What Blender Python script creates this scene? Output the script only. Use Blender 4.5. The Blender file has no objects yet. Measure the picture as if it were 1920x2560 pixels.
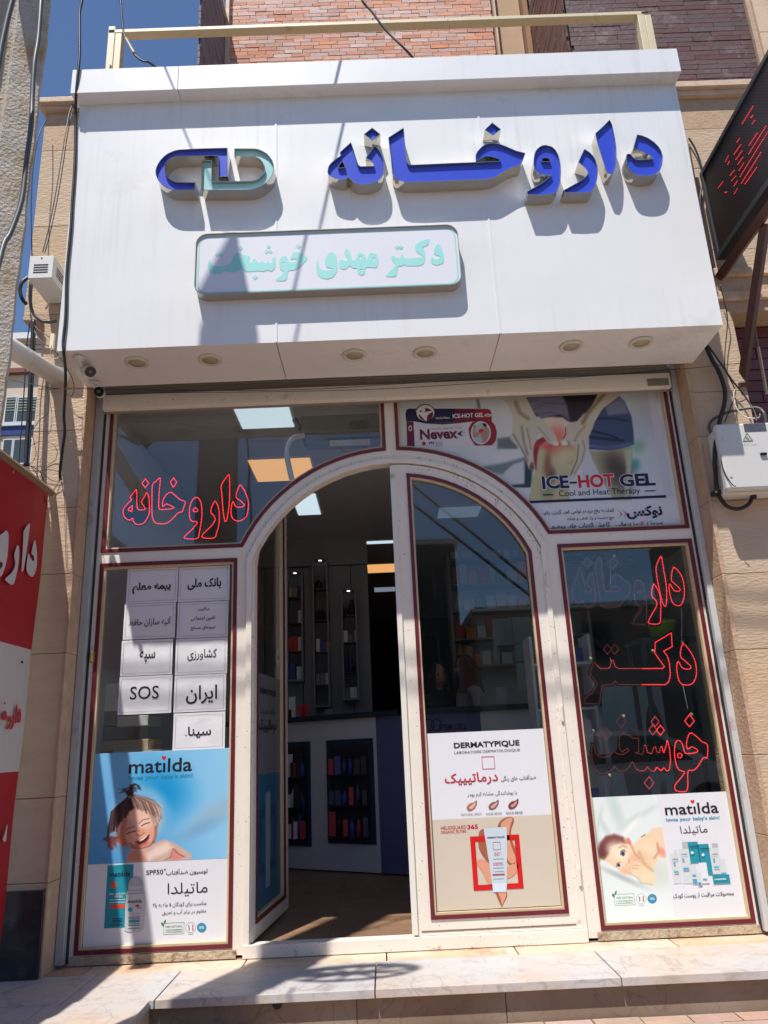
import bpy, bmesh, math, random, unicodedata
import numpy as np
from mathutils import Vector, Matrix
from mathutils.geometry import tessellate_polygon
random.seed(7)
rnd = random.random
SC = bpy.context.scene
COL = SC.collection

# ------------------------------------------------------------------ camera
PIT, ROL, YAW = 0.2987, 0.0452, -0.0112
CAM = Vector((1.588, -4.2357, 0.9256))
FPX, WPX, HPX = 1897.1, 1920.0, 2560.0
def rotm():
    cp, sp, cy, sy, cr, sr = math.cos(PIT), math.sin(PIT), math.cos(YAW), math.sin(YAW), math.cos(ROL), math.sin(ROL)
    return (Matrix(((cy, -sy, 0), (sy, cy, 0), (0, 0, 1))) @ Matrix(((1, 0, 0), (0, cp, -sp), (0, sp, cp)))
            @ Matrix(((cr, 0, sr), (0, 1, 0), (-sr, 0, cr))))
RM = rotm()
cd = bpy.data.cameras.new('camera')
cam = bpy.data.objects.new('camera', cd); COL.objects.link(cam)
right, fwd, up = RM.col[0], RM.col[1], RM.col[2]
cam.matrix_world = Matrix(((right.x, up.x, -fwd.x, CAM.x), (right.y, up.y, -fwd.y, CAM.y), (right.z, up.z, -fwd.z, CAM.z), (0, 0, 0, 1)))
cd.sensor_fit = 'HORIZONTAL'; cd.sensor_width = 36; cd.lens = 36 * FPX / WPX
cd.clip_start = 0.05; cd.clip_end = 3000
SC.camera = cam

# ------------------------------------------------------------------ light
SUND = Vector((0.45, 1.0, -2.35)).normalized()          # direction the light travels
w = bpy.data.worlds.new('World'); SC.world = w; w.use_nodes = True
nt = w.node_tree
bg = nt.nodes['Background']
sky = nt.nodes.new('ShaderNodeTexSky'); sky.sky_type = 'NISHITA'; sky.sun_disc = False
sky.sun_elevation = math.radians(65); sky.sun_rotation = math.radians(204)
sky.altitude = 1200; sky.air_density = 0.9; sky.dust_density = 0.3; sky.ozone_density = 5.0
nt.links.new(sky.outputs[0], bg.inputs[0]); bg.inputs[1].default_value = 0.115
sl = bpy.data.lights.new('sun', 'SUN'); sl.energy = 4.2; sl.angle = math.radians(0.53); sl.color = (1.0, 0.955, 0.89)
so = bpy.data.objects.new('sun', sl); COL.objects.link(so)
so.rotation_euler = SUND.to_track_quat('-Z', 'Y').to_euler(); so.location = (-3, -8, 16)
vs = SC.view_settings
vs.view_transform = 'Standard'; vs.look = 'None'; vs.gamma = 1; vs.use_curve_mapping = False; vs.exposure = 0.52
SC.cycles.blur_glossy = 0.2

# ------------------------------------------------------------------ measuring helpers (photo pixel -> point on a real plane)
def at(px, py, val, axis=1):
    d = RM @ Vector(((px - WPX / 2) / FPX, 1, -(py - HPX / 2) / FPX))
    return CAM + d * ((val - CAM[axis]) / d[axis])
CR = dict(
    Q1=(0, 0, 960, 1659), Q2=(960, 0, 960, 1659), Q3=(0, 640, 960, 1659), Q4=(960, 640, 960, 1659),
    Q5=(0, 1280, 960, 1659), Q6=(960, 1280, 960, 1659), Q7=(0, 1920, 960, 1659), Q8=(960, 1920, 960, 1659),
    A=(780, 280, 440, 1659), B=(1200, 280, 500, 1659), C=(370, 350, 350, 1659), D=(470, 550, 370, 1659), E=(800, 550, 380, 1659),
    F=(290, 1160, 360, 1659), G=(1400, 1360, 380, 1659), H=(1440, 1750, 360, 1659), I=(200, 1880, 400, 1659), J=(1040, 1820, 400, 1659),
    K=(1460, 1960, 440, 1659), L=(980, 960, 420, 1659), M=(1280, 960, 420, 1659), N=(620, 1340, 420, 1659), O=(1040, 1340, 360, 1531),
    U=(1720, 180, 200, 1164), V=(1720, 540, 200, 1053), W=(0, 560, 200, 1301), X=(0, 880, 300, 1508), Y=(0, 1120, 260, 1150),
    Z=(0, 1600, 260, 1150), AA=(1740, 1000, 180, 1327), AB=(1600, 840, 320, 1659), P=(0, 0, 1920, 1920), AC=(480, 0, 520, 1659), AD=(1240, 0, 680, 1659),
    AE=(0, 0, 300, 1106))
def q(c, u, v):
    x, y, wd, iw = CR[c]; s = wd / iw
    return (x + u * s, y + v * s)
def xz(c, pts, Y):
    out = []
    for u, v in pts:
        p = at(*q(c, u, v), Y); out.append((p.x, p.z))
    return out
def rect(c, u0, v0, u1, v1, Y):
    um, vm = (u0 + u1) / 2, (v0 + v1) / 2
    return (at(*q(c, u0, vm), Y).x, at(*q(c, u1, vm), Y).x, at(*q(c, um, v1), Y).z, at(*q(c, um, v0), Y).z)

# ------------------------------------------------------------------ materials
MATS = {}
def s2l(c):
    return tuple(((v / 255) / 12.92 if v / 255 <= 0.04045 else (((v / 255) + 0.055) / 1.055) ** 2.4) for v in c)
def mat(name, rgb, rough=0.5, metal=0.0, var=0.0, vscale=6.0, bump=0.0, bscale=40.0, stretch=(1, 1, 1), rand=0.0, stain=None, stscale=2.5, stamt=0.5,
        emit=None, es=0.0, spec=0.5, coat=0.0, speck=None, streak=None, wavy=0.0):
    if name in MATS: return MATS[name]
    m = bpy.data.materials.new(name); m.use_nodes = True; MATS[name] = m
    n, l = m.node_tree.nodes, m.node_tree.links
    b = n['Principled BSDF']
    base = (*s2l(rgb), 1)
    b.inputs['Roughness'].default_value = rough; b.inputs['Metallic'].default_value = metal
    b.inputs['Specular IOR Level'].default_value = spec
    if coat: b.inputs['Coat Weight'].default_value = coat; b.inputs['Coat Roughness'].default_value = 0.08
    b.inputs['Base Color'].default_value = base
    if emit: b.inputs['Emission Color'].default_value = (*emit, 1); b.inputs['Emission Strength'].default_value = es
    co = None
    if var or bump or stain or rand or speck or streak:
        tc = n.new('ShaderNodeNewGeometry'); mp = n.new('ShaderNodeMapping'); l.new(tc.outputs['Position'], mp.inputs[0])
        mp.inputs['Scale'].default_value = stretch; co = mp.outputs[0]
        src = None
        if var:
            no = n.new('ShaderNodeTexNoise'); no.inputs['Scale'].default_value = vscale; no.inputs['Detail'].default_value = 8; no.inputs['Roughness'].default_value = 0.65
            l.new(co, no.inputs['Vector'])
            mr = n.new('ShaderNodeMapRange'); mr.inputs[1].default_value = 0.3; mr.inputs[2].default_value = 0.7; mr.inputs[3].default_value = 1 - var; mr.inputs[4].default_value = 1 + var * 0.6
            l.new(no.outputs['Fac'], mr.inputs[0]); src = mr.outputs[0]
        if rand:
            oi = n.new('ShaderNodeObjectInfo'); mr2 = n.new('ShaderNodeMapRange'); mr2.inputs[3].default_value = 1 - rand; mr2.inputs[4].default_value = 1 + rand
            l.new(oi.outputs['Random'], mr2.inputs[0])
            if src:
                mm = n.new('ShaderNodeMath'); mm.operation = 'MULTIPLY'; l.new(src, mm.inputs[0]); l.new(mr2.outputs[0], mm.inputs[1]); src = mm.outputs[0]
            else: src = mr2.outputs[0]
        cur = None
        if src:
            hv = n.new('ShaderNodeHueSaturation'); hv.inputs['Color'].default_value = base; l.new(src, hv.inputs['Value']); cur = hv.outputs[0]
            if rand:
                oi2 = n.new('ShaderNodeObjectInfo'); m3 = n.new('ShaderNodeMapRange'); m3.inputs[3].default_value = 1 + 2.0 * rand; m3.inputs[4].default_value = 1 - 2.0 * rand
                mu = n.new('ShaderNodeMath'); mu.operation = 'FRACT'; m4 = n.new('ShaderNodeMath'); m4.operation = 'MULTIPLY'; m4.inputs[1].default_value = 7.31
                l.new(oi2.outputs['Random'], m4.inputs[0]); l.new(m4.outputs[0], mu.inputs[0]); l.new(mu.outputs[0], m3.inputs[0]); l.new(m3.outputs[0], hv.inputs['Saturation'])
        if stain:
            n2 = n.new('ShaderNodeTexNoise'); n2.inputs['Scale'].default_value = stscale; n2.inputs['Detail'].default_value = 10; n2.inputs['Roughness'].default_value = 0.7
            l.new(co, n2.inputs['Vector'])
            cr = n.new('ShaderNodeMapRange'); cr.inputs[1].default_value = 0.62 - 0.25 * stamt; cr.inputs[2].default_value = 0.78 - 0.2 * stamt; cr.clamp = True
            l.new(n2.outputs['Fac'], cr.inputs[0])
            mx = n.new('ShaderNodeMix'); mx.data_type = 'RGBA'; l.new(cr.outputs[0], mx.inputs[0])
            if cur: l.new(cur, mx.inputs[6])
            else: mx.inputs[6].default_value = base
            mx.inputs[7].default_value = (*s2l(stain), 1); cur = mx.outputs[2]
        if speck:
            vo = n.new('ShaderNodeTexNoise'); vo.inputs['Scale'].default_value = 90; vo.inputs['Detail'].default_value = 2
            l.new(co, vo.inputs['Vector'])
            c2 = n.new('ShaderNodeMapRange'); c2.inputs[1].default_value = 0.70; c2.inputs[2].default_value = 0.74; l.new(vo.outputs['Fac'], c2.inputs[0])
            mx = n.new('ShaderNodeMix'); mx.data_type = 'RGBA'; l.new(c2.outputs[0], mx.inputs[0])
            if cur: l.new(cur, mx.inputs[6])
            else: mx.inputs[6].default_value = base
            mx.inputs[7].default_value = (*s2l(speck), 1); cur = mx.outputs[2]
        if streak:
            m5 = n.new('ShaderNodeMapping'); m5.inputs['Scale'].default_value = (26, 26, 0.7); l.new(tc.outputs['Position'], m5.inputs[0])
            s1 = n.new('ShaderNodeTexNoise'); s1.inputs['Scale'].default_value = 1.0; s1.inputs['Detail'].default_value = 6; l.new(m5.outputs[0], s1.inputs['Vector'])
            s2 = n.new('ShaderNodeTexNoise'); s2.inputs['Scale'].default_value = 1.3; s2.inputs['Detail'].default_value = 3; l.new(tc.outputs['Position'], s2.inputs['Vector'])
            r1 = n.new('ShaderNodeMapRange'); r1.inputs[1].default_value = 0.5; r1.inputs[2].default_value = 0.75; r1.inputs[4].default_value = 0.26; l.new(s1.outputs['Fac'], r1.inputs[0])
            r2 = n.new('ShaderNodeMapRange'); r2.inputs[1].default_value = 0.42; r2.inputs[2].default_value = 0.66; l.new(s2.outputs['Fac'], r2.inputs[0])
            mm = n.new('ShaderNodeMath'); mm.operation = 'MULTIPLY'; l.new(r1.outputs[0], mm.inputs[0]); l.new(r2.outputs[0], mm.inputs[1])
            mx = n.new('ShaderNodeMix'); mx.data_type = 'RGBA'; l.new(mm.outputs[0], mx.inputs[0])
            if cur: l.new(cur, mx.inputs[6])
            else: mx.inputs[6].default_value = base
            mx.inputs[7].default_value = (*s2l(streak), 1); cur = mx.outputs[2]
        if wavy:
            nb = n.new('ShaderNodeTexNoise'); nb.inputs['Scale'].default_value = 1.7; nb.inputs['Detail'].default_value = 1; l.new(tc.outputs['Position'], nb.inputs['Vector'])
            bp = n.new('ShaderNodeBump'); bp.inputs['Strength'].default_value = wavy; bp.inputs['Distance'].default_value = 0.05
            l.new(nb.outputs['Fac'], bp.inputs['Height']); l.new(bp.outputs[0], b.inputs['Normal'])
        if cur: l.new(cur, b.inputs['Base Color'])
        if bump:
            nb = n.new('ShaderNodeTexNoise'); nb.inputs['Scale'].default_value = bscale; nb.inputs['Detail'].default_value = 5
            l.new(co, nb.inputs['Vector'])
            bp = n.new('ShaderNodeBump'); bp.inputs['Strength'].default_value = bump; bp.inputs['Distance'].default_value = 0.02
            l.new(nb.outputs['Fac'], bp.inputs['Height']); l.new(bp.outputs[0], b.inputs['Normal'])
    return m
def glass_mat(name='window_glass', tint=0.95):
    m = bpy.data.materials.new(name); m.use_nodes = True; n, l = m.node_tree.nodes, m.node_tree.links
    n.clear(); out = n.new('ShaderNodeOutputMaterial'); tr = n.new('ShaderNodeBsdfTransparent'); gl = n.new('ShaderNodeBsdfGlossy')
    tr.inputs[0].default_value = (tint * 0.97, tint, tint * 0.985, 1); gl.inputs['Roughness'].default_value = 0.0; gl.inputs[0].default_value = (1, 1, 1, 1)
    geo = n.new('ShaderNodeNewGeometry'); mr = n.new('ShaderNodeMapRange'); mr.inputs[3].default_value = 1.55; mr.inputs[4].default_value = 1 / 1.55
    l.new(geo.outputs['Backfacing'], mr.inputs[0]); fr = n.new('ShaderNodeFresnel'); l.new(mr.outputs[0], fr.inputs['IOR'])
    no = n.new('ShaderNodeTexNoise'); no.inputs['Scale'].default_value = 1.6; no.inputs['Detail'].default_value = 1
    bp = n.new('ShaderNodeBump'); bp.inputs['Strength'].default_value = 0.02; bp.inputs['Distance'].default_value = 0.03
    l.new(geo.outputs['Position'], no.inputs['Vector']); l.new(no.outputs['Fac'], bp.inputs['Height']); l.new(bp.outputs[0], gl.inputs['Normal'])
    mx = n.new('ShaderNodeMixShader'); l.new(fr.outputs[0], mx.inputs[0]); l.new(tr.outputs[0], mx.inputs[1]); l.new(gl.outputs[0], mx.inputs[2]); l.new(mx.outputs[0], out.inputs[0])
    MATS[name] = m; return m
def marble_mat(name, base, warm, vein, rough=0.3):
    m = bpy.data.materials.new(name); m.use_nodes = True; n, l = m.node_tree.nodes, m.node_tree.links; b = n['Principled BSDF']
    b.inputs['Roughness'].default_value = rough
    g = n.new('ShaderNodeNewGeometry'); oi = n.new('ShaderNodeObjectInfo')
    vm = n.new('ShaderNodeVectorMath'); vm.operation = 'MULTIPLY_ADD'; vm.inputs[1].default_value = (1, 1, 1)
    sc = n.new('ShaderNodeVectorMath'); sc.operation = 'SCALE'; sc.inputs[0].default_value = (31, 17, 23); l.new(oi.outputs['Random'], sc.inputs['Scale'])
    l.new(g.outputs['Position'], vm.inputs[0]); l.new(sc.outputs[0], vm.inputs[2])
    def ridge(scale, dist, w0):
        no = n.new('ShaderNodeTexNoise'); no.inputs['Scale'].default_value = scale; no.inputs['Detail'].default_value = 4; no.inputs['Distortion'].default_value = dist
        l.new(vm.outputs[0], no.inputs['Vector'])
        a = n.new('ShaderNodeMath'); a.operation = 'SUBTRACT'; a.inputs[1].default_value = 0.5; l.new(no.outputs['Fac'], a.inputs[0])
        c = n.new('ShaderNodeMath'); c.operation = 'ABSOLUTE'; l.new(a.outputs[0], c.inputs[0])
        r = n.new('ShaderNodeMapRange'); r.inputs[1].default_value = 0; r.inputs[2].default_value = w0; r.inputs[3].default_value = 1; r.inputs[4].default_value = 0; l.new(c.outputs[0], r.inputs[0])
        return r.outputs[0]
    v1, v2 = ridge(1.7, 1.2, 0.012), ridge(6, 0.8, 0.02)
    wn = n.new('ShaderNodeTexNoise'); wn.inputs['Scale'].default_value = 2.2; wn.inputs['Detail'].default_value = 6; l.new(vm.outputs[0], wn.inputs['Vector'])
    wr = n.new('ShaderNodeMapRange'); wr.inputs[1].default_value = 0.42; wr.inputs[2].default_value = 0.68; l.new(wn.outputs['Fac'], wr.inputs[0])
    m1 = n.new('ShaderNodeMix'); m1.data_type = 'RGBA'; m1.inputs[6].default_value = (*s2l(base), 1); m1.inputs[7].default_value = (*s2l(warm), 1); l.new(wr.outputs[0], m1.inputs[0])
    f1 = n.new('ShaderNodeMath'); f1.operation = 'MULTIPLY'; f1.inputs[1].default_value = 0.4; l.new(v1, f1.inputs[0])
    m2 = n.new('ShaderNodeMix'); m2.data_type = 'RGBA'; l.new(f1.outputs[0], m2.inputs[0]); l.new(m1.outputs[2], m2.inputs[6]); m2.inputs[7].default_value = (*s2l(vein), 1)
    f2 = n.new('ShaderNodeMath'); f2.operation = 'MULTIPLY'; f2.inputs[1].default_value = 0.22; l.new(v2, f2.inputs[0])
    m3 = n.new('ShaderNodeMix'); m3.data_type = 'RGBA'; l.new(f2.outputs[0], m3.inputs[0]); l.new(m2.outputs[2], m3.inputs[6]); m3.inputs[7].default_value = (*s2l(vein), 1)
    # trodden dirt
    dn = n.new('ShaderNodeTexNoise'); dn.inputs['Scale'].default_value = 9; dn.inputs['Detail'].default_value = 12; dn.inputs['Roughness'].default_value = 0.75; l.new(g.outputs['Position'], dn.inputs['Vector'])
    dr = n.new('ShaderNodeMapRange'); dr.inputs[1].default_value = 0.50; dr.inputs[2].default_value = 0.78; dr.inputs[4].default_value = 0.5; l.new(dn.outputs['Fac'], dr.inputs[0])
    m4 = n.new('ShaderNodeMix'); m4.data_type = 'RGBA'; l.new(dr.outputs[0], m4.inputs[0]); l.new(m3.outputs[2], m4.inputs[6]); m4.inputs[7].default_value = (*s2l((120, 100, 84)), 1)
    l.new(m4.outputs[2], b.inputs['Base Color'])
    rr = n.new('ShaderNodeMapRange'); rr.inputs[3].default_value = rough; rr.inputs[4].default_value = min(1, rough + 0.4); l.new(dn.outputs['Fac'], rr.inputs[0]); l.new(rr.outputs[0], b.inputs['Roughness'])
    MATS[name] = m; return m
def print_mat():
    m = bpy.data.materials.new('printed_picture'); m.use_nodes = True; n, l = m.node_tree.nodes, m.node_tree.links; b = n['Principled BSDF']
    a = n.new('ShaderNodeVertexColor'); a.layer_name = 'print'; l.new(a.outputs[0], b.inputs['Base Color']); b.inputs['Roughness'].default_value = 0.42
    MATS['print'] = m; return m
GLASS = glass_mat(); PRINT = print_mat()

# ------------------------------------------------------------------ object helpers
def link(o, parent=None):
    COL.objects.link(o)
    if parent is not None: o.parent = parent
    return o
def thing(name, label, cat, loc=(0, 0, 0), group=None, kind=None):
    o = bpy.data.objects.new(name, None); o.empty_display_size = 0.1; COL.objects.link(o); o.location = loc
    tag(o, label, cat, group, kind); return o
def tag(o, label=None, cat=None, group=None, kind=None):
    if label: o['label'] = label
    if cat: o['category'] = cat
    if group: o['group'] = group
    if kind: o['kind'] = kind
    return o
def mk(name, verts, faces, m, parent=None, smooth=False):
    me = bpy.data.meshes.new(name); me.from_pydata([tuple(v) for v in verts], [], faces)
    if m: me.materials.append(m)
    if smooth: me.polygons.foreach_set('use_smooth', [True] * len(me.polygons))
    me.update()
    o = bpy.data.objects.new(name, me); link(o, parent)
    if parent is not None and parent.location.length > 0 and 'world' not in parent: o.matrix_parent_inverse = Matrix.Translation(-parent.location)
    return o
def bm_obj(name, bm, m, parent=None, smooth=False):
    me = bpy.data.meshes.new(name); bm.to_mesh(me); bm.free()
    if m: me.materials.append(m)
    if smooth: me.polygons.foreach_set('use_smooth', [True] * len(me.polygons))
    o = bpy.data.objects.new(name, me); link(o, parent)
    if parent is not None and parent.location.length > 0: o.matrix_parent_inverse = Matrix.Translation(-parent.location)
    return o
def boxv(x0, x1, y0, y1, z0, z1):
    v = [(x0, y0, z0), (x1, y0, z0), (x1, y1, z0), (x0, y1, z0), (x0, y0, z1), (x1, y0, z1), (x1, y1, z1), (x0, y1, z1)]
    f = [(0, 3, 2, 1), (4, 5, 6, 7), (0, 1, 5, 4), (1, 2, 6, 5), (2, 3, 7, 6), (3, 0, 4, 7)]
    return v, f
def box(name, x0, x1, y0, y1, z0, z1, m, parent=None, bev=0.0):
    v, f = boxv(x0, x1, y0, y1, z0, z1)
    if bev:
        bm = bmesh.new(); vs_ = [bm.verts.new(p) for p in v]
        for a in f: bm.faces.new([vs_[i] for i in a])
        bmesh.ops.bevel(bm, geom=bm.edges[:] , offset=bev, segments=2, affect='EDGES', profile=0.5)
        return bm_obj(name, bm, m, parent)
    return mk(name, v, f, m, parent)
def merge(parts):
    V, F = [], []
    for v, f in parts:
        o = len(V); V += v; F += [tuple(i + o for i in a) for a in f]
    return V, F
def area2(p): return sum(p[i][0] * p[(i + 1) % len(p)][1] - p[(i + 1) % len(p)][0] * p[i][1] for i in range(len(p)))
def prism(name, loops, y0, y1, m, parent=None, axis='y', sides_only=False, back=True, m2=None):
    """loops: outline (+ holes) in (a,b); extruded along y (a=x,b=z) or x (a=y,b=z)."""
    loops = [l if isinstance(l[0], tuple) else l for l in loops]
    L = []
    for i, lp in enumerate(loops):
        lp = list(lp)
        if (area2(lp) > 0) != (i == 0): lp.reverse()
        L.append(lp)
    V, F = [], []
    P3 = (lambda a, b, y: (a, y, b)) if axis == 'y' else ((lambda a, b, y: (y, a, b)) if axis == 'x' else (lambda a, b, y: (a, b, y)))
    allp = [p for lp in L for p in lp]
    n = len(allp)
    V = [P3(a, b, y0) for a, b in allp] + [P3(a, b, y1) for a, b in allp]
    if not sides_only:
        tris = tessellate_polygon([[Vector((a, b, 0)) for a, b in lp] for lp in L])
        for t in tris:
            t = list(t)
            a, b, c = [allp[i] for i in t]
            if (b[0] - a[0]) * (c[1] - a[1]) - (b[1] - a[1]) * (c[0] - a[0]) < 0: t.reverse()
            F.append(tuple(t))
            if back: F.append(tuple(i + n for i in reversed(t)))
    o = 0
    for lp in L:
        k = len(lp)
        for i in range(k):
            j = (i + 1) % k
            F.append((o + i, o + i + n, o + j + n, o + j))
        o += k
    ob = mk(name, V, F, m, parent)
    if axis == 'x':
        pass
    return ob
def catmull(pts, sub=6, closed=False):
    pts = [Vector(p) for p in pts]; n = len(pts)
    if n < 3: return pts
    out = []
    rng = range(n) if closed else range(n - 1)
    for i in rng:
        if closed: p0, p1, p2, p3 = pts[(i - 1) % n], pts[i], pts[(i + 1) % n], pts[(i + 2) % n]
        else: p0, p1, p2, p3 = pts[max(i - 1, 0)], pts[i], pts[i + 1], pts[min(i + 2, n - 1)]
        for k in range(sub):
            t = k / sub
            out.append(0.5 * ((2 * p1) + (-p0 + p2) * t + (2 * p0 - 5 * p1 + 4 * p2 - p3) * t * t + (-p0 + 3 * p1 - 3 * p2 + p3) * t ** 3))
    if not closed: out.append(pts[-1])
    return out
def tubev(path, r, seg=8, closed=False, caps=True, r2=None):
    path = [Vector(p) for p in path]; n = len(path); V, F = [], []
    up_ = Vector((0.13, 0.31, 0.94)).normalized(); prev = None
    for i, p in enumerate(path):
        t = (path[min(i + 1, n - 1)] - path[max(i - 1, 0)])
        if t.length < 1e-9: t = Vector((0, 0, 1))
        t.normalize()
        if prev is None:
            a = t.cross(up_)
            if a.length < 1e-3: a = t.cross(Vector((1, 0, 0)))
        else: a = prev - t * prev.dot(t)
        a.normalize(); prev = a; b = t.cross(a)
        rr = r if r2 is None else r + (r2 - r) * i / max(n - 1, 1)
        for k in range(seg):
            an = 2 * math.pi * k / seg
            V.append(tuple(p + (a * math.cos(an) + b * math.sin(an)) * rr))
    for i in range(n - 1):
        for k in range(seg):
            k2 = (k + 1) % seg
            F.append((i * seg + k, i * seg + k2, (i + 1) * seg + k2, (i + 1) * seg + k))
    if caps:
        F.append(tuple(reversed(range(seg)))); F.append(tuple(range((n - 1) * seg, n * seg)))
    return V, F
def tube(name, pts, r, m, parent=None, smooth=True, sub=6, seg=8, r2=None):
    path = catmull(pts, sub) if smooth else [Vector(p) for p in pts]
    V, F = tubev(path, r, seg, r2=r2)
    return mk(name, V, F, m, parent, smooth=seg > 4)
def lathe(name, prof, centre, m, parent=None, seg=16, axis='z'):
    V, F = [], []
    for r, z in prof:
        for k in range(seg):
            a = 2 * math.pi * k / seg
            if axis == 'z': V.append((centre[0] + r * math.cos(a), centre[1] + r * math.sin(a), centre[2] + z))
            else: V.append((centre[0] + r * math.cos(a), centre[1] + z, centre[2] + r * math.sin(a)))
    n = len(prof)
    for i in range(n - 1):
        for k in range(seg):
            k2 = (k + 1) % seg; F.append((i * seg + k, i * seg + k2, (i + 1) * seg + k2, (i + 1) * seg + k))
    F.append(tuple(reversed(range(seg)))); F.append(tuple(range((n - 1) * seg, n * seg)))
    return mk(name, V, F, m, parent, smooth=True)

# ------------------------------------------------------------------ lettering
FORMS = {}
for cp in list(range(0xFB50, 0xFC00)) + list(range(0xFE80, 0xFEFD)):
    d = unicodedata.decomposition(chr(cp)).split()
    if len(d) in (2, 3) and d[0] in ('<isolated>', '<initial>', '<medial>', '<final>'):
        FORMS.setdefault(tuple(int(x, 16) for x in d[1:]), {})[d[0]] = chr(cp)
def shape(s):
    """join Persian letters and put the line in left-to-right drawing order"""
    ch = []
    i = 0
    while i < len(s):
        if s[i] == '\u0644' and i + 1 < len(s) and s[i + 1] in '\u0627\u0622': ch.append((0x644, ord(s[i + 1]))); i += 2; continue
        ch.append((ord(s[i]),)); i += 1
    def f(c): return FORMS.get(c, {})
    out = []
    for k, c in enumerate(ch):
        fm = f(c)
        if not fm or len(fm) < 2: out.append(''.join(chr(x) for x in c)); continue
        prevj = k > 0 and '<initial>' in f(ch[k - 1]); nextj = '<initial>' in fm and k + 1 < len(ch) and len(f(ch[k + 1])) >= 2
        key = '<medial>' if prevj and nextj else '<initial>' if nextj else '<final>' if prevj else '<isolated>'
        out.append(fm.get(key) or fm.get('<isolated>') or chr(c[0]))
    res, run = [], ''
    for o in out:
        if len(o) == 1 and ord(o) < 0x100 and (o.isalnum() or o in '+%'): run += o
        else:
            if run: res.append(run); run = ''
            res.append(o)
    if run: res.append(run)
    return ''.join(reversed(res))
TCACHE = {}
def text_mesh(s, bold=0.0, rtl=False):
    key = (s, bold)
    if key in TCACHE: return TCACHE[key]
    c = bpy.data.curves.new('t', 'FONT'); c.body = shape(s) if rtl else s; c.offset = bold; c.resolution_u = 3
    o = bpy.data.objects.new('t', c); COL.objects.link(o)
    dg = bpy.context.evaluated_depsgraph_get(); me = o.evaluated_get(dg).to_mesh()
    V = [tuple(v.co) for v in me.vertices]; F = [tuple(p.vertices) for p in me.polygons]
    bpy.data.objects.remove(o); bpy.data.curves.remove(c)
    TCACHE[key] = (V, F); return V, F
def text(s, r, Y, m, parent, bold=0.0, rtl=None, name='lettering', slant=0.0, axis='y'):
    if rtl is None: rtl = any('\u0600' <= ch <= '\u06ff' for ch in s)
    V, F = text_mesh(s, bold, rtl)
    xs = [v[0] for v in V]; ys = [v[1] for v in V]
    x0, x1, y0, y1 = min(xs), max(xs), min(ys), max(ys)
    X0, X1, Z0, Z1 = r
    VV = []
    for v in V:
        a = (v[0] - x0) / (x1 - x0); b = (v[1] - y0) / (y1 - y0)
        VV.append((X0 + a * (X1 - X0) + slant * b * (Z1 - Z0), Y, Z0 + b * (Z1 - Z0)))
    return mk(name, VV, F, m, parent)
def flat(name, pts, Y, m, parent):
    """flat printed shape facing the street"""
    pts = list(pts)
    if area2(pts) < 0: pts.reverse()
    tris = tessellate_polygon([[Vector((a, b, 0)) for a, b in pts]]); F = []
    for t in tris:
        t = list(t); a, b, c = [pts[i] for i in t]
        if (b[0] - a[0]) * (c[1] - a[1]) - (b[1] - a[1]) * (c[0] - a[0]) < 0: t.reverse()
        F.append(tuple(t))
    return mk(name, [(a, Y, b) for a, b in pts], F, m, parent)
def rpts(r): return [(r[0], r[2]), (r[1], r[2]), (r[1], r[3]), (r[0], r[3])]
def ringflat(name, r, t, Y, m, parent):
    o = [(r[0], r[2]), (r[1], r[2]), (r[1], r[3]), (r[0], r[3])]; i = [(r[0] + t, r[2] + t), (r[1] - t, r[2] + t), (r[1] - t, r[3] - t), (r[0] + t, r[3] - t)]
    V = [(a, Y, b) for a, b in o + i]; F = [(k, (k + 1) % 4, 4 + (k + 1) % 4, 4 + k) for k in range(4)]
    return mk(name, V, F, m, parent)
def dia(cx, cy, r, k=1.25): return [(cx, cy - r * k), (cx + r, cy), (cx, cy + r * k), (cx - r, cy)]
def circ(cx, cy, r, ry=None, n=14): return [(cx + r * math.cos(2 * math.pi * i / n), cy + (ry or r) * math.sin(2 * math.pi * i / n)) for i in range(n)]

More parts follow.
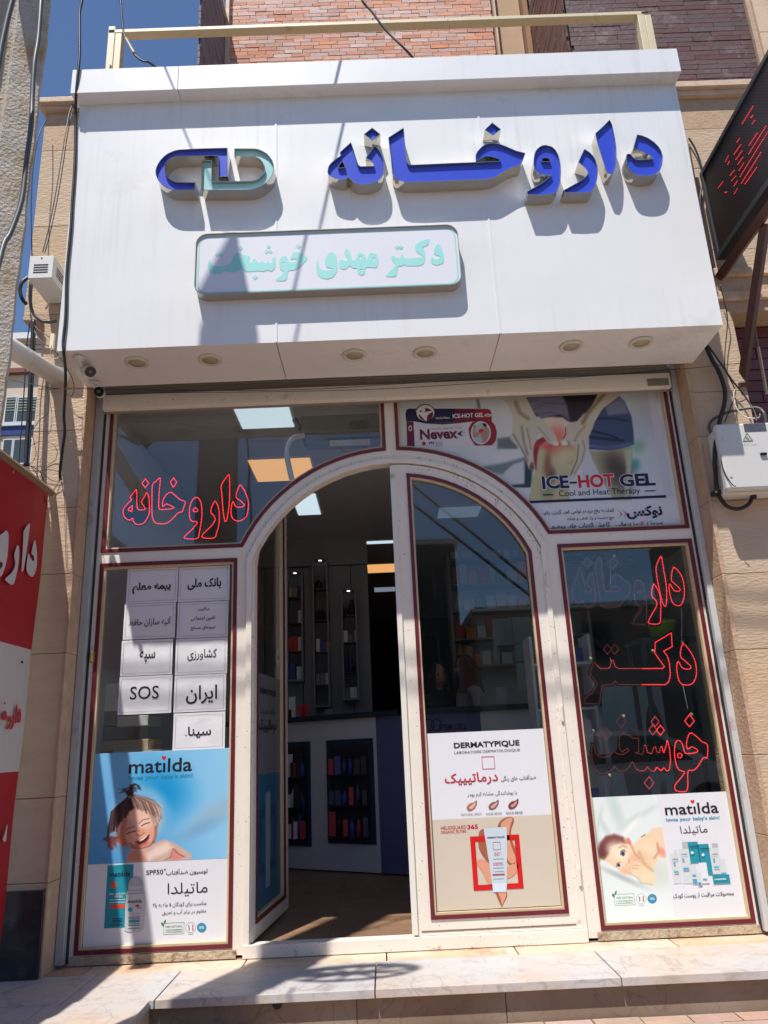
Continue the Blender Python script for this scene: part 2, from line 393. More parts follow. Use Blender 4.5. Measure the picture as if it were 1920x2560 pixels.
# picture printed on a sheet: a fine grid of coloured cells, painted with soft-edged shapes
def project(x, z, Y):
    dx, dy, dz = x - CAM.x, Y - CAM.y, z - CAM.z
    r_, f_, u_ = RM.col[0], RM.col[1], RM.col[2]
    a = dx * r_.x + dy * r_.y + dz * r_.z; b = dx * f_.x + dy * f_.y + dz * f_.z; c = dx * u_.x + dy * u_.y + dz * u_.z
    return WPX / 2 + FPX * a / b, HPX / 2 - FPX * c / b
def picture(name, r, Y, nx, nz, crop, ops, bgc, parent, clip=None, gain=1.0):
    X0, X1, Z0, Z1 = r
    gx, gz = np.meshgrid(np.linspace(X0, X1, nx + 1), np.linspace(Z0, Z1, nz + 1))
    px, py = project(gx.ravel(), gz.ravel(), Y)
    cx, cy, wd, iw = CR[crop]; s = iw / wd
    U, V = (px - cx) * s, (py - cy) * s
    colr = np.tile(np.array(bgc, float), (len(U), 1))
    def seg_d(ax, ay, bx, by, u, v):
        dx, dy = bx - ax, by - ay; t = np.clip(((u - ax) * dx + (v - ay) * dy) / (dx * dx + dy * dy + 1e-9), 0, 1)
        return np.hypot(u - ax - t * dx, v - ay - t * dy)
    for op in ops:
        kind, pts, c, bl = op[0], op[1], op[2], op[3]; c = np.array(c, float)
        if kind == 'fade':                                   # pts=(u0,v0,u1,v1): colour reached at the end point
            u0, v0, u1, v1 = pts; dx, dy = u1 - u0, v1 - v0
            a = np.clip(((U - u0) * dx + (V - v0) * dy) / (dx * dx + dy * dy), 0, 1) * bl
            colr = colr * (1 - a[:, None]) + c * a[:, None]; continue
        if kind == 'blob':
            x, y, rx, ry, ang = pts; ca, sa = math.cos(math.radians(ang)), math.sin(math.radians(ang))
            du, dv = U - x, V - y; e = np.hypot((du * ca + dv * sa) / rx, (-du * sa + dv * ca) / ry)
            a = np.clip((1 + bl - e) / (2 * bl + 1e-6), 0, 1); a = a * a * (3 - 2 * a) * (op[4] if len(op) > 4 else 1)
            colr = colr * (1 - a[:, None]) + c * a[:, None]; continue
        P_ = pts
        x0 = min(p[0] for p in P_) - bl * 2 - 60; x1 = max(p[0] for p in P_) + bl * 2 + 60; y0 = min(p[1] for p in P_) - bl * 2 - 60; y1 = max(p[1] for p in P_) + bl * 2 + 60
        idx = np.where((U > x0) & (U < x1) & (V > y0) & (V < y1))[0]
        if not len(idx): continue
        u, v = U[idx], V[idx]; n = len(P_); dist = np.full(len(idx), 1e9)
        if kind == 'line':
            for i in range(n - 1): dist = np.minimum(dist, seg_d(*P_[i], *P_[i + 1], u, v))
            sd = dist - op[4] / 2
        else:
            ins = np.zeros(len(idx), bool)
            for i in range(n):
                ax, ay = P_[i]; bx, by = P_[(i + 1) % n]
                dist = np.minimum(dist, seg_d(ax, ay, bx, by, u, v))
                cond = ((ay > v) != (by > v)) & (u < (bx - ax) * (v - ay) / ((by - ay) or 1e-9) + ax)
                ins ^= cond
            sd = np.where(ins, -dist, dist)
        a = np.clip(0.5 - sd / (2 * bl + 1e-6), 0, 1)
        if len(op) > 4 and kind == 'poly': a = a * op[4]
        colr[idx] = colr[idx] * (1 - a[:, None]) + c * a[:, None]
    colr = np.clip(colr * gain, 0, 250) / 255
    lin = np.where(colr <= 0.04045, colr / 12.92, ((colr + 0.055) / 1.055) ** 2.4)
    me = bpy.data.meshes.new(name)
    verts = np.stack([gx.ravel(), np.full(gx.size, Y), gz.ravel()], 1)
    ii = np.arange(nx * nz); rr_, cc_ = ii // nx, ii % nx; b0 = rr_ * (nx + 1) + cc_
    faces = np.stack([b0, b0 + 1, b0 + nx + 2, b0 + nx + 1], 1)
    if clip is not None:
        cxs = (gx[:-1, :-1] + gx[1:, 1:]).ravel() / 2; czs = (gz[:-1, :-1] + gz[1:, 1:]).ravel() / 2
        faces = faces[clip(cxs, czs)]
    me.from_pydata(verts.tolist(), [], faces.tolist())
    at_ = me.color_attributes.new('print', 'FLOAT_COLOR', 'POINT')
    rgba = np.concatenate([lin, np.ones((len(lin), 1))], 1).astype(np.float32)
    at_.data.foreach_set('color', rgba.ravel())
    me.materials.append(PRINT); me.update()
    o = bpy.data.objects.new(name, me); link(o, parent); o.matrix_parent_inverse = Matrix.Translation(-parent.location); return o
# ------------------------------------------------------------------ palette
white_panel = mat('white_panel', (227, 227, 226), 0.32, var=0.03, vscale=2, stain=(200, 196, 190), stscale=1.2, stamt=0.05, streak=(168, 160, 150), wavy=0.12)
cream = mat('cream_paint', (231, 223, 210), 0.45, var=0.04, vscale=9, stain=(160, 130, 98), stscale=9, stamt=0.08, bump=0.05, bscale=25, speck=(96, 62, 44))
cream_in = mat('cream_bead', (205, 186, 150), 0.5, var=0.08, vscale=14)
maroon = mat('maroon_paint', (104, 28, 38), 0.38, var=0.12, vscale=14, stain=(140, 70, 66), stscale=18, stamt=0.1)
steel_grey = mat('galvanised_rail', (178, 182, 184), 0.42, metal=0.25, var=0.06, vscale=8, stain=(122, 62, 34), stscale=3.5, stamt=0.22)
steel_white = mat('white_rail', (196, 199, 200), 0.42, var=0.05, vscale=8, stain=(150, 82, 44), stscale=4, stamt=0.2)
dark_gap = mat('gap_and_rubber_dark', (30, 28, 30), 0.6)
beige_tube = mat('beige_steel', (212, 196, 160), 0.45, var=0.05, vscale=10, stain=(150, 120, 86), stscale=9, stamt=0.1)
stone_ch = mat('chiselled_stone', (194, 169, 142), 0.85, var=0.12, vscale=5, bump=0.3, bscale=55, stretch=(0.5, 0.5, 1.5), rand=0.04, stain=(184, 146, 108), stscale=1.6, stamt=0.12)
stone_pl = mat('plain_stone', (186, 158, 132), 0.75, var=0.16, vscale=30, bump=0.25, bscale=70, rand=0.06, stain=(166, 120, 78), stscale=2.2, stamt=0.22)
stone_edge = mat('edge_stone', (186, 156, 128), 0.8, var=0.15, vscale=12, bump=0.3, bscale=50)
coping_m = mat('coping_stone', (206, 178, 150), 0.7, var=0.12, vscale=8, bump=0.2, bscale=60, stain=(166, 118, 66), stscale=2.5, stamt=0.4)
granite = mat('black_granite', (40, 42, 48), 0.35, var=0.5, vscale=16, stain=(74, 76, 84), stscale=4, stamt=0.3)
pink_brick = mat('pink_brick', (206, 158, 138), 0.8, var=0.1, vscale=10, rand=0.17, bump=0.3, bscale=60)
brown_brick = mat('brown_brick', (96, 68, 64), 0.5, var=0.16, vscale=9, rand=0.12, bump=0.2, bscale=50, stain=(140, 122, 120), stscale=5, stamt=0.22)
grey_brick = mat('grey_brick', (112, 106, 112), 0.8, var=0.2, vscale=18, rand=0.18, bump=0.4, bscale=60)
red_brick = mat('dark_red_brick', (112, 66, 66), 0.5, var=0.14, vscale=9, rand=0.1, bump=0.3, bscale=30)
mortar_pink = mat('mortar_brown', (92, 62, 54), 0.95)  # brown mortar between the pink bricks
mortar_dark = mat('mortar_dark', (36, 26, 26), 0.95)
concrete = mat('cast_concrete', (184, 174, 162), 0.95, var=0.14, vscale=14, bump=0.55, bscale=90, stain=(158, 126, 60), stscale=3.2, stamt=0.62)
blackc = mat('black_cable', (24, 24, 26), 0.45)
greyc = mat('grey_cable', (76, 78, 80), 0.45)
whitec = mat('white_cable', (206, 200, 186), 0.5)
inox = mat('brushed_steel', (206, 198, 186), 0.11, metal=1.0, var=0.05, vscale=6, bump=0.05, bscale=12)
blue_face = mat('blue_acrylic', (52, 74, 198), 0.28, var=0.04, vscale=5, coat=0.2)
teal_face = mat('teal_acrylic', (160, 208, 206), 0.3, var=0.03, vscale=5, coat=0.2)
plate_face = mat('frosted_acrylic', (222, 222, 228), 0.35, var=0.02, vscale=3)
mint = mat('mint_vinyl', (154, 218, 212), 0.4)
box_white = mat('painted_box', (216, 214, 206), 0.4, var=0.04, vscale=6, stain=(190, 180, 160), stscale=4, stamt=0.15)
dark_hole = mat('hollow_dark', (14, 13, 14), 0.9)
brown_steel = mat('brown_steel', (84, 50, 44), 0.5, var=0.12, vscale=10, stain=(120, 66, 40), stscale=8, stamt=0.15)
asphalt = mat('asphalt', (112, 106, 100), 0.9, var=0.2, vscale=8, bump=0.4, bscale=90)

# ================================================================== THE SETTING
GZ = -0.205
tag(box('ground', -60, 60, -60, 60, -0.6, GZ - 0.16, asphalt), kind='structure')
side = thing('sidewalk', 'pavement of small reddish tiles in front of the step', None, (0, -2.5, GZ), kind='structure')
box('bedding', -8, 9, -4.9, -0.56, GZ - 0.16, GZ - 0.012, mat('bedding_mortar', (160, 140, 122), 0.95, var=0.2, vscale=20), side)
tag(box('kerb', -8, 9, -5.05, -4.9, GZ - 0.2, GZ, stone_pl, bev=0.01), kind='structure')
tile_m = [mat('red_paving', (172, 144, 130), 0.8, var=0.12, vscale=12, bump=0.4, bscale=50, rand=0.13), mat('buff_paving', (176, 154, 138), 0.8, var=0.12, vscale=12, bump=0.4, bscale=50, rand=0.1)]
tv, tf = boxv(-0.097, 0.097, -0.047, 0.047, -0.02, 0)
tme = []
for m_ in tile_m:
    me = bpy.data.meshes.new('paving_tile'); me.from_pydata(tv, [], tf); me.materials.append(m_); tme.append(me)
cnt = 0
for j in range(11):
    for i in range(14):
        x = 1.1 + i * 0.2 + (0.1 if j % 2 else 0); y = -0.62 - j * 0.1
        o = bpy.data.objects.new('paving_tile', tme[1 if rnd() < 0.3 else 0]); link(o, side)
        o.matrix_parent_inverse = Matrix.Translation((0, 2.5, -GZ)); o.location = (x, y, GZ + (rnd() - 0.5) * 0.003); o.rotation_euler = (0, 0, (rnd() - .5) * 0.02)

marb = marble_mat('white_marble', (186, 183, 182), (196, 178, 162), (112, 104, 104), 0.28)
marb_w = marble_mat('warm_marble', (206, 190, 170), (196, 156, 122), (138, 104, 86), 0.34)
travert = marble_mat('travertine', (142, 126, 110), (126, 106, 88), (92, 74, 62), 0.55)
plat = thing('entrance_platform', 'marble step along the shop front with a landing at the left', None, (1.5, -0.3, -0.2), kind='structure')
PZ = -0.05
box('step_core', -2.6, 6.0, -0.545, 0.0, -0.36, PZ - 0.032, stone_pl, plat)
box('landing_core', -2.6, 0.53, -3.0, -0.555, -0.36, PZ - 0.032, stone_pl, plat)
def slab(x0, x1, y0, y1, z1, t, m, parent, g=0.003, name='marble_slab'):
    dz = (rnd() - 0.5) * 0.002
    return box(name, x0 + g, x1 - g, y0 + g, y1 - g, z1 - t, z1 + dz, m, parent, bev=0.0022)
xs = [-2.6, -1.3, 0.06, 0.72, 1.62, 2.72, 3.9, 6.0]
backx = [-2.6, -1.2, 0.10, 0.86, 1.55, 2.18, 2.95, 4.2, 6.0]
for a, b in zip(backx[:-1], backx[1:]): slab(a, b, -0.16, -0.001, PZ, 0.03, marb_w, plat)
fx = [-2.6, -1.3, 0.10, 0.575, 1.42, 1.66, 2.66, 3.6, 6.0]
fx = [0.575, 1.50, 2.54, 4.05, 6.0]
for a, b in zip(fx[:-1], fx[1:]): slab(a, b, -0.60, -0.16, PZ, 0.034, marb, plat)
for a, b in ((-2.6, -1.2), (-1.2, -0.35), (-0.35, 0.18), (0.18, 0.575)): slab(a, b, -0.60, -0.16, PZ, 0.034, marb if a > -0.4 else marb_w, plat)
for (a, b, c, d) in ((-2.6, -0.55, -1.05, -0.60), (-0.55, 0.12, -1.05, -0.60), (0.12, 0.56, -1.05, -0.60), (-2.6, -0.2, -1.6, -1.05), (-0.2, 0.56, -1.6, -1.05), (-2.6, 0.56, -2.4, -1.6)):
    slab(a, b, c, d, PZ, 0.034, marb, plat)
for a, b in ((0.56, 1.42), (1.42, 2.05), (2.05, 3.45), (3.45, 6.0)): 
    box('riser_slab', a + 0.002, b - 0.002, -0.56, -0.547, GZ - 0.03, PZ - 0.034, travert, plat)
box('riser_slab', 0.533, 0.546, -2.4, -0.562, GZ - 0.03, PZ - 0.035, marb_w, plat)
# drain pipe in the riser
dp = at(693, 2511, -0.57)
lathe('drain_hole', [(0.016, 0.0), (0.02, 0.0), (0.02, -0.008), (0.016, -0.008)], (dp.x, -0.562, dp.z), dark_gap, plat, 14, 'y')

# ================================================================== STONE WORK OF THE OWN BUILDING
def stone_pillar(label, x0, x1, z0, z1, joints, plinth=None, inner=None):
    t = thing('stone_pillar', label, 'pillar', ((x0 + x1) / 2, -0.1, z0))
    zz = [z0] + joints + [z1]
    for a, b in zip(zz[:-1], zz[1:]):
        box('stone_block', x0, x1, -0.178 + rnd() * 0.002, 0.35, a + 0.0015, b - 0.0015, stone_ch, t, bev=0.002)
    if plinth: box('plinth', x0 - 0.012, x1 + 0.004, -0.205, 0.3, z0 - 0.02, plinth, granite, t, bev=0.003)
    if inner:
        for a, b in zip(zz[:-1], zz[1:]): box('edge_slab', inner[0], inner[1], -0.186, 0.1, a + 0.001, b - 0.001, stone_edge, t, bev=0.003)
    return t
stone_pillar('left stone pillar of the shop front with a black granite plinth, beside the red banner', -0.375, -0.09, PZ, 3.5, [0.36, 0.75, 1.47, 1.9, 2.28, 2.75, 3.02], plinth=0.33, inner=(-0.089, -0.076))
stone_pillar('right stone pillar of the shop front, behind the grey electricity box', 3.478, 3.80, PZ, 3.36, [0.42, 0.8, 1.33, 1.74, 2.16, 2.55, 2.83], inner=(3.455, 3.477))
par = thing('balcony_parapet', 'beige stone balcony parapet with a moulded coping, behind the white fascia', 'parapet', (1.6, 0, 3.5))
def row(x0, x1, z0, z1, n, y0=-0.178, m=stone_ch):
    w_ = (x1 - x0) / n
    for i in range(n): box('stone_slab', x0 + i * w_ + 0.001, x0 + (i + 1) * w_ - 0.001, y0 + rnd() * 0.002, -0.1, z0 + 0.0015, z1 - 0.0015, m, par, bev=0.002)
row(-0.505, 0.15, 3.52, 3.72, 2); row(-0.505, 0.15, 3.72, 4.16, 1); row(-0.505, 0.15, 4.16, 4.75, 1); row(-0.505, 0.15, 4.75, 5.09, 1, m=stone_pl)
row(3.3, 5.7, 3.66, 3.80, 3); row(3.3, 5.7, 3.80, 4.42, 3); row(3.3, 5.7, 4.42, 4.735, 3); row(3.3, 5.7, 4.735, 5.02, 2, m=stone_pl)
box('parapet_core', -0.49, 5.8, -0.099, 0.0, 3.53, 5.09, stone_pl, par)
box('coping', -0.545, 0.2, -0.24, 0.06, 5.09, 5.135, coping_m, par, bev=0.006)
box('coping', 3.25, 4.5, -0.24, 0.06, 5.025, 5.075, coping_m, par, bev=0.006)
box('coping', 4.504, 5.9, -0.24, 0.06, 5.025, 5.075, coping_m, par, bev=0.006)
box('coping_bed', -0.52, 0.2, -0.21, 0.04, 5.06, 5.089, coping_m, par)
box('coping_bed', 3.27, 5.9, -0.21, 0.04, 4.985, 5.024, coping_m, par)
box('under_slab', -0.505, 0.2, -0.178, 0.6, 3.49, 3.519, stone_pl, par)
# beam over the neighbour bay, with its mouldings
box('lintel_moulding', 3.3, 5.8, -0.20, 0.4, 3.60, 3.655, coping_m, par, bev=0.006)
box('lintel_moulding', 3.3, 5.8, -0.172, 0.4, 3.50, 3.599, stone_pl, par, bev=0.003)
box('lintel_moulding', 3.3, 5.8, -0.185, 0.4, 3.44, 3.499, coping_m, par, bev=0.006)
box('lintel_beam', 3.3, 5.8, -0.16, 0.4, 3.365, 3.439, stone_pl, par, bev=0.003)

def brick_field(t, x0, x1, z0, z1, Y, bl, bh, gap, m, backm, axis='y', offs=0.5, shift=0.0, depth=0.03, sgn=1, name='brick', back=True):
    meshes = {}
    def bmesh_for(L):
        k = round(L, 3)
        if k not in meshes:
            if axis == 'y': v, f = boxv(0, L, 0, depth, 0, bh - gap)
            else: v, f = boxv(0, depth, 0, L, 0, bh - gap)
            me = bpy.data.meshes.new(name); me.from_pydata(v, [], f); me.materials.append(m); meshes[k] = me
        return meshes[k]
    n = 0; j = 0; z = z0
    while z < z1 - 0.5 * bh:
        x = x0 - (bl * offs if j % 2 else 0) + shift + (j % 3) * 0.015 - bl
        while x < x1:
            a, b = max(x, x0), min(x + bl, x1)
            if b - a > 0.02:
                o = bpy.data.objects.new(name, bmesh_for(b - a - gap)); link(o, t); o.matrix_parent_inverse = Matrix.Translation(-t.location)
                d = (rnd() - 0.5) * 0.004
                o.location = (a, Y + d, z) if axis == 'y' else (Y + d * sgn, a, z); n += 1
            x += bl
        z += bh; j += 1
    if back:
        if axis == 'y': box('mortar_bed', x0, x1, Y + 0.008, Y + depth + 0.1, z0, z, backm, t)
        else: box('mortar_bed', min(Y + 0.008 * sgn, Y + 0.1 * sgn), max(Y + 0.008 * sgn, Y + 0.1 * sgn), x0, x1, z0, z, backm, t)
    return n
bw = thing('brick_wall', 'wall of thin pink bricks at the back of the upper balcony', 'wall', (1.6, 0.9, 5.6))
n1 = brick_field(bw, 0.478, 2.79, 6.50, 7.27, 0.85, 0.158, 0.0405, 0.0045, pink_brick, mortar_pink)
box('lower_wall', 0.478, 2.79, 0.858, 0.97, 4.0, 6.50, pink_brick, bw)
box('upper_wall', 0.478, 2.79, 0.858, 0.97, 7.272, 9, pink_brick, bw)
box('corner_post', 0.462, 0.492, 0.80, 0.849, 4.0, 9, coping_m, bw)
box('door_surround', 2.80, 2.815, 0.80, 0.97, 4.0, 9, coping_m, bw)
box('balcony_door_jamb', 2.83, 3.12, 0.90, 0.99, 4.0, 9, mat('beige_render', (190, 158, 128), 0.85, var=0.08, vscale=5), bw)
gw = thing('balcony_side_wall', 'grey brick side wall at the left end of the upper balcony', 'wall', (0.4, 0.3, 5.5))
brick_field(gw, 0.0, 0.80, 5.2, 7.02, 0.445, 0.85, 0.062, 0.006, grey_brick, mortar_dark, axis='x', sgn=-1, depth=0.016, back=False)
prism('mortar_core', [[(0.452, 0.0), (0.455, 0.84), (0.27, 0.84)]], 5.2, 7.02, mortar_dark, gw, axis='z')
prism('white_cap', [[(0.47, -0.03), (0.475, 0.84), (0.26, 0.84), (0.44, -0.03)]], 7.022, 7.05, box_white, gw, axis='z')
dw = thing('dark_brick_wall', 'dark brown glazed brick wall of the upper floor, right of the balcony', 'wall', (4, 0, 5.5))
brick_field(dw, 3.09, 4.358, 5.08, 6.02, -0.13, 0.33, 0.0415, 0.004, brown_brick, mortar_dark)
box('upper_wall', 3.09, 4.358, -0.12, 0.05, 6.02, 9, brown_brick, dw)
brick_field(dw, -0.10, 0.80, 5.2, 6.9, 3.078, 0.45, 0.0415, 0.004, brown_brick, mortar_dark, axis='x', sgn=1, depth=0.01)
box('back_fill', 3.05, 3.5, 0.86, 0.95, 4.0, 9, brown_brick, dw)
box('beige_return', 3.035, 3.077, 0.74, 0.80, 4.0, 9, mat('ochre_return', (150, 108, 72), 0.8), dw)
sp = thing('stone_pier', 'pale stone pier at the right end of the dark brick wall', 'pier', (4.7, 0, 5.1))
box('stone_block', 4.395, 5.8, -0.17, 0.3, 5.08, 5.55, coping_m, sp, bev=0.003)
box('stone_block', 4.395, 5.8, -0.17, 0.3, 5.553, 6.1, coping_m, sp, bev=0.003)
box('stone_block', 4.395, 5.8, -0.17, 0.3, 6.103, 9.0, coping_m, sp, bev=0.003)
box('grey_joint', 4.36, 4.393, -0.15, 0.3, 5.08, 9.0, stone_pl, sp)
nb = thing('neighbour_brick_wall', 'dark red split brick wall of the next bay at the right edge', 'wall', (4.4, 0, 1))
brick_field(nb, 3.82, 4.9, 0.4, 3.36, 0.02, 0.36, 0.074, 0.008, red_brick, mortar_dark, depth=0.04)
box('lower_wall', 3.82, 4.9, 0.03, 0.2, -0.2, 0.4, stone_ch, nb)
box('side_infill', 3.80, 3.82, -0.1, 0.3, -0.2, 3.36, stone_pl, nb)

# ================================================================== FASCIA SIGN
YF, YC = -0.6126, -0.70
FX0, FX1 = -0.083, 3.505
FZ0 = 3.018; FZ1 = at(960, 205, YC).z + 0.002
sign = thing('fascia_sign', 'big white box fascia over the shop with blue raised Persian letters', 'shop sign', (1.7, -0.4, 3.0))
seams = [FX0, at(690, 480, YF).x, at(1215, 480, YF).x, FX1]
for a, b in zip(seams[:-1], seams[1:]):
    box('front_panel', a + 0.002, b - 0.002, YF, YF + 0.004, FZ0, FZ1, white_panel, sign)
    box('soffit_panel', a + 0.002, b - 0.002, YF + 0.0045, -0.183, FZ0, FZ0 + 0.004, white_panel, sign)
box('side_panel', FX0 - 0.001, FX0 + 0.0018, YF + 0.005, -0.18, FZ0 + 0.001, FZ1, white_panel, sign)
box('side_panel', FX1 - 0.0018, FX1 + 0.001, YF + 0.005, -0.18, FZ0 + 0.001, FZ1, white_panel, sign)
for sx in seams[1:3]: box('seam_bead', sx - 0.006, sx + 0.006, YF - 0.0035, YF - 0.0003, FZ0, FZ1, white_panel, sign)
box('fascia_core', FX0 + 0.01, FX1 - 0.01, YF + 0.01, -0.19, FZ0 + 0.012, FZ1 + 0.2, dark_gap, sign)
ct0, ct1 = 4.44, 4.64
ctop = at(960, 147, YC).z; cbot = at(960, 205, YC).z
cs = at(445, 200, YC).x
for a, b in ((FX0 - 0.022, cs), (cs, FX1 + 0.004)):
    box('cornice', a + 0.0012, b - 0.0012, YC, YF + 0.02, cbot, ctop, white_panel, sign, bev=0.0015)
CT = ctop
# recessed lamps in the soffit
sp_m = mat('spot_rim', (206, 202, 190), 0.4); sp_l = mat('spot_lens', (176, 162, 140), 0.35)
for c, u, v in (('Q3', 592, 457), ('Q3', 908, 445), ('Q3', 1530, 425), ('Q4', 177, 415), ('Q4', 808, 387), ('Q4', 1110, 371)):
    p = at(*q(c, u, v), FZ0, 2)
    rim = lathe('soffit_lamp', [(0.045, 0.004), (0.066, 0.0035), (0.066, -0.006), (0.06, -0.010), (0.048, -0.010), (0.045, -0.004)], (p.x, p.y, FZ0 - 0.004), sp_m, sign, 28)
    lathe('lens', [(0.001, -0.006), (0.0445, -0.006), (0.0445, -0.0045)], (p.x, p.y, FZ0 - 0.004), sp_l, rim, 24)

def channel_letter(name, crop, loops, depth, face_m, parent, Y=YF, lip=0.016, wall=0.0035, smooth_=True):
    Yf = Y - depth
    L = [xz(crop, lp, Yf) for lp in loops]
    def sm(l): return l
    L = [sm(l) for l in L]
    face = prism(name, L, Yf + lip, Yf + lip + 0.004, face_m, parent, back=False)
    # steel returns: a thin band following each outline
    V, F = [], []
    for li, lp in enumerate(L):
        n = len(lp)
        ccw = area2(lp) > 0
        outw = 1 if (li == 0) == ccw else -1
        off = []
        for i in range(n):
            a, b, c = Vector(lp[i - 1]), Vector(lp[i]), Vector(lp[(i + 1) % n])
            d1, d2 = (b - a).normalized(), (c - b).normalized()
            nn = Vector((d1.y + d2.y, -(d1.x + d2.x)))
            if nn.length < 1e-6: nn = Vector((d1.y, -d1.x))
            nn.normalize(); k = 1 / max(0.45, nn.dot(Vector((d1.y, -d1.x))))
            off.append(b + nn * wall * k * outw)
        o = len(V)
        for (x, z), p in zip(lp, off): V += [(x, Yf, z), (p.x, Yf, p.y), (p.x, Y - 0.0006, p.y), (x, Y - 0.0006, z)]
        for i in range(n):
            j = (i + 1) % n
            for k in range(4):
                k2 = (k + 1) % 4
                F.append((o + i * 4 + k, o + i * 4 + k2, o + j * 4 + k2, o + j * 4 + k))
    me = mk('steel_return', V, F, inox, face)
    bm = bmesh.new(); bm.from_mesh(me.data); bmesh.ops.recalc_face_normals(bm, faces=bm.faces); bm.to_mesh(me.data); bm.free()
    return face
LD = 0.088
def A2B(pts): return [((780 + u * .265220 - 1200) / .301386, (280 + v * .265220 - 280) / .301386) for u, v in pts]
def Q2B(pts): return [((960 + u * .578662 - 1200) / .301386, (v * .578662 - 280) / .301386) for u, v in pts]
channel_letter('letter', 'A', [[(365, 293), (268, 380), (277, 412), (235, 440), (200, 468), (172, 495), (157, 525), (151, 565), (158, 585), (175, 602), (215, 622), (265, 632), (295, 634), (318, 628), (345, 603), (362, 628), (385, 648), (420, 668), (480, 676), (535, 673), (575, 664), (620, 645), (645, 620), (663, 590), (672, 550), (673, 500), (668, 450), (657, 415), (635, 368), (595, 320), (513, 430), (545, 452), (572, 475), (590, 500), (585, 513), (460, 516), (440, 507), (425, 480), (415, 450), (400, 400), (385, 350)],
    [(290, 458), (262, 487), (243, 518), (262, 530), (318, 525), (305, 490)]], LD, blue_face, sign)
channel_letter('letter_dot', 'A', [dia(567, 209, 70, 0.8)], LD, blue_face, sign)
kha = A2B([(860, 155), (724, 243), (735, 330), (748, 430), (760, 545), (770, 590), (790, 620), (820, 642), (870, 655), (1000, 656)]) + [(66, 552), (110, 541), (150, 520), (200, 490), (240, 465), (290, 445), (335, 435), (355, 390), (371, 343), (300, 325), (200, 282), (160, 268), (130, 262), (100, 259), (75, 262), (50, 270), (25, 285), (5, 302)] + A2B([(1560, 378), (1547, 410), (1549, 455)]) + Q2B([(440, 672), (470, 676), (505, 688), (497, 698), (400, 702)]) + A2B([(1300, 486), (945, 502), (920, 500), (903, 490), (890, 465), (880, 400), (872, 300)])
channel_letter('letter', 'B', [kha], LD, blue_face, sign)
channel_letter('letter_dot', 'B', [[(102, 93), (45, 148), (110, 190), (167, 143)]], LD, blue_face, sign)
channel_letter('letter', 'B', [[(545, 277), (520, 280), (495, 293), (472, 315), (458, 345), (450, 385), (449, 430), (455, 460), (468, 487), (485, 503), (510, 515), (545, 520), (598, 519), (570, 550), (520, 590), (460, 625), (395, 662), (400, 682), (500, 684), (610, 672), (635, 650), (652, 620), (663, 575), (667, 500), (664, 440), (655, 390), (640, 345), (622, 315), (595, 290)],
    [(545, 375), (522, 378), (506, 392), (512, 408), (530, 413), (582, 413), (586, 398), (570, 382)]], LD, blue_face, sign)
channel_letter('letter', 'B', [[(868, 312), (845, 360), (820, 415), (850, 440), (878, 465), (902, 500), (890, 527), (865, 552), (830, 578), (760, 617), (697, 652), (705, 665), (820, 667), (915, 660), (940, 635), (957, 595), (968, 550), (974, 490), (970, 450), (955, 400), (935, 365), (905, 335)]], LD, blue_face, sign)
channel_letter('letter', 'B', [[(1075, 70), (1020, 125), (962, 178), (975, 250), (1000, 330), (1025, 410), (1050, 485), (1065, 508), (1095, 513), (1110, 490), (1122, 445), (1128, 380), (1127, 300), (1118, 230), (1105, 165), (1092, 105)]], LD, blue_face, sign)
channel_letter('letter', 'B', [[(1307, 190), (1292, 245), (1278, 298), (1345, 325), (1400, 350), (1437, 378), (1436, 390), (1380, 397), (1310, 399), (1285, 393), (1268, 380), (1245, 350), (1222, 352), (1216, 385), (1222, 425), (1238, 465), (1262, 497), (1290, 515), (1345, 526), (1395, 525), (1440, 517), (1475, 500), (1495, 470), (1508, 430), (1512, 370), (1500, 325), (1480, 290), (1440, 250), (1390, 217), (1350, 200)]], LD, blue_face, sign)
channel_letter('logo_half', 'C', [[(935, 97), (640, 105), (380, 118), (330, 126), (290, 140), (235, 165), (190, 200), (150, 242), (120, 290), (102, 330), (95, 370), (99, 410), (110, 445), (135, 485), (165, 520), (200, 550), (240, 570), (290, 584), (345, 588), (550, 586), (553, 508), (345, 505), (310, 498), (280, 483), (245, 455), (218, 425), (200, 390), (192, 350), (195, 310), (207, 275), (227, 245), (255, 220), (310, 195), (370, 187), (600, 182), (833, 178), (838, 428), (938, 428)]], LD, blue_face, sign)['label'] = 'blue left half of the capsule logo'
channel_letter('logo_half', 'C', [[(650, 248), (640, 588), (900, 586), (1190, 583), (1240, 577), (1290, 563), (1350, 535), (1400, 498), (1440, 455), (1470, 405), (1484, 350), (1485, 300), (1467, 245), (1440, 205), (1405, 165), (1360, 138), (1310, 115), (1260, 106), (1030, 106), (1030, 185), (1240, 185), (1280, 196), (1320, 218), (1350, 248), (1372, 285), (1388, 325), (1388, 365), (1375, 400), (1350, 432), (1315, 462), (1270, 483), (1200, 491), (750, 496), (748, 245)]], LD, teal_face, sign)['label'] = 'pale teal right half of the capsule logo'

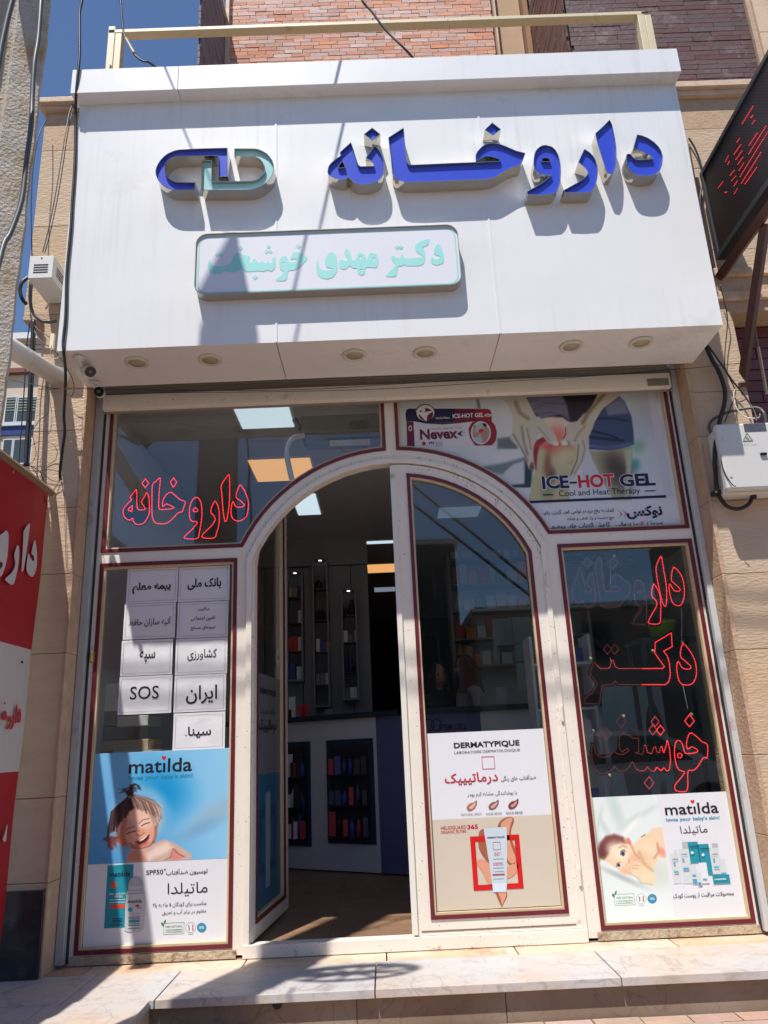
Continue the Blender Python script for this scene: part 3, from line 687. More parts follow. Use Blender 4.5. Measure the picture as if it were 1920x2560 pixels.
# name box under the letters
YP = YF - 0.068
a0, a1 = at(486, 690, YP).x, at(1151.5, 660, YP).x
b0, b1 = at(820, 724, YP).z, at(820, 572, YP).z
def rrect(x0, x1, z0, z1, r, n=6):
    out = []
    for cx, cz, s in ((x1 - r, z0 + r, -90), (x1 - r, z1 - r, 0), (x0 + r, z1 - r, 90), (x0 + r, z0 + r, 180)):
        for k in range(n + 1):
            a = math.radians(s + 90 * k / n); out.append((cx + r * math.cos(a), cz + r * math.sin(a)))
    return out
rim_o, rim_i = rrect(a0, a1, b0, b1, 0.065), rrect(a0 + .004, a1 - .004, b0 + .004, b1 - .004, 0.062)
nbx = prism('name_box', [rim_o, rim_i], YP, YF - 0.0006, mat('plate_rim', (176, 170, 160), 0.3, metal=0.6, var=0.08, vscale=6), sign)
nbx['label'] = 'white rounded name plate with mint lettering'
prism('face_sheet', [rim_i], YP + 0.010, YP + 0.014, plate_face, nbx, back=False)
def ring(name, o, i, Y, m, parent):
    n = len(o); V = [(a, Y, b) for a, b in o] + [(a, Y, b) for a, b in i]
    return mk(name, V, [(k, (k + 1) % n, n + (k + 1) % n, n + k) for k in range(n)], m, parent)
ring('border_line', rrect(a0 + .014, a1 - .014, b0 + .012, b1 - .012, 0.055), rrect(a0 + .021, a1 - .021, b0 + .019, b1 - .019, 0.05), YP + 0.0088, mint, nbx)
YL = YP + 0.0085
def mintshape(crop, pts, holes=()):
    L = [xz(crop, catl(pts), YL)] + [xz(crop, h, YL) for h in holes]
    prism('letter', L, YL, YL + 0.0012, mint, nbx, back=False)
def catl(pts, sub=3):
    return [(p.x, p.y) for p in catmull([Vector((a, b, 0)) for a, b in pts], sub, True)]
mintshape('D', [(975, 415), (982, 470), (972, 540), (935, 575), (890, 558), (850, 577), (780, 570), (700, 580), (650, 575), (600, 547), (560, 577), (480, 585), (420, 565), (380, 590), (310, 605), (255, 592), (228, 545), (225, 480), (245, 440), (262, 490), (300, 515), (380, 515), (440, 500), (480, 470), (505, 420), (530, 380), (570, 370), (630, 392), (690, 405), (685, 455), (712, 480), (730, 440), (755, 435), (775, 470), (810, 478), (835, 450), (850, 480), (880, 480), (895, 452), (912, 480), (935, 478), (952, 420)])
mintshape('D', [(1220, 355), (1280, 385), (1332, 408), (1325, 450), (1290, 490), (1220, 548), (1160, 565), (1125, 572), (1115, 620), (1095, 675), (1000, 680), (990, 657), (1055, 612), (1072, 580), (1035, 552), (1023, 490), (1040, 425), (1080, 402), (1110, 420), (1125, 460), (1150, 472), (1230, 462), (1195, 432), (1155, 445), (1150, 415), (1180, 370)], [circ(1070, 485, 13)])
mintshape('E', [(180, 395), (186, 480), (184, 555), (150, 613), (90, 642), (30, 636), (-20, 600), (-42, 526), (-36, 445), (-20, 450), (-8, 515), (40, 548), (105, 548), (140, 530), (80, 515), (55, 475), (62, 415), (95, 365), (130, 352), (165, 370)])
mintshape('E', [(300, 315), (265, 350), (288, 400), (300, 440), (270, 447), (235, 432), (207, 465), (212, 515), (250, 540), (290, 530), (325, 500), (360, 525), (400, 530), (420, 582), (460, 603), (490, 580), (497, 525), (560, 515), (605, 522), (630, 490), (634, 420), (612, 375), (575, 358), (540, 368), (524, 410), (505, 440), (492, 385), (450, 355), (412, 372), (390, 425), (355, 440), (337, 380)], [circ(440, 410, 12, 20), circ(592, 428, 13, 20), circ(455, 545, 18, 10)])
mintshape('E', [(1182, 205), (1050, 262), (1043, 320), (1060, 350), (1120, 395), (1090, 410), (925, 415), (905, 372), (888, 372), (878, 410), (830, 410), (795, 385), (778, 425), (810, 465), (815, 505), (760, 560), (720, 605), (730, 618), (820, 615), (843, 565), (852, 510), (900, 500), (920, 482), (950, 500), (1100, 495), (1140, 450), (1147, 380), (1138, 320), (1120, 300), (1180, 268)])
mintshape('E', [(1275, 263), (1240, 360), (1300, 393), (1308, 415), (1275, 430), (1240, 425), (1226, 402), (1210, 410), (1210, 450), (1240, 485), (1290, 490), (1340, 468), (1353, 410), (1340, 340), (1312, 285)])
for c, x, y, r_ in (('D', 589, 310, 26), ('D', 752, 640, 28), ('D', 902, 297, 22), ('D', 880, 352, 22), ('D', 924, 352, 22), ('D', 328, 388, 25), ('D', 368, 388, 25), ('D', 1238, 292, 28), ('E', 845, 296, 25), ('E', 885, 296, 25)):
    prism('letter_dot', [xz(c, dia(x, y, r_, 1.15), YL)], YL, YL + 0.0012, mint, nbx, back=False)

# steel rail frame on top of the fascia
rf = thing('rail_frame', 'beige square steel tube frame standing on top of the fascia', 'frame', (1.7, -0.3, CT))
YR = -0.45
rl, rr2 = at(270, 80, YR).x, at(1632, 60, YR).x
rz1 = at(810, 55, YR).z; rz0 = at(810, 84, YR + .06).z
box('top_tube', rl + 0.03, rr2 - 0.03, YR, YR + 0.06, rz0, rz1, beige_tube, rf, bev=0.003)
for px_ in (rl, rr2 - 0.09):
    box('post', px_ + 0.001, px_ + 0.045, YR + 0.001, YR + 0.06, CT - 0.25, rz1 - 0.001 if px_ > 1 else rz1 + 0.03, beige_tube, rf, bev=0.003)
    box('post', px_ + 0.047, px_ + 0.09, YR + 0.002, YR + 0.06, CT - 0.25, rz0 - 0.001, beige_tube, rf, bev=0.003)
box('open_tube_end', rr2 - 0.06, rr2 - 0.02, YR - 0.0015, YR + 0.0, rz0 + 0.006, rz1 - 0.006, dark_hole, rf)
box('open_tube_end', rl + 0.006, rl + 0.042, YR - 0.0015, YR + 0.0, rz0 + 0.006, rz1 - 0.004, dark_hole, rf)
for px_ in (rl + 0.02, rr2 - 0.06):
    V, F = tubev([(px_, YR + 0.06, rz0), (px_, -0.12, 4.7)], 0.022, 4); mk('back_stay', V, F, beige_tube, rf)
# ================================================================== SHOPFRONT
ZH = 3.03; ZU = 2.054; ZL = 1.991; XL1 = 0.784; XR1 = 2.623; XM1, XM2 = 1.664, 1.725
def arc(cx, cz, R, xa, xb, n=14):
    """points along the arch from x=xa to x=xb"""
    a0, a1 = math.acos((xa - cx) / R), math.acos((xb - cx) / R)
    return [(cx + R * math.cos(a0 + (a1 - a0) * i / n), cz + R * math.sin(a0 + (a1 - a0) * i / n)) for i in range(n + 1)]
CXA, CZA, RA = 1.697, 1.640, 0.974
def inset(lp, d):
    lp = list(lp)
    if area2(lp) < 0: lp.reverse()
    n = len(lp); out = []
    for i in range(n):
        a, b, c = Vector(lp[i - 1]), Vector(lp[i]), Vector(lp[(i + 1) % n])
        d1, d2 = (b - a).normalized(), (c - b).normalized()
        n1, n2 = Vector((-d1.y, d1.x)), Vector((-d2.y, d2.x)); nn = (n1 + n2).normalized(); k = 1 / max(0.35, nn.dot(n1))
        p = b + nn * d * k; out.append((p.x, p.y))
    return out
xu = CXA - math.sqrt(RA ** 2 - (ZU - CZA) ** 2); xv = CXA + math.sqrt(RA ** 2 - (ZU - CZA) ** 2)
W1 = [(0.0, ZU)] + [(xu, ZU)] + arc(CXA, CZA, RA, xu, XM1)[1:] + [(XM1, ZH), (0.0, ZH)]
W2 = [(XM2, ZH)] + arc(CXA, CZA, RA, XM2, xv) + [(3.4, ZU), (3.4, ZH)]
W3 = [(0, 0), (XL1, 0), (XL1, ZL), (0, ZL)]
W4 = [(XR1, 0), (3.4, 0), (3.4, ZL), (XR1, ZL)]
DXL, DXR = 0.839, 2.553
RO = 0.93; CZD = 1.628; CXD = 1.70
zs = CZD + math.sqrt(RO ** 2 - (CXD - DXL) ** 2)
DOOR = [(DXL, -0.02), (DXR, -0.02)] + arc(CXD, CZD, RO, DXR - 0.0, DXL, 22)
front = thing('shopfront', 'cream painted metal shopfront with maroon trims and an arched double door', 'shopfront', (1.7, 0, 0))
outer = [(-0.024, -0.045), (3.414, -0.045), (3.414, ZH + 0.02), (-0.024, ZH + 0.02)]
prism('frame', [outer, W1, W2, W3, W4, DOOR], 0.0, 0.06, cream, front)
for nm, Wp in (('upper left', W1), ('upper right', W2), ('lower left', W3), ('lower right', W4)):
    inn = inset(Wp, 0.020); inn2 = inset(Wp, 0.031)
    tr = prism('trim', [Wp, inn], -0.006, 0.03, maroon, front)
    prism('glazing_bead', [inn, inn2], 0.004, 0.03, cream_in, front)
    prism('glass_pane', [inset(Wp, 0.026)], 0.031, 0.037, GLASS, front)
# raised bands of the arch
dfi = inset(DOOR, 0.028)
dfi = [(max(min(a, DXR - 0.022), DXL + 0.03), b) for a, b in dfi]
prism('door_frame', [DOOR, dfi], -0.014, 0.07, cream, front)
box('sill_strip', -0.02, XL1 + 0.02, -0.012, -0.001, -0.044, -0.006, mat('rusty_sill', (186, 168, 142), 0.8, var=0.2, vscale=24, stain=(104, 56, 34), stscale=20, stamt=0.3, bump=0.5, bscale=60), front)
box('sill_strip', XR1 - 0.02, 3.42, -0.012, -0.001, -0.044, -0.006, MATS['rusty_sill'], front)
box('threshold', DXL + 0.0, DXR, -0.02, 0.0, -0.047, 0.012, cream, front, bev=0.002)
box('threshold_rust', DXL, DXR, -0.018, -0.002, -0.049, -0.032, MATS['rusty_sill'], front)

# right leaf, closed
def leaf_outline(x0, x1, z0, R, cx, side):
    zs_ = CZD + math.sqrt(R * R - (x1 - cx) ** 2) if side > 0 else CZD + math.sqrt(R * R - (x0 - cx) ** 2)
    if side > 0: return [(x0, z0), (x1, z0)] + arc(cx, CZD, R, x1, x0, 12)
    return [(x0, z0), (x1, z0)] + arc(cx, CZD, R, x1, x0, 12)
RL = 0.893; XE = DXR - 0.024
LEAF = leaf_outline(1.690, XE, 0.014, RL, CXD, 1)
GXL, GXR, GR = 1.778, 2.471, 0.838
LGL = [(GXL, 0.084), (GXR, 0.084)] + arc(CXD, CZD, GR, GXR, GXL, 12)
def door_leaf(parent_name, label):
    t = bpy.data.objects.new('door_leaf', None); return t
leafR = prism('door_leaf', [LEAF, LGL], -0.004, 0.042, cream, front); leafR['label'] = 'closed right leaf of the arched door'
i1, i2 = inset(LGL, 0.019), inset(LGL, 0.030)
prism('trim', [LGL, i1], -0.010, 0.02, maroon, leafR); prism('glazing_bead', [i1, i2], -0.001, 0.02, cream_in, leafR)
prism('glass_pane', [inset(LGL, 0.025)], 0.021, 0.027, GLASS, leafR)
box('meeting_strip', 1.681, 1.711, -0.018, -0.0045, 0.02, 2.508, mat('white_strip', (226, 222, 212), 0.4, stain=(180, 160, 130), stscale=6, stamt=0.1), leafR, bev=0.002)
box('kick_rail_groove', GXL - 0.05, GXR + 0.03, -0.0062, -0.0042, 0.030, 0.036, mat('seam_shadow', (120, 104, 86), 0.8), leafR)  # dark strip painted as the shade in a rail groove
lathe('latch', [(0.001, 0), (0.012, 0), (0.014, 0.004)], (1.696, -0.024, 2.44), MATS['brushed_steel'], leafR, 12, 'y')
# left leaf, swung inwards: built flat, then turned about its hinge
hx, hy = DXL + 0.034, 0.035
leafL = prism('door_leaf', [[(2 * CXD - a - 0.002, b) for a, b in LEAF], [(2 * CXD - a - 0.002, b) for a, b in LGL]], -0.004, 0.042, cream, front); leafL['label'] = 'open left leaf of the arched door, swung inwards'
LG2 = [(2 * CXD - a - 0.002, b) for a, b in LGL]; j1, j2 = inset(LG2, 0.019), inset(LG2, 0.030)
prism('trim', [LG2, j1], -0.010, 0.02, maroon, leafL); prism('glazing_bead', [j1, j2], -0.001, 0.02, cream_in, leafL)
prism('glass_pane', [inset(LG2, 0.025)], 0.021, 0.027, GLASS, leafL)
gx0, gx1 = min(a for a, b in LG2) + 0.03, max(a for a, b in LG2) - 0.03
flat('poster_print', [(gx0, 0.12), (gx1, 0.12), (gx1, 0.80), (gx0, 0.80)], 0.018, mat('print_blue_shaded', (40, 96, 130), 0.4), leafL)  # poster inks on this leaf are darkened for the shade behind the glass
flat('poster_print', [(gx0, 0.803), (gx1, 0.803), (gx1, 1.36), (gx0, 1.36)], 0.018, mat('print_white_shaded', (112, 114, 118), 0.4), leafL)
text('DERMATYPIQUE', (gx0 + 0.12, gx1 - 0.12, 1.24, 1.28), 0.0165, mat('ink_black', (22, 20, 26), 0.5), leafL, 0.02)
text('درماتیپیک', (gx0 + 0.10, gx1 - 0.10, 1.02, 1.11), 0.0165, MATS['ink_black'], leafL, 0.03)
text('ضدآفتاب های رنگی', (gx0 + 0.15, gx1 - 0.15, 1.13, 1.17), 0.0165, MATS['ink_black'], leafL, 0.0)
flat('poster_print', [(0.5 * (gx0 + gx1) - .05, 0.2), (0.5 * (gx0 + gx1) + .05, 0.2), (0.5 * (gx0 + gx1) + .06, 0.7), (0.5 * (gx0 + gx1) - .06, 0.7)], 0.0165, mat('print_tube_shaded', (130, 150, 160), 0.4), leafL)
ringflat('poster_print', (gx0 + 0.12, gx1 - 0.12, 0.28, 0.62), 0.05, 0.0172, mat('print_deepblue', (24, 70, 110), 0.4), leafL)
flat('round_sticker', circ(gx1 - 0.06, 1.50, 0.05, 0.06, 18), 0.018, mat('sticker_white', (200, 200, 200), 0.4), leafL)
text('عینک', (gx1 - 0.095, gx1 - 0.025, 1.48, 1.52), 0.0165, mat('ink_red', (190, 24, 34), 0.5), leafL, 0.04)
lm = Matrix.Translation((hx, hy, 0)) @ Matrix.Rotation(math.radians(84.5), 4, 'Z') @ Matrix.Translation((-hx, -0.002, 0))
leafL.matrix_parent_inverse = Matrix.Translation(-front.location); leafL.matrix_basis = lm

# crazed paint on the arch, door furniture
ck_m = mat('paint_crack_dark', (70, 52, 42), 0.9); V, F = [], []
for k in range(95):
    a_ = math.radians(22 + 138 * rnd()) if k < 60 else math.radians(18 + 70 * rnd()); rr_ = (0.936 + 0.008 * rnd()) if k < 45 else (0.866 + 0.014 * rnd())
    if k >= 45 and a_ > math.radians(88): a_ = math.radians(20 + 60 * rnd())
    x_, z_ = CXD + rr_ * math.cos(a_), CZD + rr_ * math.sin(a_); h_ = 0.008 + 0.016 * rnd(); w_ = 0.0006 + 0.0012 * rnd(); t_ = (rnd() - .5) * 0.006
    o = len(V); Yk = -0.0006 if k < 45 else -0.0047; V += [(x_ - w_, Yk, z_), (x_ + w_, Yk, z_), (x_ + t_, Yk, z_ + h_)]; F.append((o, o + 1, o + 2))
cr_ = mk('paint_cracks', V, F, ck_m, front); cr_['kind'] = 'stuff'
for z_ in (0.25, 1.05, 1.78):
    V, F = tubev([(XE + 0.012, -0.018, z_ - 0.04), (XE + 0.012, -0.018, z_ + 0.04)], 0.008, 10); mk('hinge', V, F, cream, front)
hp = xz('N', [(350, 1830), (350, 1960)], 0.0)
# shutter box bar, guide rails
sh = thing('roller_shutter', 'closed-up roller shutter above the glass with side guide rails', 'shutter', (1.7, -0.1, 3))
hz0, hz1 = at(900, 997.6, -0.09).z, at(900, 962, -0.09).z
box('bottom_bar', -0.02, 3.40, -0.09, -0.05, hz0, hz1, cream, sh, bev=0.004)
for k in range(4): box('slat', -0.02, 3.40, -0.075 + 0.004 * (k % 2), -0.05, hz1 + 0.004 + k * 0.022, hz1 + 0.024 + k * 0.022, mat('shutter_slat', (150, 144, 132), 0.5, var=0.06, vscale=8), sh, bev=0.003)
box('housing_face', -0.05, 3.44, -0.045, 0.0, hz1 + 0.003, FZ0 + 0.05, mat('housing_grey', (150, 140, 128), 0.6), sh)
box('end_plate', 3.255, 3.385, -0.094, -0.0905, hz0 + 0.008, hz0 + 0.056, mat('zinc_plate', (138, 132, 118), 0.4, metal=0.5, var=0.1, vscale=20), sh, bev=0.0015)
for k in range(4): lathe('rivet', [(0.001, -0.001), (0.004, 0.0), (0.004, 0.001)], (3.275 + 0.03 * k, -0.0955, hz0 + (0.02 if k % 2 else 0.044)), MATS['zinc_plate'], sh, 8, 'y')
box('reveal', -0.02, 3.40, -0.049, -0.008, hz0 + 0.006, hz0 + 0.03, MATS['housing_grey'], sh)
for s, xa in ((-1, -0.073), (1, 3.421)):
    m_ = steel_grey if s < 0 else steel_white
    box('guide_rail', xa, xa + (0.042 if s < 0 else 0.033), -0.052, -0.002, -0.03, hz1 + 0.15, m_, sh, bev=0.003)
    xg = xa + 0.0425 if s < 0 else xa - 0.0065
    box('rubber_slot', xg, xg + 0.006, -0.02, -0.0, -0.03, hz0, dark_gap, sh)  # dark strip between guide rail and frame
lp = at(*q('Z', 1015, 185), -0.02)
box('door_catch', lp.x - 0.010, lp.x + 0.012, -0.03, -0.001, lp.z - 0.03, lp.z + 0.03, mat('brass', (168, 150, 92), 0.35, metal=0.6, var=0.1), sh, bev=0.003)

# ================================================================== NEON LETTERING
led = mat('led_red', (120, 10, 14), 0.4, emit=(1.0, 0.035, 0.045), es=1.6)
led_dim = mat('led_red_weak', (120, 50, 46), 0.5, emit=(1.0, 0.16, 0.13), es=0.07)
led_mid = mat('led_red_soft', (130, 40, 40), 0.5, emit=(1.0, 0.09, 0.08), es=0.5)
led_back = mat('smoked_acrylic', (13, 10, 12), 0.18)
bead_v = [(1, 0, 0), (-1, 0, 0), (0, 1, 0), (0, -1, 0), (0, 0, 1), (0, 0, -1)]
bead_f = [(0, 2, 4), (2, 1, 4), (1, 3, 4), (3, 0, 4), (2, 0, 5), (1, 2, 5), (3, 1, 5), (0, 3, 5)]
def beads(name, path, closed, Y, rad, step, m, parent):
    pts = [Vector(p) for p in path]
    if closed: pts.append(pts[0])
    V, F = [], []; carry = 0.0
    for a, b in zip(pts[:-1], pts[1:]):
        L_ = (b - a).length
        if L_ < 1e-7: continue
        t = carry
        while t < L_:
            p = a + (b - a) * (t / L_); o = len(V)
            V += [(p.x + v[0] * rad, Y + v[1] * rad, p.y + v[2] * rad) for v in bead_v]; F += [tuple(i + o for i in f) for f in bead_f]
            t += step
        carry = t - L_
    ob = mk(name, V, F, m, parent); ob['kind'] = 'stuff'; return ob
def neon_letter(crop, outline, holes, m, parent, Y, rad=0.0041, step=0.0088, back=True, smoothc=True):
    ol = [catl(lp, 3) if smoothc and len(lp) > 4 else lp for lp in [outline] + list(holes)]
    wl = [xz(crop, lp, Y) for lp in ol]
    if back:
        bo = inset(wl[0], -0.011) 
        bp = prism('acrylic_letter', [bo], Y + 0.005, Y + 0.008, led_back, parent)
    else: bp = parent
    for lp in wl: beads('led_outline', lp, True, Y, rad, step, m, bp)
YN = 0.062
n1_ = thing('led_word_sign', 'bright red outlined Persian word in the upper left window over the papers', 'LED sign', (0.4, YN, 2.1), group='red LED words behind the glass')
Fs = [([(235, 295), (240, 340), (240, 440), (248, 512), (275, 530), (325, 525), (338, 515), (310, 470), (292, 435), (320, 390), (353, 330), (378, 385), (385, 470), (382, 570), (350, 640), (320, 680), (270, 697), (225, 690), (200, 655), (190, 622), (170, 645), (130, 640), (95, 605), (80, 560), (90, 510), (115, 480), (150, 440), (180, 408), (160, 385), (200, 335)], [[(187, 480), (145, 515), (140, 535), (183, 545)]]),
      ([(338, 170), (300, 220), (335, 275), (377, 220)], []),
      ([(508, 160), (495, 165), (455, 205), (420, 240), (414, 400), (415, 580), (425, 630), (450, 675), (500, 688), (570, 685), (620, 660), (680, 600), (720, 560), (762, 548), (780, 500), (797, 435), (740, 410), (690, 370), (650, 335), (615, 328), (575, 360), (545, 410), (535, 470), (545, 490), (575, 460), (620, 475), (668, 500), (620, 518), (510, 523), (492, 495), (493, 420), (500, 300), (510, 200)], []),
      ([(662, 160), (625, 210), (662, 270), (700, 208)], []),
      ([(920, 385), (885, 410), (855, 470), (845, 560), (850, 620), (875, 660), (938, 670), (880, 750), (795, 830), (797, 858), (935, 858), (960, 790), (980, 680), (990, 560), (980, 450), (950, 395)], [[(915, 505), (887, 530), (905, 548), (940, 545), (938, 520)]]),
      ([(1138, 428), (1090, 545), (1130, 600), (1140, 650), (1100, 710), (1020, 790), (993, 825), (1005, 850), (1130, 852), (1160, 790), (1185, 700), (1190, 600), (1180, 500)], []),
      ([(1297, 125), (1215, 240), (1220, 350), (1230, 500), (1250, 640), (1268, 662), (1285, 600), (1305, 450), (1310, 300), (1307, 160)], []),
      ([(1425, 245), (1382, 375), (1430, 420), (1478, 470), (1450, 495), (1390, 495), (1365, 470), (1350, 430), (1330, 480), (1325, 560), (1340, 620), (1375, 650), (1430, 655), (1490, 620), (1515, 560), (1525, 450), (1500, 350), (1460, 275)], [])]
for o_, h_ in Fs: neon_letter('F', o_, h_, led, n1_, YN)
YN2 = 0.085
n2_ = thing('led_word_sign', 'topmost red LED word in the right window, its left half nearly dark', 'LED sign', (2.9, YN2, 1.6), group='red LED words behind the glass')
G_ = [(led_dim, [(215, 260), (245, 350), (270, 450), (290, 520), (335, 520), (345, 490), (300, 450), (310, 380), (345, 320), (365, 400), (385, 560), (375, 640), (330, 690), (280, 690), (245, 630), (200, 650), (150, 600), (135, 540), (140, 460), (165, 430), (170, 390), (195, 320)], []),
      (led_dim, dia(300, 205, 48, 1), []),
      (led_dim, [(435, 150), (455, 250), (460, 350), (475, 450), (490, 510), (540, 520), (620, 515), (660, 498), (600, 460), (565, 480), (552, 450), (565, 380), (600, 332), (650, 350), (700, 400), (763, 445), (755, 550), (715, 580), (670, 640), (625, 685), (560, 692), (480, 685), (445, 640), (430, 550), (405, 400), (385, 240)], []),
      (led_dim, dia(580, 208, 52, 1.05), []),
      (led_dim, [(850, 395), (820, 440), (812, 540), (825, 630), (850, 670), (895, 690), (860, 750), (810, 830), (815, 872), (930, 875), (945, 800), (942, 680), (925, 530), (900, 430)], [circ(865, 530, 20, n=8)]),
      (led, [(1020, 440), (1000, 560), (1050, 620), (1055, 670), (1020, 740), (970, 830), (975, 868), (1085, 868), (1098, 780), (1100, 650), (1085, 540), (1050, 470)], []),
      (led, [(1100, 135), (1050, 250), (1060, 370), (1090, 520), (1120, 640), (1150, 680), (1165, 600), (1160, 450), (1135, 300), (1115, 180)], []),
      (led, [(1240, 255), (1215, 385), (1250, 430), (1310, 490), (1300, 515), (1250, 510), (1220, 470), (1200, 435), (1190, 480), (1205, 570), (1230, 640), (1275, 672), (1320, 665), (1350, 600), (1358, 500), (1345, 400), (1310, 320)], [])]
for m_, o_, h_ in G_: neon_letter('G', o_, h_, m_, n2_, YN2, 0.0037, 0.0086)
n3_ = thing('led_word_sign', 'middle red LED word in the right window, hung on thin threads', 'LED sign', (2.9, YN2, 1.2), group='red LED words behind the glass')
neon_letter('G', [(1340, 1090), (1315, 1225), (1360, 1270), (1430, 1340), (1410, 1365), (1350, 1360), (1320, 1330), (1290, 1280), (1275, 1340), (1285, 1440), (1310, 1510), (1350, 1535), (1420, 1535), (1470, 1490), (1490, 1400), (1475, 1280), (1420, 1170)], [], led, n3_, YN2, 0.0037, 0.0086)
KT = [(1215, 970), (1040, 1075), (1035, 1190), (1090, 1270), (1140, 1340), (1120, 1358), (900, 1360), (640, 1360), (605, 1340), (580, 1270), (565, 1275), (550, 1330), (535, 1358), (440, 1360), (400, 1320), (370, 1285), (350, 1330), (330, 1415), (370, 1470), (405, 1520), (395, 1560), (340, 1640), (265, 1690), (265, 1740), (430, 1745), (445, 1650), (460, 1540), (570, 1535), (600, 1495), (635, 1530), (700, 1535), (900, 1535), (1150, 1535), (1190, 1500), (1205, 1420), (1195, 1300), (1170, 1220), (1130, 1170), (1225, 1120)]
wk = xz('G', KT, YN2)
kp = prism('acrylic_letter', [inset(wk, -0.009)], YN2 + 0.005, YN2 + 0.008, led_back, n3_)
iR = [i for i, p in enumerate(KT) if p[0] >= 690]
ordr = [wk[i] for i in range(31, 39)] + [wk[i] for i in range(0, 7)]
beads('led_outline', ordr, False, YN2, 0.0037, 0.0086, led, kp)
beads('led_outline', [wk[i] for i in (6, 7, 8, 9, 10, 11, 12, 13, 14)], False, YN2, 0.0034, 0.0086, led_mid, kp)
beads('led_outline', [wk[i] for i in range(14, 32)], False, YN2, 0.0034, 0.0086, led_dim, kp)
beads('led_outline', xz('G', dia(518, 1150, 45, 1.2), YN2), True, YN2, 0.0034, 0.0086, led_dim, n3_); beads('led_outline', xz('G', dia(598, 1150, 45, 1.2), YN2), True, YN2, 0.0034, 0.0086, led_dim, n3_)
n4_ = thing('led_word_sign', 'lowest red LED word in the right window, just over the baby poster', 'LED sign', (3.0, YN2, 0.9), group='red LED words behind the glass')
neon_letter('H', [(1330, 380), (1300, 400), (1280, 460), (1272, 520), (1290, 565), (1330, 540), (1370, 555), (1405, 585), (1380, 605), (1320, 615), (1260, 612), (1245, 580), (1230, 520), (1205, 475), (1165, 470), (1145, 500), (1135, 600), (1145, 700), (1170, 780), (1205, 815), (1250, 830), (1215, 890), (1145, 975), (1140, 1020), (1165, 1050), (1270, 1050), (1290, 960), (1290, 820), (1350, 810), (1400, 770), (1450, 690), (1480, 660), (1512, 665), (1515, 520), (1450, 480), (1400, 430)], [circ(1195, 640, 26, n=8)], led, n4_, YN2, 0.0038, 0.0088)
neon_letter('H', dia(1308, 240, 55, 1.3), [], led, n4_, YN2, 0.0038, 0.0088)
SB = [(1050, 465), (1080, 560), (1090, 700), (1075, 800), (1050, 820), (1010, 780), (980, 815), (930, 775), (905, 820), (860, 815), (825, 770), (790, 815), (740, 820), (690, 790), (650, 705), (610, 780), (550, 820), (490, 815), (445, 760), (410, 810), (340, 850), (280, 850), (220, 790), (190, 700), (175, 600), (185, 510), (205, 510), (225, 600), (260, 650), (330, 660), (400, 640), (440, 590), (470, 620), (540, 630), (620, 580), (590, 560), (530, 600), (500, 560), (500, 430), (540, 385), (600, 400), (650, 440), (720, 440), (722, 600), (680, 610), (770, 625), (790, 520), (805, 520), (820, 600), (870, 620), (900, 540), (915, 540), (935, 600), (960, 610), (975, 535), (990, 540), (1010, 610), (1035, 540)]
ws = xz('H', SB, YN2); sbp = prism('acrylic_letter', [xz('H', [(1060, 450), (1100, 600), (1085, 820), (1050, 840), (640, 850), (560, 840), (440, 830), (340, 870), (270, 870), (205, 800), (160, 600), (170, 490), (215, 490), (260, 630), (400, 620), (480, 560), (480, 430), (540, 370), (600, 380), (740, 430), (745, 590), (790, 500), (900, 520), (990, 520)], YN2)], YN2 + 0.005, YN2 + 0.008, led_back, n4_)
beads('led_outline', [ws[i] for i in (55, 56, 57, 0, 1, 2, 3, 4, 5, 6, 7, 8)], False, YN2, 0.0037, 0.0088, led, sbp)
beads('led_outline', [ws[i] for i in (8, 9, 10, 11, 12, 13)], False, YN2, 0.0034, 0.0088, led_mid, sbp); beads('led_outline', [ws[i] for i in (46, 47, 48, 49, 50, 51, 52, 53, 54, 55)], False, YN2, 0.0034, 0.0088, led_mid, sbp)
beads('led_outline', [ws[i] for i in range(13, 47)], False, YN2, 0.0034, 0.0088, led_dim, sbp)
for (x, y, r_, m_) in ((520, 250, 58, led_dim), (912, 250, 46, led_mid), (885, 345, 46, led_mid), (972, 348, 46, led), (285, 395, 52, led_dim), (355, 395, 52, led_dim), (842, 955, 56, led_mid)):
    beads('led_outline', xz('H', dia(x, y, r_, 1.25), YN2), True, YN2, 0.0037, 0.0088, m_, n4_)
for (c, x0, y0, x1, y1, par_) in (('G', 1330, 700, 1330, 1060, n3_), ('G', 1340, 1540, 1395, 1800, n4_), ('G', 545, 1240, 560, 1290, n3_), ('G', 550, 250, 550, 440, n2_)):
    a, b = at(*q(c, x0, y0), YN2), at(*q(c, x1, y1), YN2); tube('hanging_thread', [a, b], 0.0012, whitec, par_, smooth=False, seg=4)
for (c, x, y, par_) in (('G', 595, 130, n2_), ('G', 1335, 1072, n3_), ('G', 1012, 1165, n3_), ('G', 335, 1250, n3_), ('H', 548, 185, n4_), ('H', 1330, 165, n4_), ('H', 200, 355, n4_), ('H', 388, 868, n4_)):
    a = at(*q(c, x, y), YN2); lathe('suction_cup', [(0.001, -0.008), (0.006, -0.008), (0.010, 0.0)], (a.x, YN2, a.z), mat('suction_rubber', (176, 170, 140), 0.3), par_, 10, 'y')

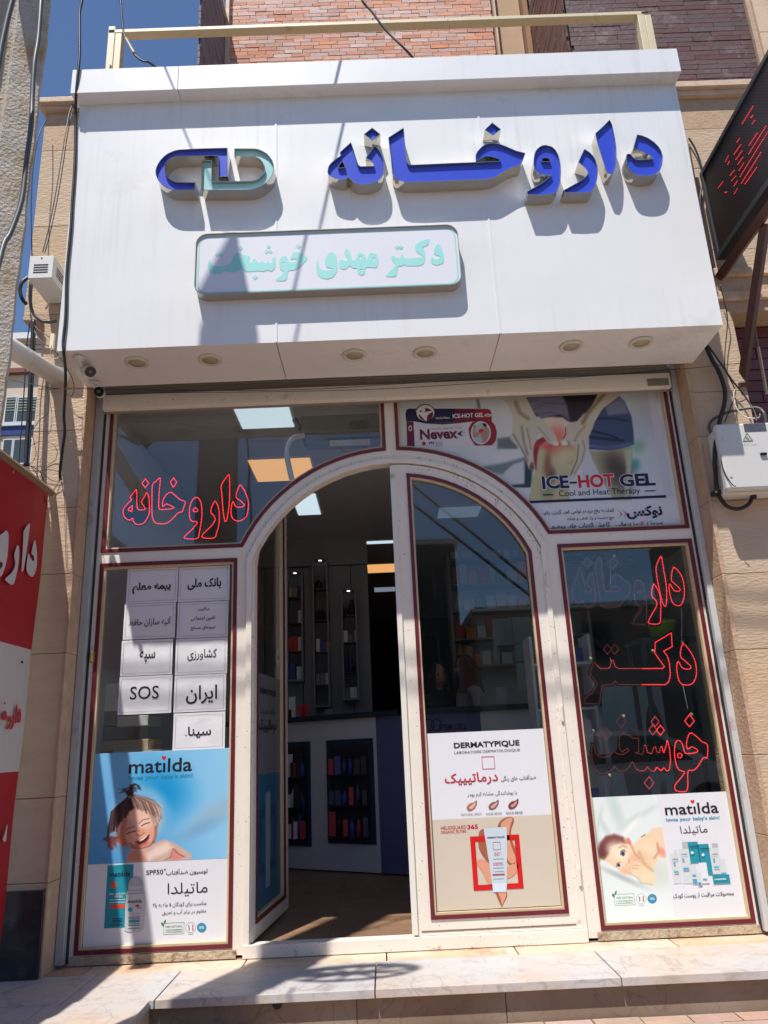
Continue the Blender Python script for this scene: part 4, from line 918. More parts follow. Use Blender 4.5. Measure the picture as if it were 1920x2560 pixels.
# ================================================================== PAPER NOTICES
paper = mat('paper_sheet', (222, 222, 225), 0.8, var=0.03, vscale=5, bump=0.12, bscale=9)
ink = mat('ink_black', (22, 20, 26), 0.5); greyink = mat('ink_grey', (128, 130, 134), 0.7)
def notice(label, r, lines, bold=0.0):
    X0, X1, Z0, Z1 = rect('Q5', *r, 0.026)
    t = thing('paper_notice', label, 'paper notice', ((X0 + X1) / 2, 0.026, Z0), group='paper notices taped inside the left window')
    nx, nz = 8, 6; V, F = [], []
    for j in range(nz + 1):
        for i in range(nx + 1):
            V.append((X0 + (X1 - X0) * i / nx, 0.0262 + 0.0012 * math.sin(i * 1.3 + Z0 * 9) * math.cos(j * 1.1 + X0 * 7), Z0 + (Z1 - Z0) * j / nz))
    for j in range(nz):
        for i in range(nx): b = j * (nx + 1) + i; F.append((b, b + 1, b + nx + 2, b + nx + 1))
    me = mk('sheet', V, F, paper, t)
    ringflat('border_line', (X0 + .012, X1 - .012, Z0 + .012, Z1 - .012), 0.0013, 0.0243, greyink, t)
    for s, rr in lines: text(s, rect('Q5', *rr, 0.0243), 0.0243, ink, t, bold)
notice('grey paper sheet with bold text, topmost of the left column', (548, 243, 768, 393), [('بیمه معلم', (572, 302, 738, 352))], 0.035)
notice('paper sheet with one long line of text, second down in the left column', (535, 395, 757, 547), [('آتیه سازان حافظ', (556, 455, 738, 496))], 0.012)
notice('paper sheet with a single short word, third down in the left column', (523, 552, 745, 705), [('سپه', (603, 598, 670, 650))], 0.008)
notice('paper sheet reading SOS, at the foot of the left column', (512, 708, 742, 872), [('SOS', (562, 752, 686, 808))], 0.0)
notice('grey paper sheet with bold text, topmost of the right column', (772, 235, 992, 385), [('بانک ملی', (810, 285, 956, 335))], 0.035)
notice('paper sheet with three small lines of text in the right column', (766, 388, 986, 542), [('سلامت', (856, 408, 903, 426)), ('تامین اجتماعی', (825, 448, 930, 470)), ('نیروهای مسلح', (824, 490, 930, 512))], 0.014)
notice('paper sheet with a single word, third down in the right column', (758, 545, 982, 700), [('کشاورزی', (810, 592, 936, 640))], 0.006)
notice('paper sheet with the largest word, fourth down in the right column', (752, 702, 976, 862), [('ایران', (804, 748, 938, 828))], 0.012)
notice('lowest paper sheet of the right column, just over the girl poster', (748, 866, 972, 1027), [('سینا', (812, 925, 912, 975)), ('.', (800, 962, 806, 968))], 0.016)
# ================================================================== POSTERS
YPO = 0.0235
ink_navy = mat('ink_navy', (26, 22, 66), 0.5); ink_red2 = mat('ink_crimson', (186, 20, 52), 0.5); ink_cyan = mat('ink_cyan', (44, 140, 176), 0.5); ink_green = mat('ink_green', (54, 130, 84), 0.5)
ink_white = mat('ink_white', (225, 225, 228), 0.5); ink_brightred = mat('ink_red', (190, 24, 34), 0.5); ink_teal = mat('ink_teal', (24, 142, 160), 0.5); ink_maroon = mat('ink_plum', (106, 16, 52), 0.5)
HEART = [(0, -1.0), (0.5, -0.4), (1.0, 0.15), (0.98, 0.62), (0.6, 0.92), (0.22, 0.85), (0, 0.55), (-0.22, 0.85), (-0.6, 0.92), (-0.98, 0.62), (-1.0, 0.15), (-0.5, -0.4)]
def TX(s, c, u0, v0, u1, v1, m, par, bold=0.0, layer=1, Y0=YPO, nm='lettering'):
    Y = Y0 - 0.0008 * layer; return text(s, rect(c, u0, v0, u1, v1, Y), Y, m, par, bold, name=nm)
def RC(c, u0, v0, u1, v1, m, par, layer=1, nm='printed_block', Y0=YPO):
    Y = Y0 - 0.0008 * layer; return flat(nm, rpts(rect(c, u0, v0, u1, v1, Y)), Y, m, par)
def PL(c, pts, m, par, layer=1, nm='printed_shape', smooth=False, Y0=YPO):
    Y = Y0 - 0.0008 * layer; return flat(nm, xz(c, catl(pts) if smooth else pts, Y), Y, m, par)
def badges(c, s, ox, oy, par):
    """leaf mark box, flag roundel and percent roundel"""
    f = lambda x, y: (ox + x * s, oy + y * s)
    ringflat('printed_frame', rect(c, *f(0, 0), *f(210, 118), YPO - 0.0008), 0.0016, YPO - 0.0008, ink_green, par)
    TX('100% NATURAL', c, *f(20, 28), *f(195, 50), ink_green, par, 0.01)
    TX('ACTIVE INGREDIENTS', c, *f(20, 66), *f(195, 80), ink_green, par, 0.02); TX('& HYPOALLERGENIC', c, *f(20, 88), *f(195, 102), ink_green, par, 0.02)
    PL(c, [f(0, 40), f(-22, 20), f(-22, -5), f(2, 12)], ink_green, par, 1, smooth=True); PL(c, [f(4, 12), f(8, -22), f(26, -30), f(20, 0)], ink_green, par, 1, smooth=True)
    a, b = f(276, 50); Y = YPO - 0.0008
    o_, i_ = xz(c, circ(a, b, 52 * s, 54 * s, 26), Y), xz(c, circ(a, b, 49 * s, 51 * s, 26), Y); ring('printed_ring', o_, i_, Y, greyink, par)
    PL(c, [f(246, 22), f(262, 36), f(266, 74), f(258, 84), f(256, 50)], ink_navy, par, 1); PL(c, [f(292, 22), f(304, 24), f(300, 50), f(306, 78), f(292, 78)], ink_brightred, par, 1)
    TX('FRANCE', c, *f(250, 112), *f(302, 122), ink_cyan, par, 0.02)
    a, b = f(388, 50); PL(c, circ(a, b, 48 * s, 50 * s, 26), ink_cyan, par, 1, nm='printed_disc'); TX('0%', c, *f(365, 36), *f(412, 62), ink_white, par, 0.02, 2)
# ---- girl poster
R1 = rect('I', 132, 20, 1535, 1990, YPO)
R1 = (at(*q('I', 45, 1700), YPO).x, at(*q('I', 1540, 900), YPO).x, at(*q('I', 800, 1985), YPO).z, at(*q('Q7', 700, -70), YPO).z)
zt = at(*q('Q5', 700, 1032), YPO).z; R1 = (0.034, R1[1], R1[2], zt)
t1 = thing('window_poster', 'sky blue poster of a laughing toddler with pigtails in the lower left window', 'poster', (0.4, YPO, R1[2]))
box('sheet', R1[0], R1[1], YPO, YPO + 0.004, R1[2], R1[3], mat('poster_sheet', (222, 223, 228), 0.35), t1)
zm = at(*q('I', 800, 1135), YPO).z
SK, SKD, SKL, HR, HRL = (222, 174, 154), (176, 104, 84), (238, 200, 180), (52, 32, 36), (150, 112, 96)
ops1 = [('fade', (800, 500, 300, 1150), (78, 150, 206), 0.9), ('fade', (700, 300, 1500, 150), (150, 206, 236), 0.8),
    ('blob', (850, 420, 260, 240, 0), (18, 146, 208), 0.9), ('blob', (1420, 620, 260, 90, -28), (150, 184, 206), 0.95), ('blob', (1230, 800, 220, 60, -25), (120, 170, 206), 0.95),
    ('blob', (620, 640, 300, 290, 10), (120, 180, 220), 0.25),
    # hair, pigtails
    ('poly', [(500, 470), (460, 400), (400, 380), (455, 400), (395, 430), (470, 415), (440, 370), (500, 400), (520, 340), (570, 322), (620, 350), (625, 395), (590, 350), (560, 350), (590, 420), (560, 370), (545, 400), (560, 470)], HR, 7),
    ('poly', [(395, 880), (320, 870), (245, 890), (240, 915), (290, 920), (285, 975), (320, 1015), (350, 1015), (345, 960), (380, 1000), (375, 940), (400, 930)], (110, 62, 62), 8),
    ('poly', [(510, 455), (440, 520), (370, 590), (320, 680), (290, 780), (285, 900), (300, 840), (340, 740), (360, 760), (390, 900), (450, 980), (520, 900), (760, 920), (810, 760), (845, 640), (820, 560), (760, 500), (680, 470), (600, 450), (560, 440)], (66, 44, 48), 12),
    ('poly', [(560, 450), (660, 470), (760, 510), (830, 580), (848, 640), (815, 700), (800, 650), (740, 600), (650, 560), (560, 530)], (206, 184, 166), 14),
    # body
    ('poly', [(480, 1140), (495, 1060), (540, 1000), (640, 960), (740, 960), (860, 905), (940, 930), (1010, 960), (1080, 1010), (1155, 1060), (1160, 1110), (900, 1135)], (206, 172, 158), 9),
    ('poly', [(700, 1135), (690, 1060), (780, 990), (900, 930), (960, 990), (900, 1040), (760, 1100)], (232, 208, 196), 22),
    ('poly', [(480, 1140), (500, 1050), (570, 1000), (640, 1020), (690, 1140)], (196, 128, 108), 18),
    ('poly', [(920, 1120), (980, 1000), (1040, 1060), (1100, 1085), (1010, 1120)], (214, 134, 128), 10),
    ('line', [(965, 1005), (1030, 1060), (1080, 1085)], (150, 70, 66), 5, 8), ('line', [(880, 1120), (935, 1090), (960, 1010)], (150, 90, 84), 5, 7),
    # face
    ('poly', [(420, 660), (480, 600), (570, 585), (680, 600), (750, 650), (790, 740), (790, 860), (760, 940), (700, 985), (600, 985), (500, 960), (430, 890), (385, 760)], SK, 16),
    ('blob', (480, 760, 100, 190, 20), (196, 132, 112), 0.8, 0.8), ('blob', (690, 700, 120, 130, 0), SKL, 0.8), ('blob', (735, 830, 46, 60, 0), (226, 136, 112), 0.8, 0.5), ('blob', (500, 885, 55, 60, 0), (218, 128, 104), 0.8, 0.5), ('blob', (565, 850, 34, 40, 0), (232, 178, 152), 0.8, 0.8), ('blob', (590, 650, 90, 50, -10), (232, 186, 162), 0.9, 0.8), ('line', [(470, 700), (440, 800), (450, 900), (490, 960)], (160, 92, 76), 22, 26), ('line', [(785, 780), (785, 860), (760, 930)], (150, 84, 66), 16, 16),
    ('blob', (610, 965, 120, 26, -12), (190, 96, 70), 0.6, 0.7), ('blob', (625, 830, 55, 38, -10), (222, 150, 124), 0.5),
    ('poly', [(500, 455), (430, 540), (350, 640), (300, 760), (288, 880), (330, 720), (380, 640), (420, 600), (480, 600), (560, 560), (540, 470)], (58, 38, 44), 12),
    ('poly', [(545, 470), (640, 480), (740, 540), (790, 640), (770, 780), (740, 700), (700, 620), (600, 560), (550, 540)], (168, 134, 118), 20, 0.8),
    ('line', [(470, 815), (500, 790), (560, 775)], (110, 56, 44), 6, 7), ('line', [(610, 740), (660, 700), (715, 692)], (120, 70, 56), 6, 7),
    ('line', [(488, 848), (520, 832), (572, 822)], (52, 24, 24), 4, 9), ('line', [(640, 765), (680, 742), (722, 732)], (52, 24, 24), 4, 9),
    ('line', [(590, 850), (612, 872), (640, 862), (668, 838)], (166, 84, 62), 6, 8), ('blob', (600, 838, 16, 10, 0), (236, 190, 168), 0.5),
    ('poly', [(570, 930), (620, 915), (690, 880), (722, 850), (712, 900), (670, 940), (610, 958)], (92, 22, 26), 5),
    ('poly', [(605, 920), (655, 898), (690, 868), (688, 884), (655, 912), (620, 928)], (240, 234, 228), 3),
    ('line', [(570, 932), (620, 962), (680, 942), (716, 895)], (196, 86, 76), 5, 9), ('line', [(520, 940), (560, 995), (640, 1000), (720, 975), (770, 930)], (120, 52, 46), 8, 8),
    ('poly', [(395, 905), (420, 890), (450, 920), (462, 975), (430, 965)], (214, 96, 60), 6), ('line', [(470, 560), (400, 700), (380, 820)], (70, 46, 50), 8, 12)]

_rs = random.Random(3)
def strands(n, x0, x1, cols, wd, ex, ey, jit):
    out = []
    for k in range(n):
        t = k / (n - 1); sx, sy = 505 + 60 * t, 470 - 10 * t
        a, b = ex[0] + (ex[1] - ex[0]) * t + _rs.uniform(-jit, jit), ey(t) + _rs.uniform(-jit, jit)
        mx_, my_ = (sx + a) / 2 + x0 + (x1 - x0) * t, (sy + b) / 2 - 40 + _rs.uniform(-12, 12)
        out.append(('line', [(sx, sy), ((sx + mx_) / 2, (sy + my_) / 2 - 10), (mx_, my_), ((mx_ + a) / 2, (my_ + b) / 2), (a, b)], _rs.choice(cols), 5, wd * _rs.uniform(.5, 1.2)))
    return out
ops1 += strands(64, -74, -10, [(44, 28, 34), (58, 38, 42), (34, 22, 28), (84, 56, 54)], 10, (300, 560), lambda t: 860 - 300 * t, 16)
ops1 += strands(44, 0, 70, [(150, 116, 102), (196, 168, 152), (120, 88, 80), (92, 66, 62), (214, 192, 178)], 8, (560, 850), lambda t: 560 + 130 * t, 18)
ops1 += [('line', [(800 + 20 * math.sin(k), 520 + 26 * k), (850 - 8 * k, 560 + 24 * k), (815 + 14 * math.cos(k * 2), 620 + 22 * k)], [(214, 192, 178), (160, 128, 116), (190, 160, 146)][k % 3], 6, 8) for k in range(7)]
ops1 += [('line', [(395, 885), (330 - 6 * k, 890 + 12 * k), (265 + 10 * k, 905 + 18 * k)], [(110, 62, 60), (70, 42, 46), (140, 84, 76)][k % 3], 5, 7) for k in range(7)]
ops1 += [('line', [(510, 450), (490 + 22 * k, 372 - 6 * (k % 3)), (430 + 34 * k, 356 + 14 * abs(k - 3))], (44, 28, 34), 4, 6) for k in range(7)]
picture('printed_picture', (R1[0] + .001, R1[1] - .001, zm, R1[3] - .001), YPO - 0.0006, 300, 230, 'I', ops1, (112, 180, 224), t1)
TX('matılda', 'I', 508, 68, 1162, 212, ink, t1, 0.012, 2)
def heart(c, x, y, r_, par):
    PL(c, [(x + a * r_, y - b * r_) for a, b in HEART], mat('ink_heart', (214, 24, 44), 0.4), par, 2, nm='printed_heart')
heart('I', 870, 62, 23, t1)
TX("loves your baby's skin!", 'I', 508, 232, 1166, 288, ink_cyan, t1, 0.02, 2)
RC('I', 268, 1170, 540, 1822, ink_teal, t1, 1, nm='printed_carton')
TX('matılda', 'I', 306, 1240, 520, 1292, ink_navy, t1, 0.02, 2)
PL('I', circ(348, 1378, 34), mat('ink_orange', (214, 78, 48), 0.5), t1, 2); TX('Baby Sun Lotion', 'I', 305, 1458, 478, 1484, ink_white, t1, 0.01, 2); TX('SPF 50+', 'I', 355, 1488, 445, 1510, ink_white, t1, 0.01, 2)
RC('I', 310, 1580, 468, 1622, MATS['ink_orange'], t1, 2); 
for k, yy in enumerate((1725, 1742, 1758, 1790)): RC('I', 335 - (30 if k == 3 else 0), yy, 440, yy + 7, ink_navy, t1, 2, nm='small_print')
for yy in (1528, 1556): RC('I', 305, yy, 470, yy + 6, ink_white, t1, 2, nm='small_print')
PL('I', [(462, 1850), (470, 1600), (480, 1480), (490, 1450), (500, 1420), (505, 1360), (530, 1310), (565, 1292), (610, 1292), (640, 1315), (655, 1360), (660, 1430), (678, 1470), (680, 1600), (665, 1830), (630, 1865), (500, 1868)], mat('print_bottle', (196, 199, 204), 0.4), t1, 3, nm='printed_bottle')
PL('I', [(508, 1390), (520, 1330), (560, 1300), (610, 1300), (640, 1330), (650, 1395)], mat('print_cap', (176, 180, 186), 0.4), t1, 4, nm='printed_cap')
RC('I', 500, 1430, 660, 1436, greyink, t1, 4, nm='small_print'); RC('I', 495, 1462, 668, 1468, greyink, t1, 4, nm='small_print')
TX('matılda', 'I', 497, 1530, 642, 1565, ink, t1, 0.02, 4); PL('I', circ(520, 1634, 24), ink_teal, t1, 4); PL('I', [(565, 1600), (600, 1578), (622, 1600), (600, 1606)], ink_brightred, t1, 4); RC('I', 585, 1612, 640, 1622, greyink, t1, 4, nm='small_print')
RC('I', 502, 1740, 616, 1768, ink_teal, t1, 4); TX('Baby Sun Lotion', 'I', 506, 1672, 620, 1688, ink_brightred, t1, 0, 4)
for yy in (1708, 1724, 1780, 1796, 1826): RC('I', 500, yy, 622, yy + 5, ink, t1, 4, nm='small_print')
TX('SPF50', 'I', 686, 1222, 862, 1270, ink, t1, 0.01, 2); TX('+', 'I', 866, 1205, 894, 1232, ink, t1, 0.0, 2); TX('لوسیون ضدآفتاب', 'I', 892, 1210, 1320, 1278, ink, t1, 0.008, 2)
TX('ماتیلدا', 'I', 908, 1352, 1322, 1495, ink, t1, 0.0, 2); TX('مناسب برای کودکان 6 ماه به بالا', 'I', 752, 1555, 1310, 1610, ink, t1, 0.004, 2); TX('مقاوم در برابر آب و تعریق', 'I', 850, 1632, 1308, 1692, ink, t1, 0.004, 2)
badges('I', 1.02, 866, 1770, t1)
# ---- cream / tube poster on the door
R2 = (at(*q('J', 150, 1000), YPO - .006).x, at(*q('J', 1478, 1000), YPO - .006).x, at(*q('J', 870, 1868), YPO - .006).z, at(*q('J', 720, 32), YPO - .006).z)
R2 = (1.812, 2.439, R2[2], R2[3]); YQ = 0.0145
t2 = thing('window_poster', 'white and beige sunscreen poster with a red square, on the right door leaf', 'poster', (2.1, YQ, R2[2]))
sheet2 = box('sheet', R2[0], R2[1], YQ, YQ + 0.004, R2[2], R2[3], MATS['poster_sheet'], t2)
_Y = YPO; YPO = YQ
zb = at(*q('J', 790, 925), YQ).z
flat('printed_block', rpts((R2[0] + .001, R2[1] - .001, R2[2] + .001, zb)), YQ - 0.0006, mat('print_beige', (204, 192, 174), 0.4), t2)
TX('DERMATYPIQUE', 'J', 392, 138, 1074, 206, ink, t2, 0.03, 2, YQ); TX('LABORATOIRE DERMATOLOGIQUE', 'J', 398, 228, 1078, 260, ink, t2, 0.0, 2, YQ)
ringflat('printed_frame', rect('J', 684, 294, 816, 426, YQ - .0016), 0.0028, YQ - .0016, ink_red2, t2)
TX('درماتیپیک', 'J', 298, 462, 850, 602, ink_red2, t2, 0.018, 2, YQ); TX('ضدآفتاب های رنگی', 'J', 880, 488, 1244, 552, ink, t2, 0.004, 2, YQ); TX('با پوشانندگی مشابه کرم پودر', 'J', 530, 652, 1048, 716, ink, t2, 0.0, 2, YQ)
for (x, y, c1, c2, s_, u0, u1, v0) in ((580, 812, (168, 112, 96), (226, 182, 160), 'NATURAL BEIGE', 468, 680, 882), (806, 802, (140, 96, 90), (206, 168, 160), 'ROSE BEIGE', 728, 892, 876), (1010, 794, (122, 62, 56), (204, 150, 140), 'GOLD BEIGE', 930, 1106, 868)):
    PL('J', [(x - 52, y + 5), (x - 20, y - 30), (x + 20, y - 40), (x + 48, y - 62), (x + 50, y - 20), (x + 25, y + 25), (x - 15, y + 48), (x - 48, y + 40)], mat('swatch_%d' % x, c1, 0.3), t2, 2, smooth=True, nm='printed_swatch', Y0=YQ)
    PL('J', [(x - 30, y + 12), (x + 5, y - 15), (x + 36, y - 40), (x + 30, y - 5), (x - 8, y + 30)], mat('swatch_light_%d' % x, c2, 0.3), t2, 3, smooth=True, nm='printed_swatch', Y0=YQ)
    TX(s_, 'J', u0, v0, u1, v0 + 26, greyink if x < 1000 else ink, t2, 0.0, 2, YQ)
TX('HELIOGUARD', 'J', 256, 1014, 522, 1052, ink_red2, t2, 0.01, 2, YQ); TX('365', 'J', 532, 1000, 642, 1048, ink_red2, t2, 0.03, 2, YQ); TX('ORGANIC FILTERS', 'J', 258, 1062, 522, 1092, ink_red2, t2, 0.01, 2, YQ)
tan1, tan2 = mat('cream_smear', (214, 152, 122), 0.35), mat('cream_smear_dark', (160, 92, 68), 0.35)
PL('J', [(850, 1040), (870, 970), (930, 930), (1000, 925), (1015, 970), (990, 1040), (985, 1110), (1010, 1200), (1060, 1330), (1040, 1430), (980, 1430), (930, 1340), (930, 1100)], tan2, t2, 2, smooth=True, Y0=YQ)
PL('J', [(880, 1030), (900, 970), (950, 935), (1000, 935), (980, 1010), (965, 1110), (990, 1230), (1035, 1350), (1020, 1410), (960, 1380), (935, 1280)], tan1, t2, 3, smooth=True, Y0=YQ)
PL('J', [(650, 1120), (660, 1070), (700, 1045), (730, 1060), (740, 1300), (760, 1400), (700, 1340), (650, 1240)], tan2, t2, 2, smooth=True, Y0=YQ)
PL('J', [(625, 1400), (680, 1360), (770, 1420), (800, 1520), (800, 1640), (740, 1600), (690, 1500)], tan1, t2, 3, smooth=True, Y0=YQ); PL('J', [(900, 1500), (980, 1420), (1050, 1400), (1055, 1470), (1000, 1540), (930, 1560)], tan1, t2, 3, smooth=True, Y0=YQ)
PL('J', [(820, 1700), (940, 1690), (945, 1750), (890, 1860), (860, 1800)], tan2, t2, 2, Y0=YQ); PL('J', [(850, 1700), (938, 1692), (930, 1760), (892, 1840), (880, 1780)], tan1, t2, 3, Y0=YQ)
o_, i_ = xz('J', [(560, 1125), (1070, 1105), (1116, 1665), (598, 1687)], YQ - .0032), xz('J', [(618, 1178), (1020, 1165), (1055, 1612), (642, 1620)], YQ - .0032)
rs_ = [((a + (1 if 0 else 0)), b) for a, b in o_]
xa, xb, za, zb2 = sum(p[0] for p in (o_[0], o_[3])) / 2, sum(p[0] for p in (o_[1], o_[2])) / 2, sum(p[1] for p in (o_[2], o_[3])) / 2, sum(p[1] for p in (o_[0], o_[1])) / 2
ringflat('red_square', (xa, xb, za, zb2), (zb2 - za) * 0.1, YQ - .0024, mat('print_red', (204, 18, 22), 0.35), t2)
PL('J', [(700, 1038), (940, 1025), (945, 1300), (942, 1610), (940, 1700), (800, 1705), (790, 1610), (760, 1400)], mat('print_tube', (196, 208, 218), 0.3), t2, 4, nm='printed_tube', Y0=YQ)
PL('J', [(792, 1612), (942, 1606), (938, 1698), (802, 1702)], mat('print_tube_cap', (206, 222, 234), 0.3), t2, 5, nm='printed_cap', Y0=YQ)
TX('DERMATYPIQUE', 'J', 738, 1126, 918, 1146, ink, t2, 0.03, 5, YQ); ringflat('printed_frame', rect('J', 798, 1182, 876, 1264, YQ - .004), 0.002, YQ - .004, ink_red2, t2)
TX('50', 'J', 812, 1290, 864, 1328, ink_red2, t2, 0, 5, YQ); TX('+', 'J', 866, 1288, 880, 1302, ink_red2, t2, 0, 5, YQ)
TX('SUNSCREEN', 'J', 800, 1394, 898, 1408, ink_red2, t2, 0.01, 5, YQ); TX('TINTED FLUID', 'J', 800, 1414, 905, 1428, ink_red2, t2, 0.01, 5, YQ); RC('J', 792, 1512, 920, 1530, tan2, t2, 5, Y0=YQ)
for yy in (1356, 1450, 1486, 1562): RC('J', 800, yy, 912, yy + 5, greyink, t2, 5, nm='small_print', Y0=YQ)
YPO = _Y
# ---- baby poster in the lower right window
R4 = (2.652, 3.37, at(*q('K', 870, 1278), YPO).z, at(*q('K', 700, 100), YPO).z)
t3 = thing('window_poster', 'white poster of a baby lying on a sheet, in the lower right window', 'poster', (3, YPO, R4[2]))
box('sheet', R4[0], R4[1], YPO, YPO + 0.004, R4[2], R4[3], MATS['poster_sheet'], t3)
xd = (at(*q('K', 720, 300), YPO).x + at(*q('K', 820, 1000), YPO).x) / 2
BS, BSD, BSL = (232, 204, 170), (206, 156, 122), (244, 224, 196)
ops3 = [('fade', (400, 900, 300, 1300), (226, 236, 234), 0.8), ('blob', (300, 250, 200, 50, 70), (196, 212, 208), 0.9), ('blob', (520, 300, 160, 26, -30), (198, 212, 208), 0.9), ('blob', (200, 420, 130, 24, 60), (200, 214, 208), 0.9), ('blob', (430, 420, 150, 24, -50), (236, 238, 236), 0.9),
    ('blob', (120, 620, 40, 100, 0), (188, 200, 200), 0.9), ('blob', (700, 850, 120, 120, 0), (206, 214, 204), 0.9), ('blob', (360, 880, 200, 24, 25), (176, 186, 184), 0.9), ('blob', (150, 330, 18, 120, 10), (202, 216, 206), 0.9),
    ('poly', [(430, 620), (500, 540), (580, 480), (660, 415), (760, 400), (780, 560), (780, 700), (700, 690), (680, 760), (640, 820), (560, 800), (480, 760)], BS, 9),
    ('poly', [(640, 430), (720, 408), (770, 480), (800, 620), (800, 720), (720, 660), (690, 560)], (238, 206, 176), 12), ('line', [(540, 500), (575, 478)], (110, 90, 70), 5, 8), ('blob', (600, 620, 90, 80, 20), (240, 214, 182), 0.9), ('line', [(690, 560), (705, 640), (660, 700)], (190, 140, 104), 10, 14), ('blob', (735, 640, 30, 50, -30), (222, 124, 106), 0.6, 0.6), ('blob', (560, 700, 60, 70, 20), (222, 188, 150), 0.8, 0.6), ('line', [(520, 640), (560, 740), (640, 815)], (206, 164, 128), 16, 20),
    ('poly', [(135, 640), (150, 560), (200, 495), (280, 472), (360, 495), (430, 560), (480, 640), (525, 720), (500, 800), (440, 860), (380, 850), (300, 790), (220, 740), (150, 700)], BS, 8),
    ('poly', [(135, 650), (148, 560), (205, 492), (290, 472), (370, 500), (400, 560), (340, 560), (270, 590), (230, 660), (190, 710), (150, 695)], (122, 74, 70), 16),
    ('blob', (190, 610, 45, 90, 30), (104, 50, 56), 0.7), ('blob', (340, 640, 110, 70, 30), BSL, 0.9), ('blob', (475, 700, 50, 40, 30), (228, 160, 128), 0.9, 0.6), ('blob', (395, 822, 50, 28, 10), (230, 160, 134), 0.8, 0.55), ('blob', (300, 640, 70, 40, 40), (244, 224, 198), 0.9, 0.8),
    ('poly', [(390, 520), (420, 505), (445, 545), (440, 580), (415, 565)], (226, 130, 104), 5), ('line', [(440, 560), (470, 640), (520, 700)], (196, 150, 116), 12, 12),
    ('blob', (368, 655, 24, 30, -10), (240, 238, 236), 0.3), ('blob', (368, 656, 17, 24, -10), (52, 60, 84), 0.3), ('line', [(345, 668), (350, 630), (378, 620), (392, 640)], (96, 66, 58), 5, 7),
    ('blob', (328, 765, 22, 20, -20), (234, 228, 222), 0.3), ('blob', (328, 766, 14, 16, -10), (48, 50, 66), 0.3), ('line', [(306, 780), (312, 748), (340, 738)], (96, 66, 58), 5, 6), ('line', [(330, 600), (370, 580), (400, 600)], (190, 140, 110), 10, 8),
    ('line', [(395, 770), (420, 750), (430, 728), (420, 715)], (196, 132, 100), 7, 8), ('blob', (406, 760, 18, 14, 0), (238, 196, 160), 0.6), ('poly', [(425, 790), (455, 745), (480, 735), (465, 770)], (150, 70, 66), 6),
    ('poly', [(440, 760), (470, 728), (510, 738), (540, 770), (600, 800), (670, 860), (670, 930), (620, 945), (540, 930), (500, 870), (440, 820), (430, 790)], (236, 208, 172), 8),
    ('line', [(455, 775), (490, 760), (520, 775)], (196, 146, 112), 6, 6), ('line', [(445, 800), (480, 790), (505, 800)], (196, 146, 112), 6, 6), ('line', [(430, 840), (500, 880), (540, 935), (640, 948)], (186, 176, 150), 12, 8), ('blob', (600, 880, 60, 40, 30), (240, 216, 182), 0.8)]
picture('printed_picture', (R4[0] + .001, xd, R4[2] + .001, R4[3] - .001), YPO - 0.0006, 180, 260, 'K', ops3, (222, 230, 228), t3)
TX('matılda', 'K', 760, 178, 1266, 284, ink, t3, 0.012, 2); heart('K', 1022, 168, 19, t3)
TX("loves your baby's skin!", 'K', 772, 308, 1280, 352, ink_cyan, t3, 0.02, 2); TX('ماتیلدا', 'K', 908, 392, 1164, 480, ink, t3, 0.0, 2); TX('محصولات مراقبت از پوست کودک', 'K', 840, 1020, 1414, 1078, ink, t3, 0.006, 2)
badges('K', 0.92, 286, 1036, t3)
bt, lab = mat('print_pale_bottle', (206, 212, 214), 0.4), mat('print_label_blue', (70, 160, 200), 0.4)
for (u0, v0, u1, v1, m_, ly) in ((826, 660, 905, 940, bt, 2), (846, 620, 880, 662, bt, 2), (912, 612, 1010, 940, bt, 2), (926, 545, 985, 612, MATS['print_cap'], 2), (990, 545, 1085, 745, ink_teal, 3), (1090, 565, 1195, 860, ink_teal, 3), (1195, 600, 1285, 850, bt, 2), (1205, 560, 1262, 600, MATS['print_cap'], 2), (1290, 705, 1338, 858, bt, 4), (1298, 835, 1342, 860, lab, 5), (1012, 760, 1062, 940, bt, 5), (1026, 895, 1066, 935, lab, 6), (1095, 740, 1168, 935, MATS['poster_sheet'], 5), (1068, 840, 1108, 955, bt, 6), (1078, 925, 1106, 955, lab, 7), (1215, 855, 1375, 940, ink_teal, 4)):
    RC('K', u0, v0, u1, v1, m_, t3, ly, nm='printed_product')
for (u0, v0, u1, v1) in ((850, 822, 892, 838), (935, 790, 990, 808), (1022, 855, 1056, 868), (1225, 778, 1275, 792), (1122, 892, 1160, 904)): RC('K', u0, v0, u1, v1, lab, t3, 8, nm='printed_label')
for (u0, v0, u1, v1) in ((834, 702, 888, 716), (916, 655, 974, 668), (1206, 655, 1262, 667)): TX('matılda', 'K', u0, v0, u1, v1, ink, t3, 0.02, 8)
for (u0, v0, u1, v1) in ((992, 578, 1080, 596), (1094, 598, 1182, 616)): TX('matılda', 'K', u0, v0, u1, v1, ink_navy, t3, 0.02, 8)
for (x, y) in ((1020, 648), (1122, 668)): PL('K', circ(x, y, 14), ink_white, t3, 8)
for (x, y) in ((852, 748), (935, 712), (1226, 712)): PL('K', circ(x, y, 11), lab, t3, 8)
TX('matılda', 'K', 1232, 885, 1340, 905, ink_white, t3, 0.02, 8)
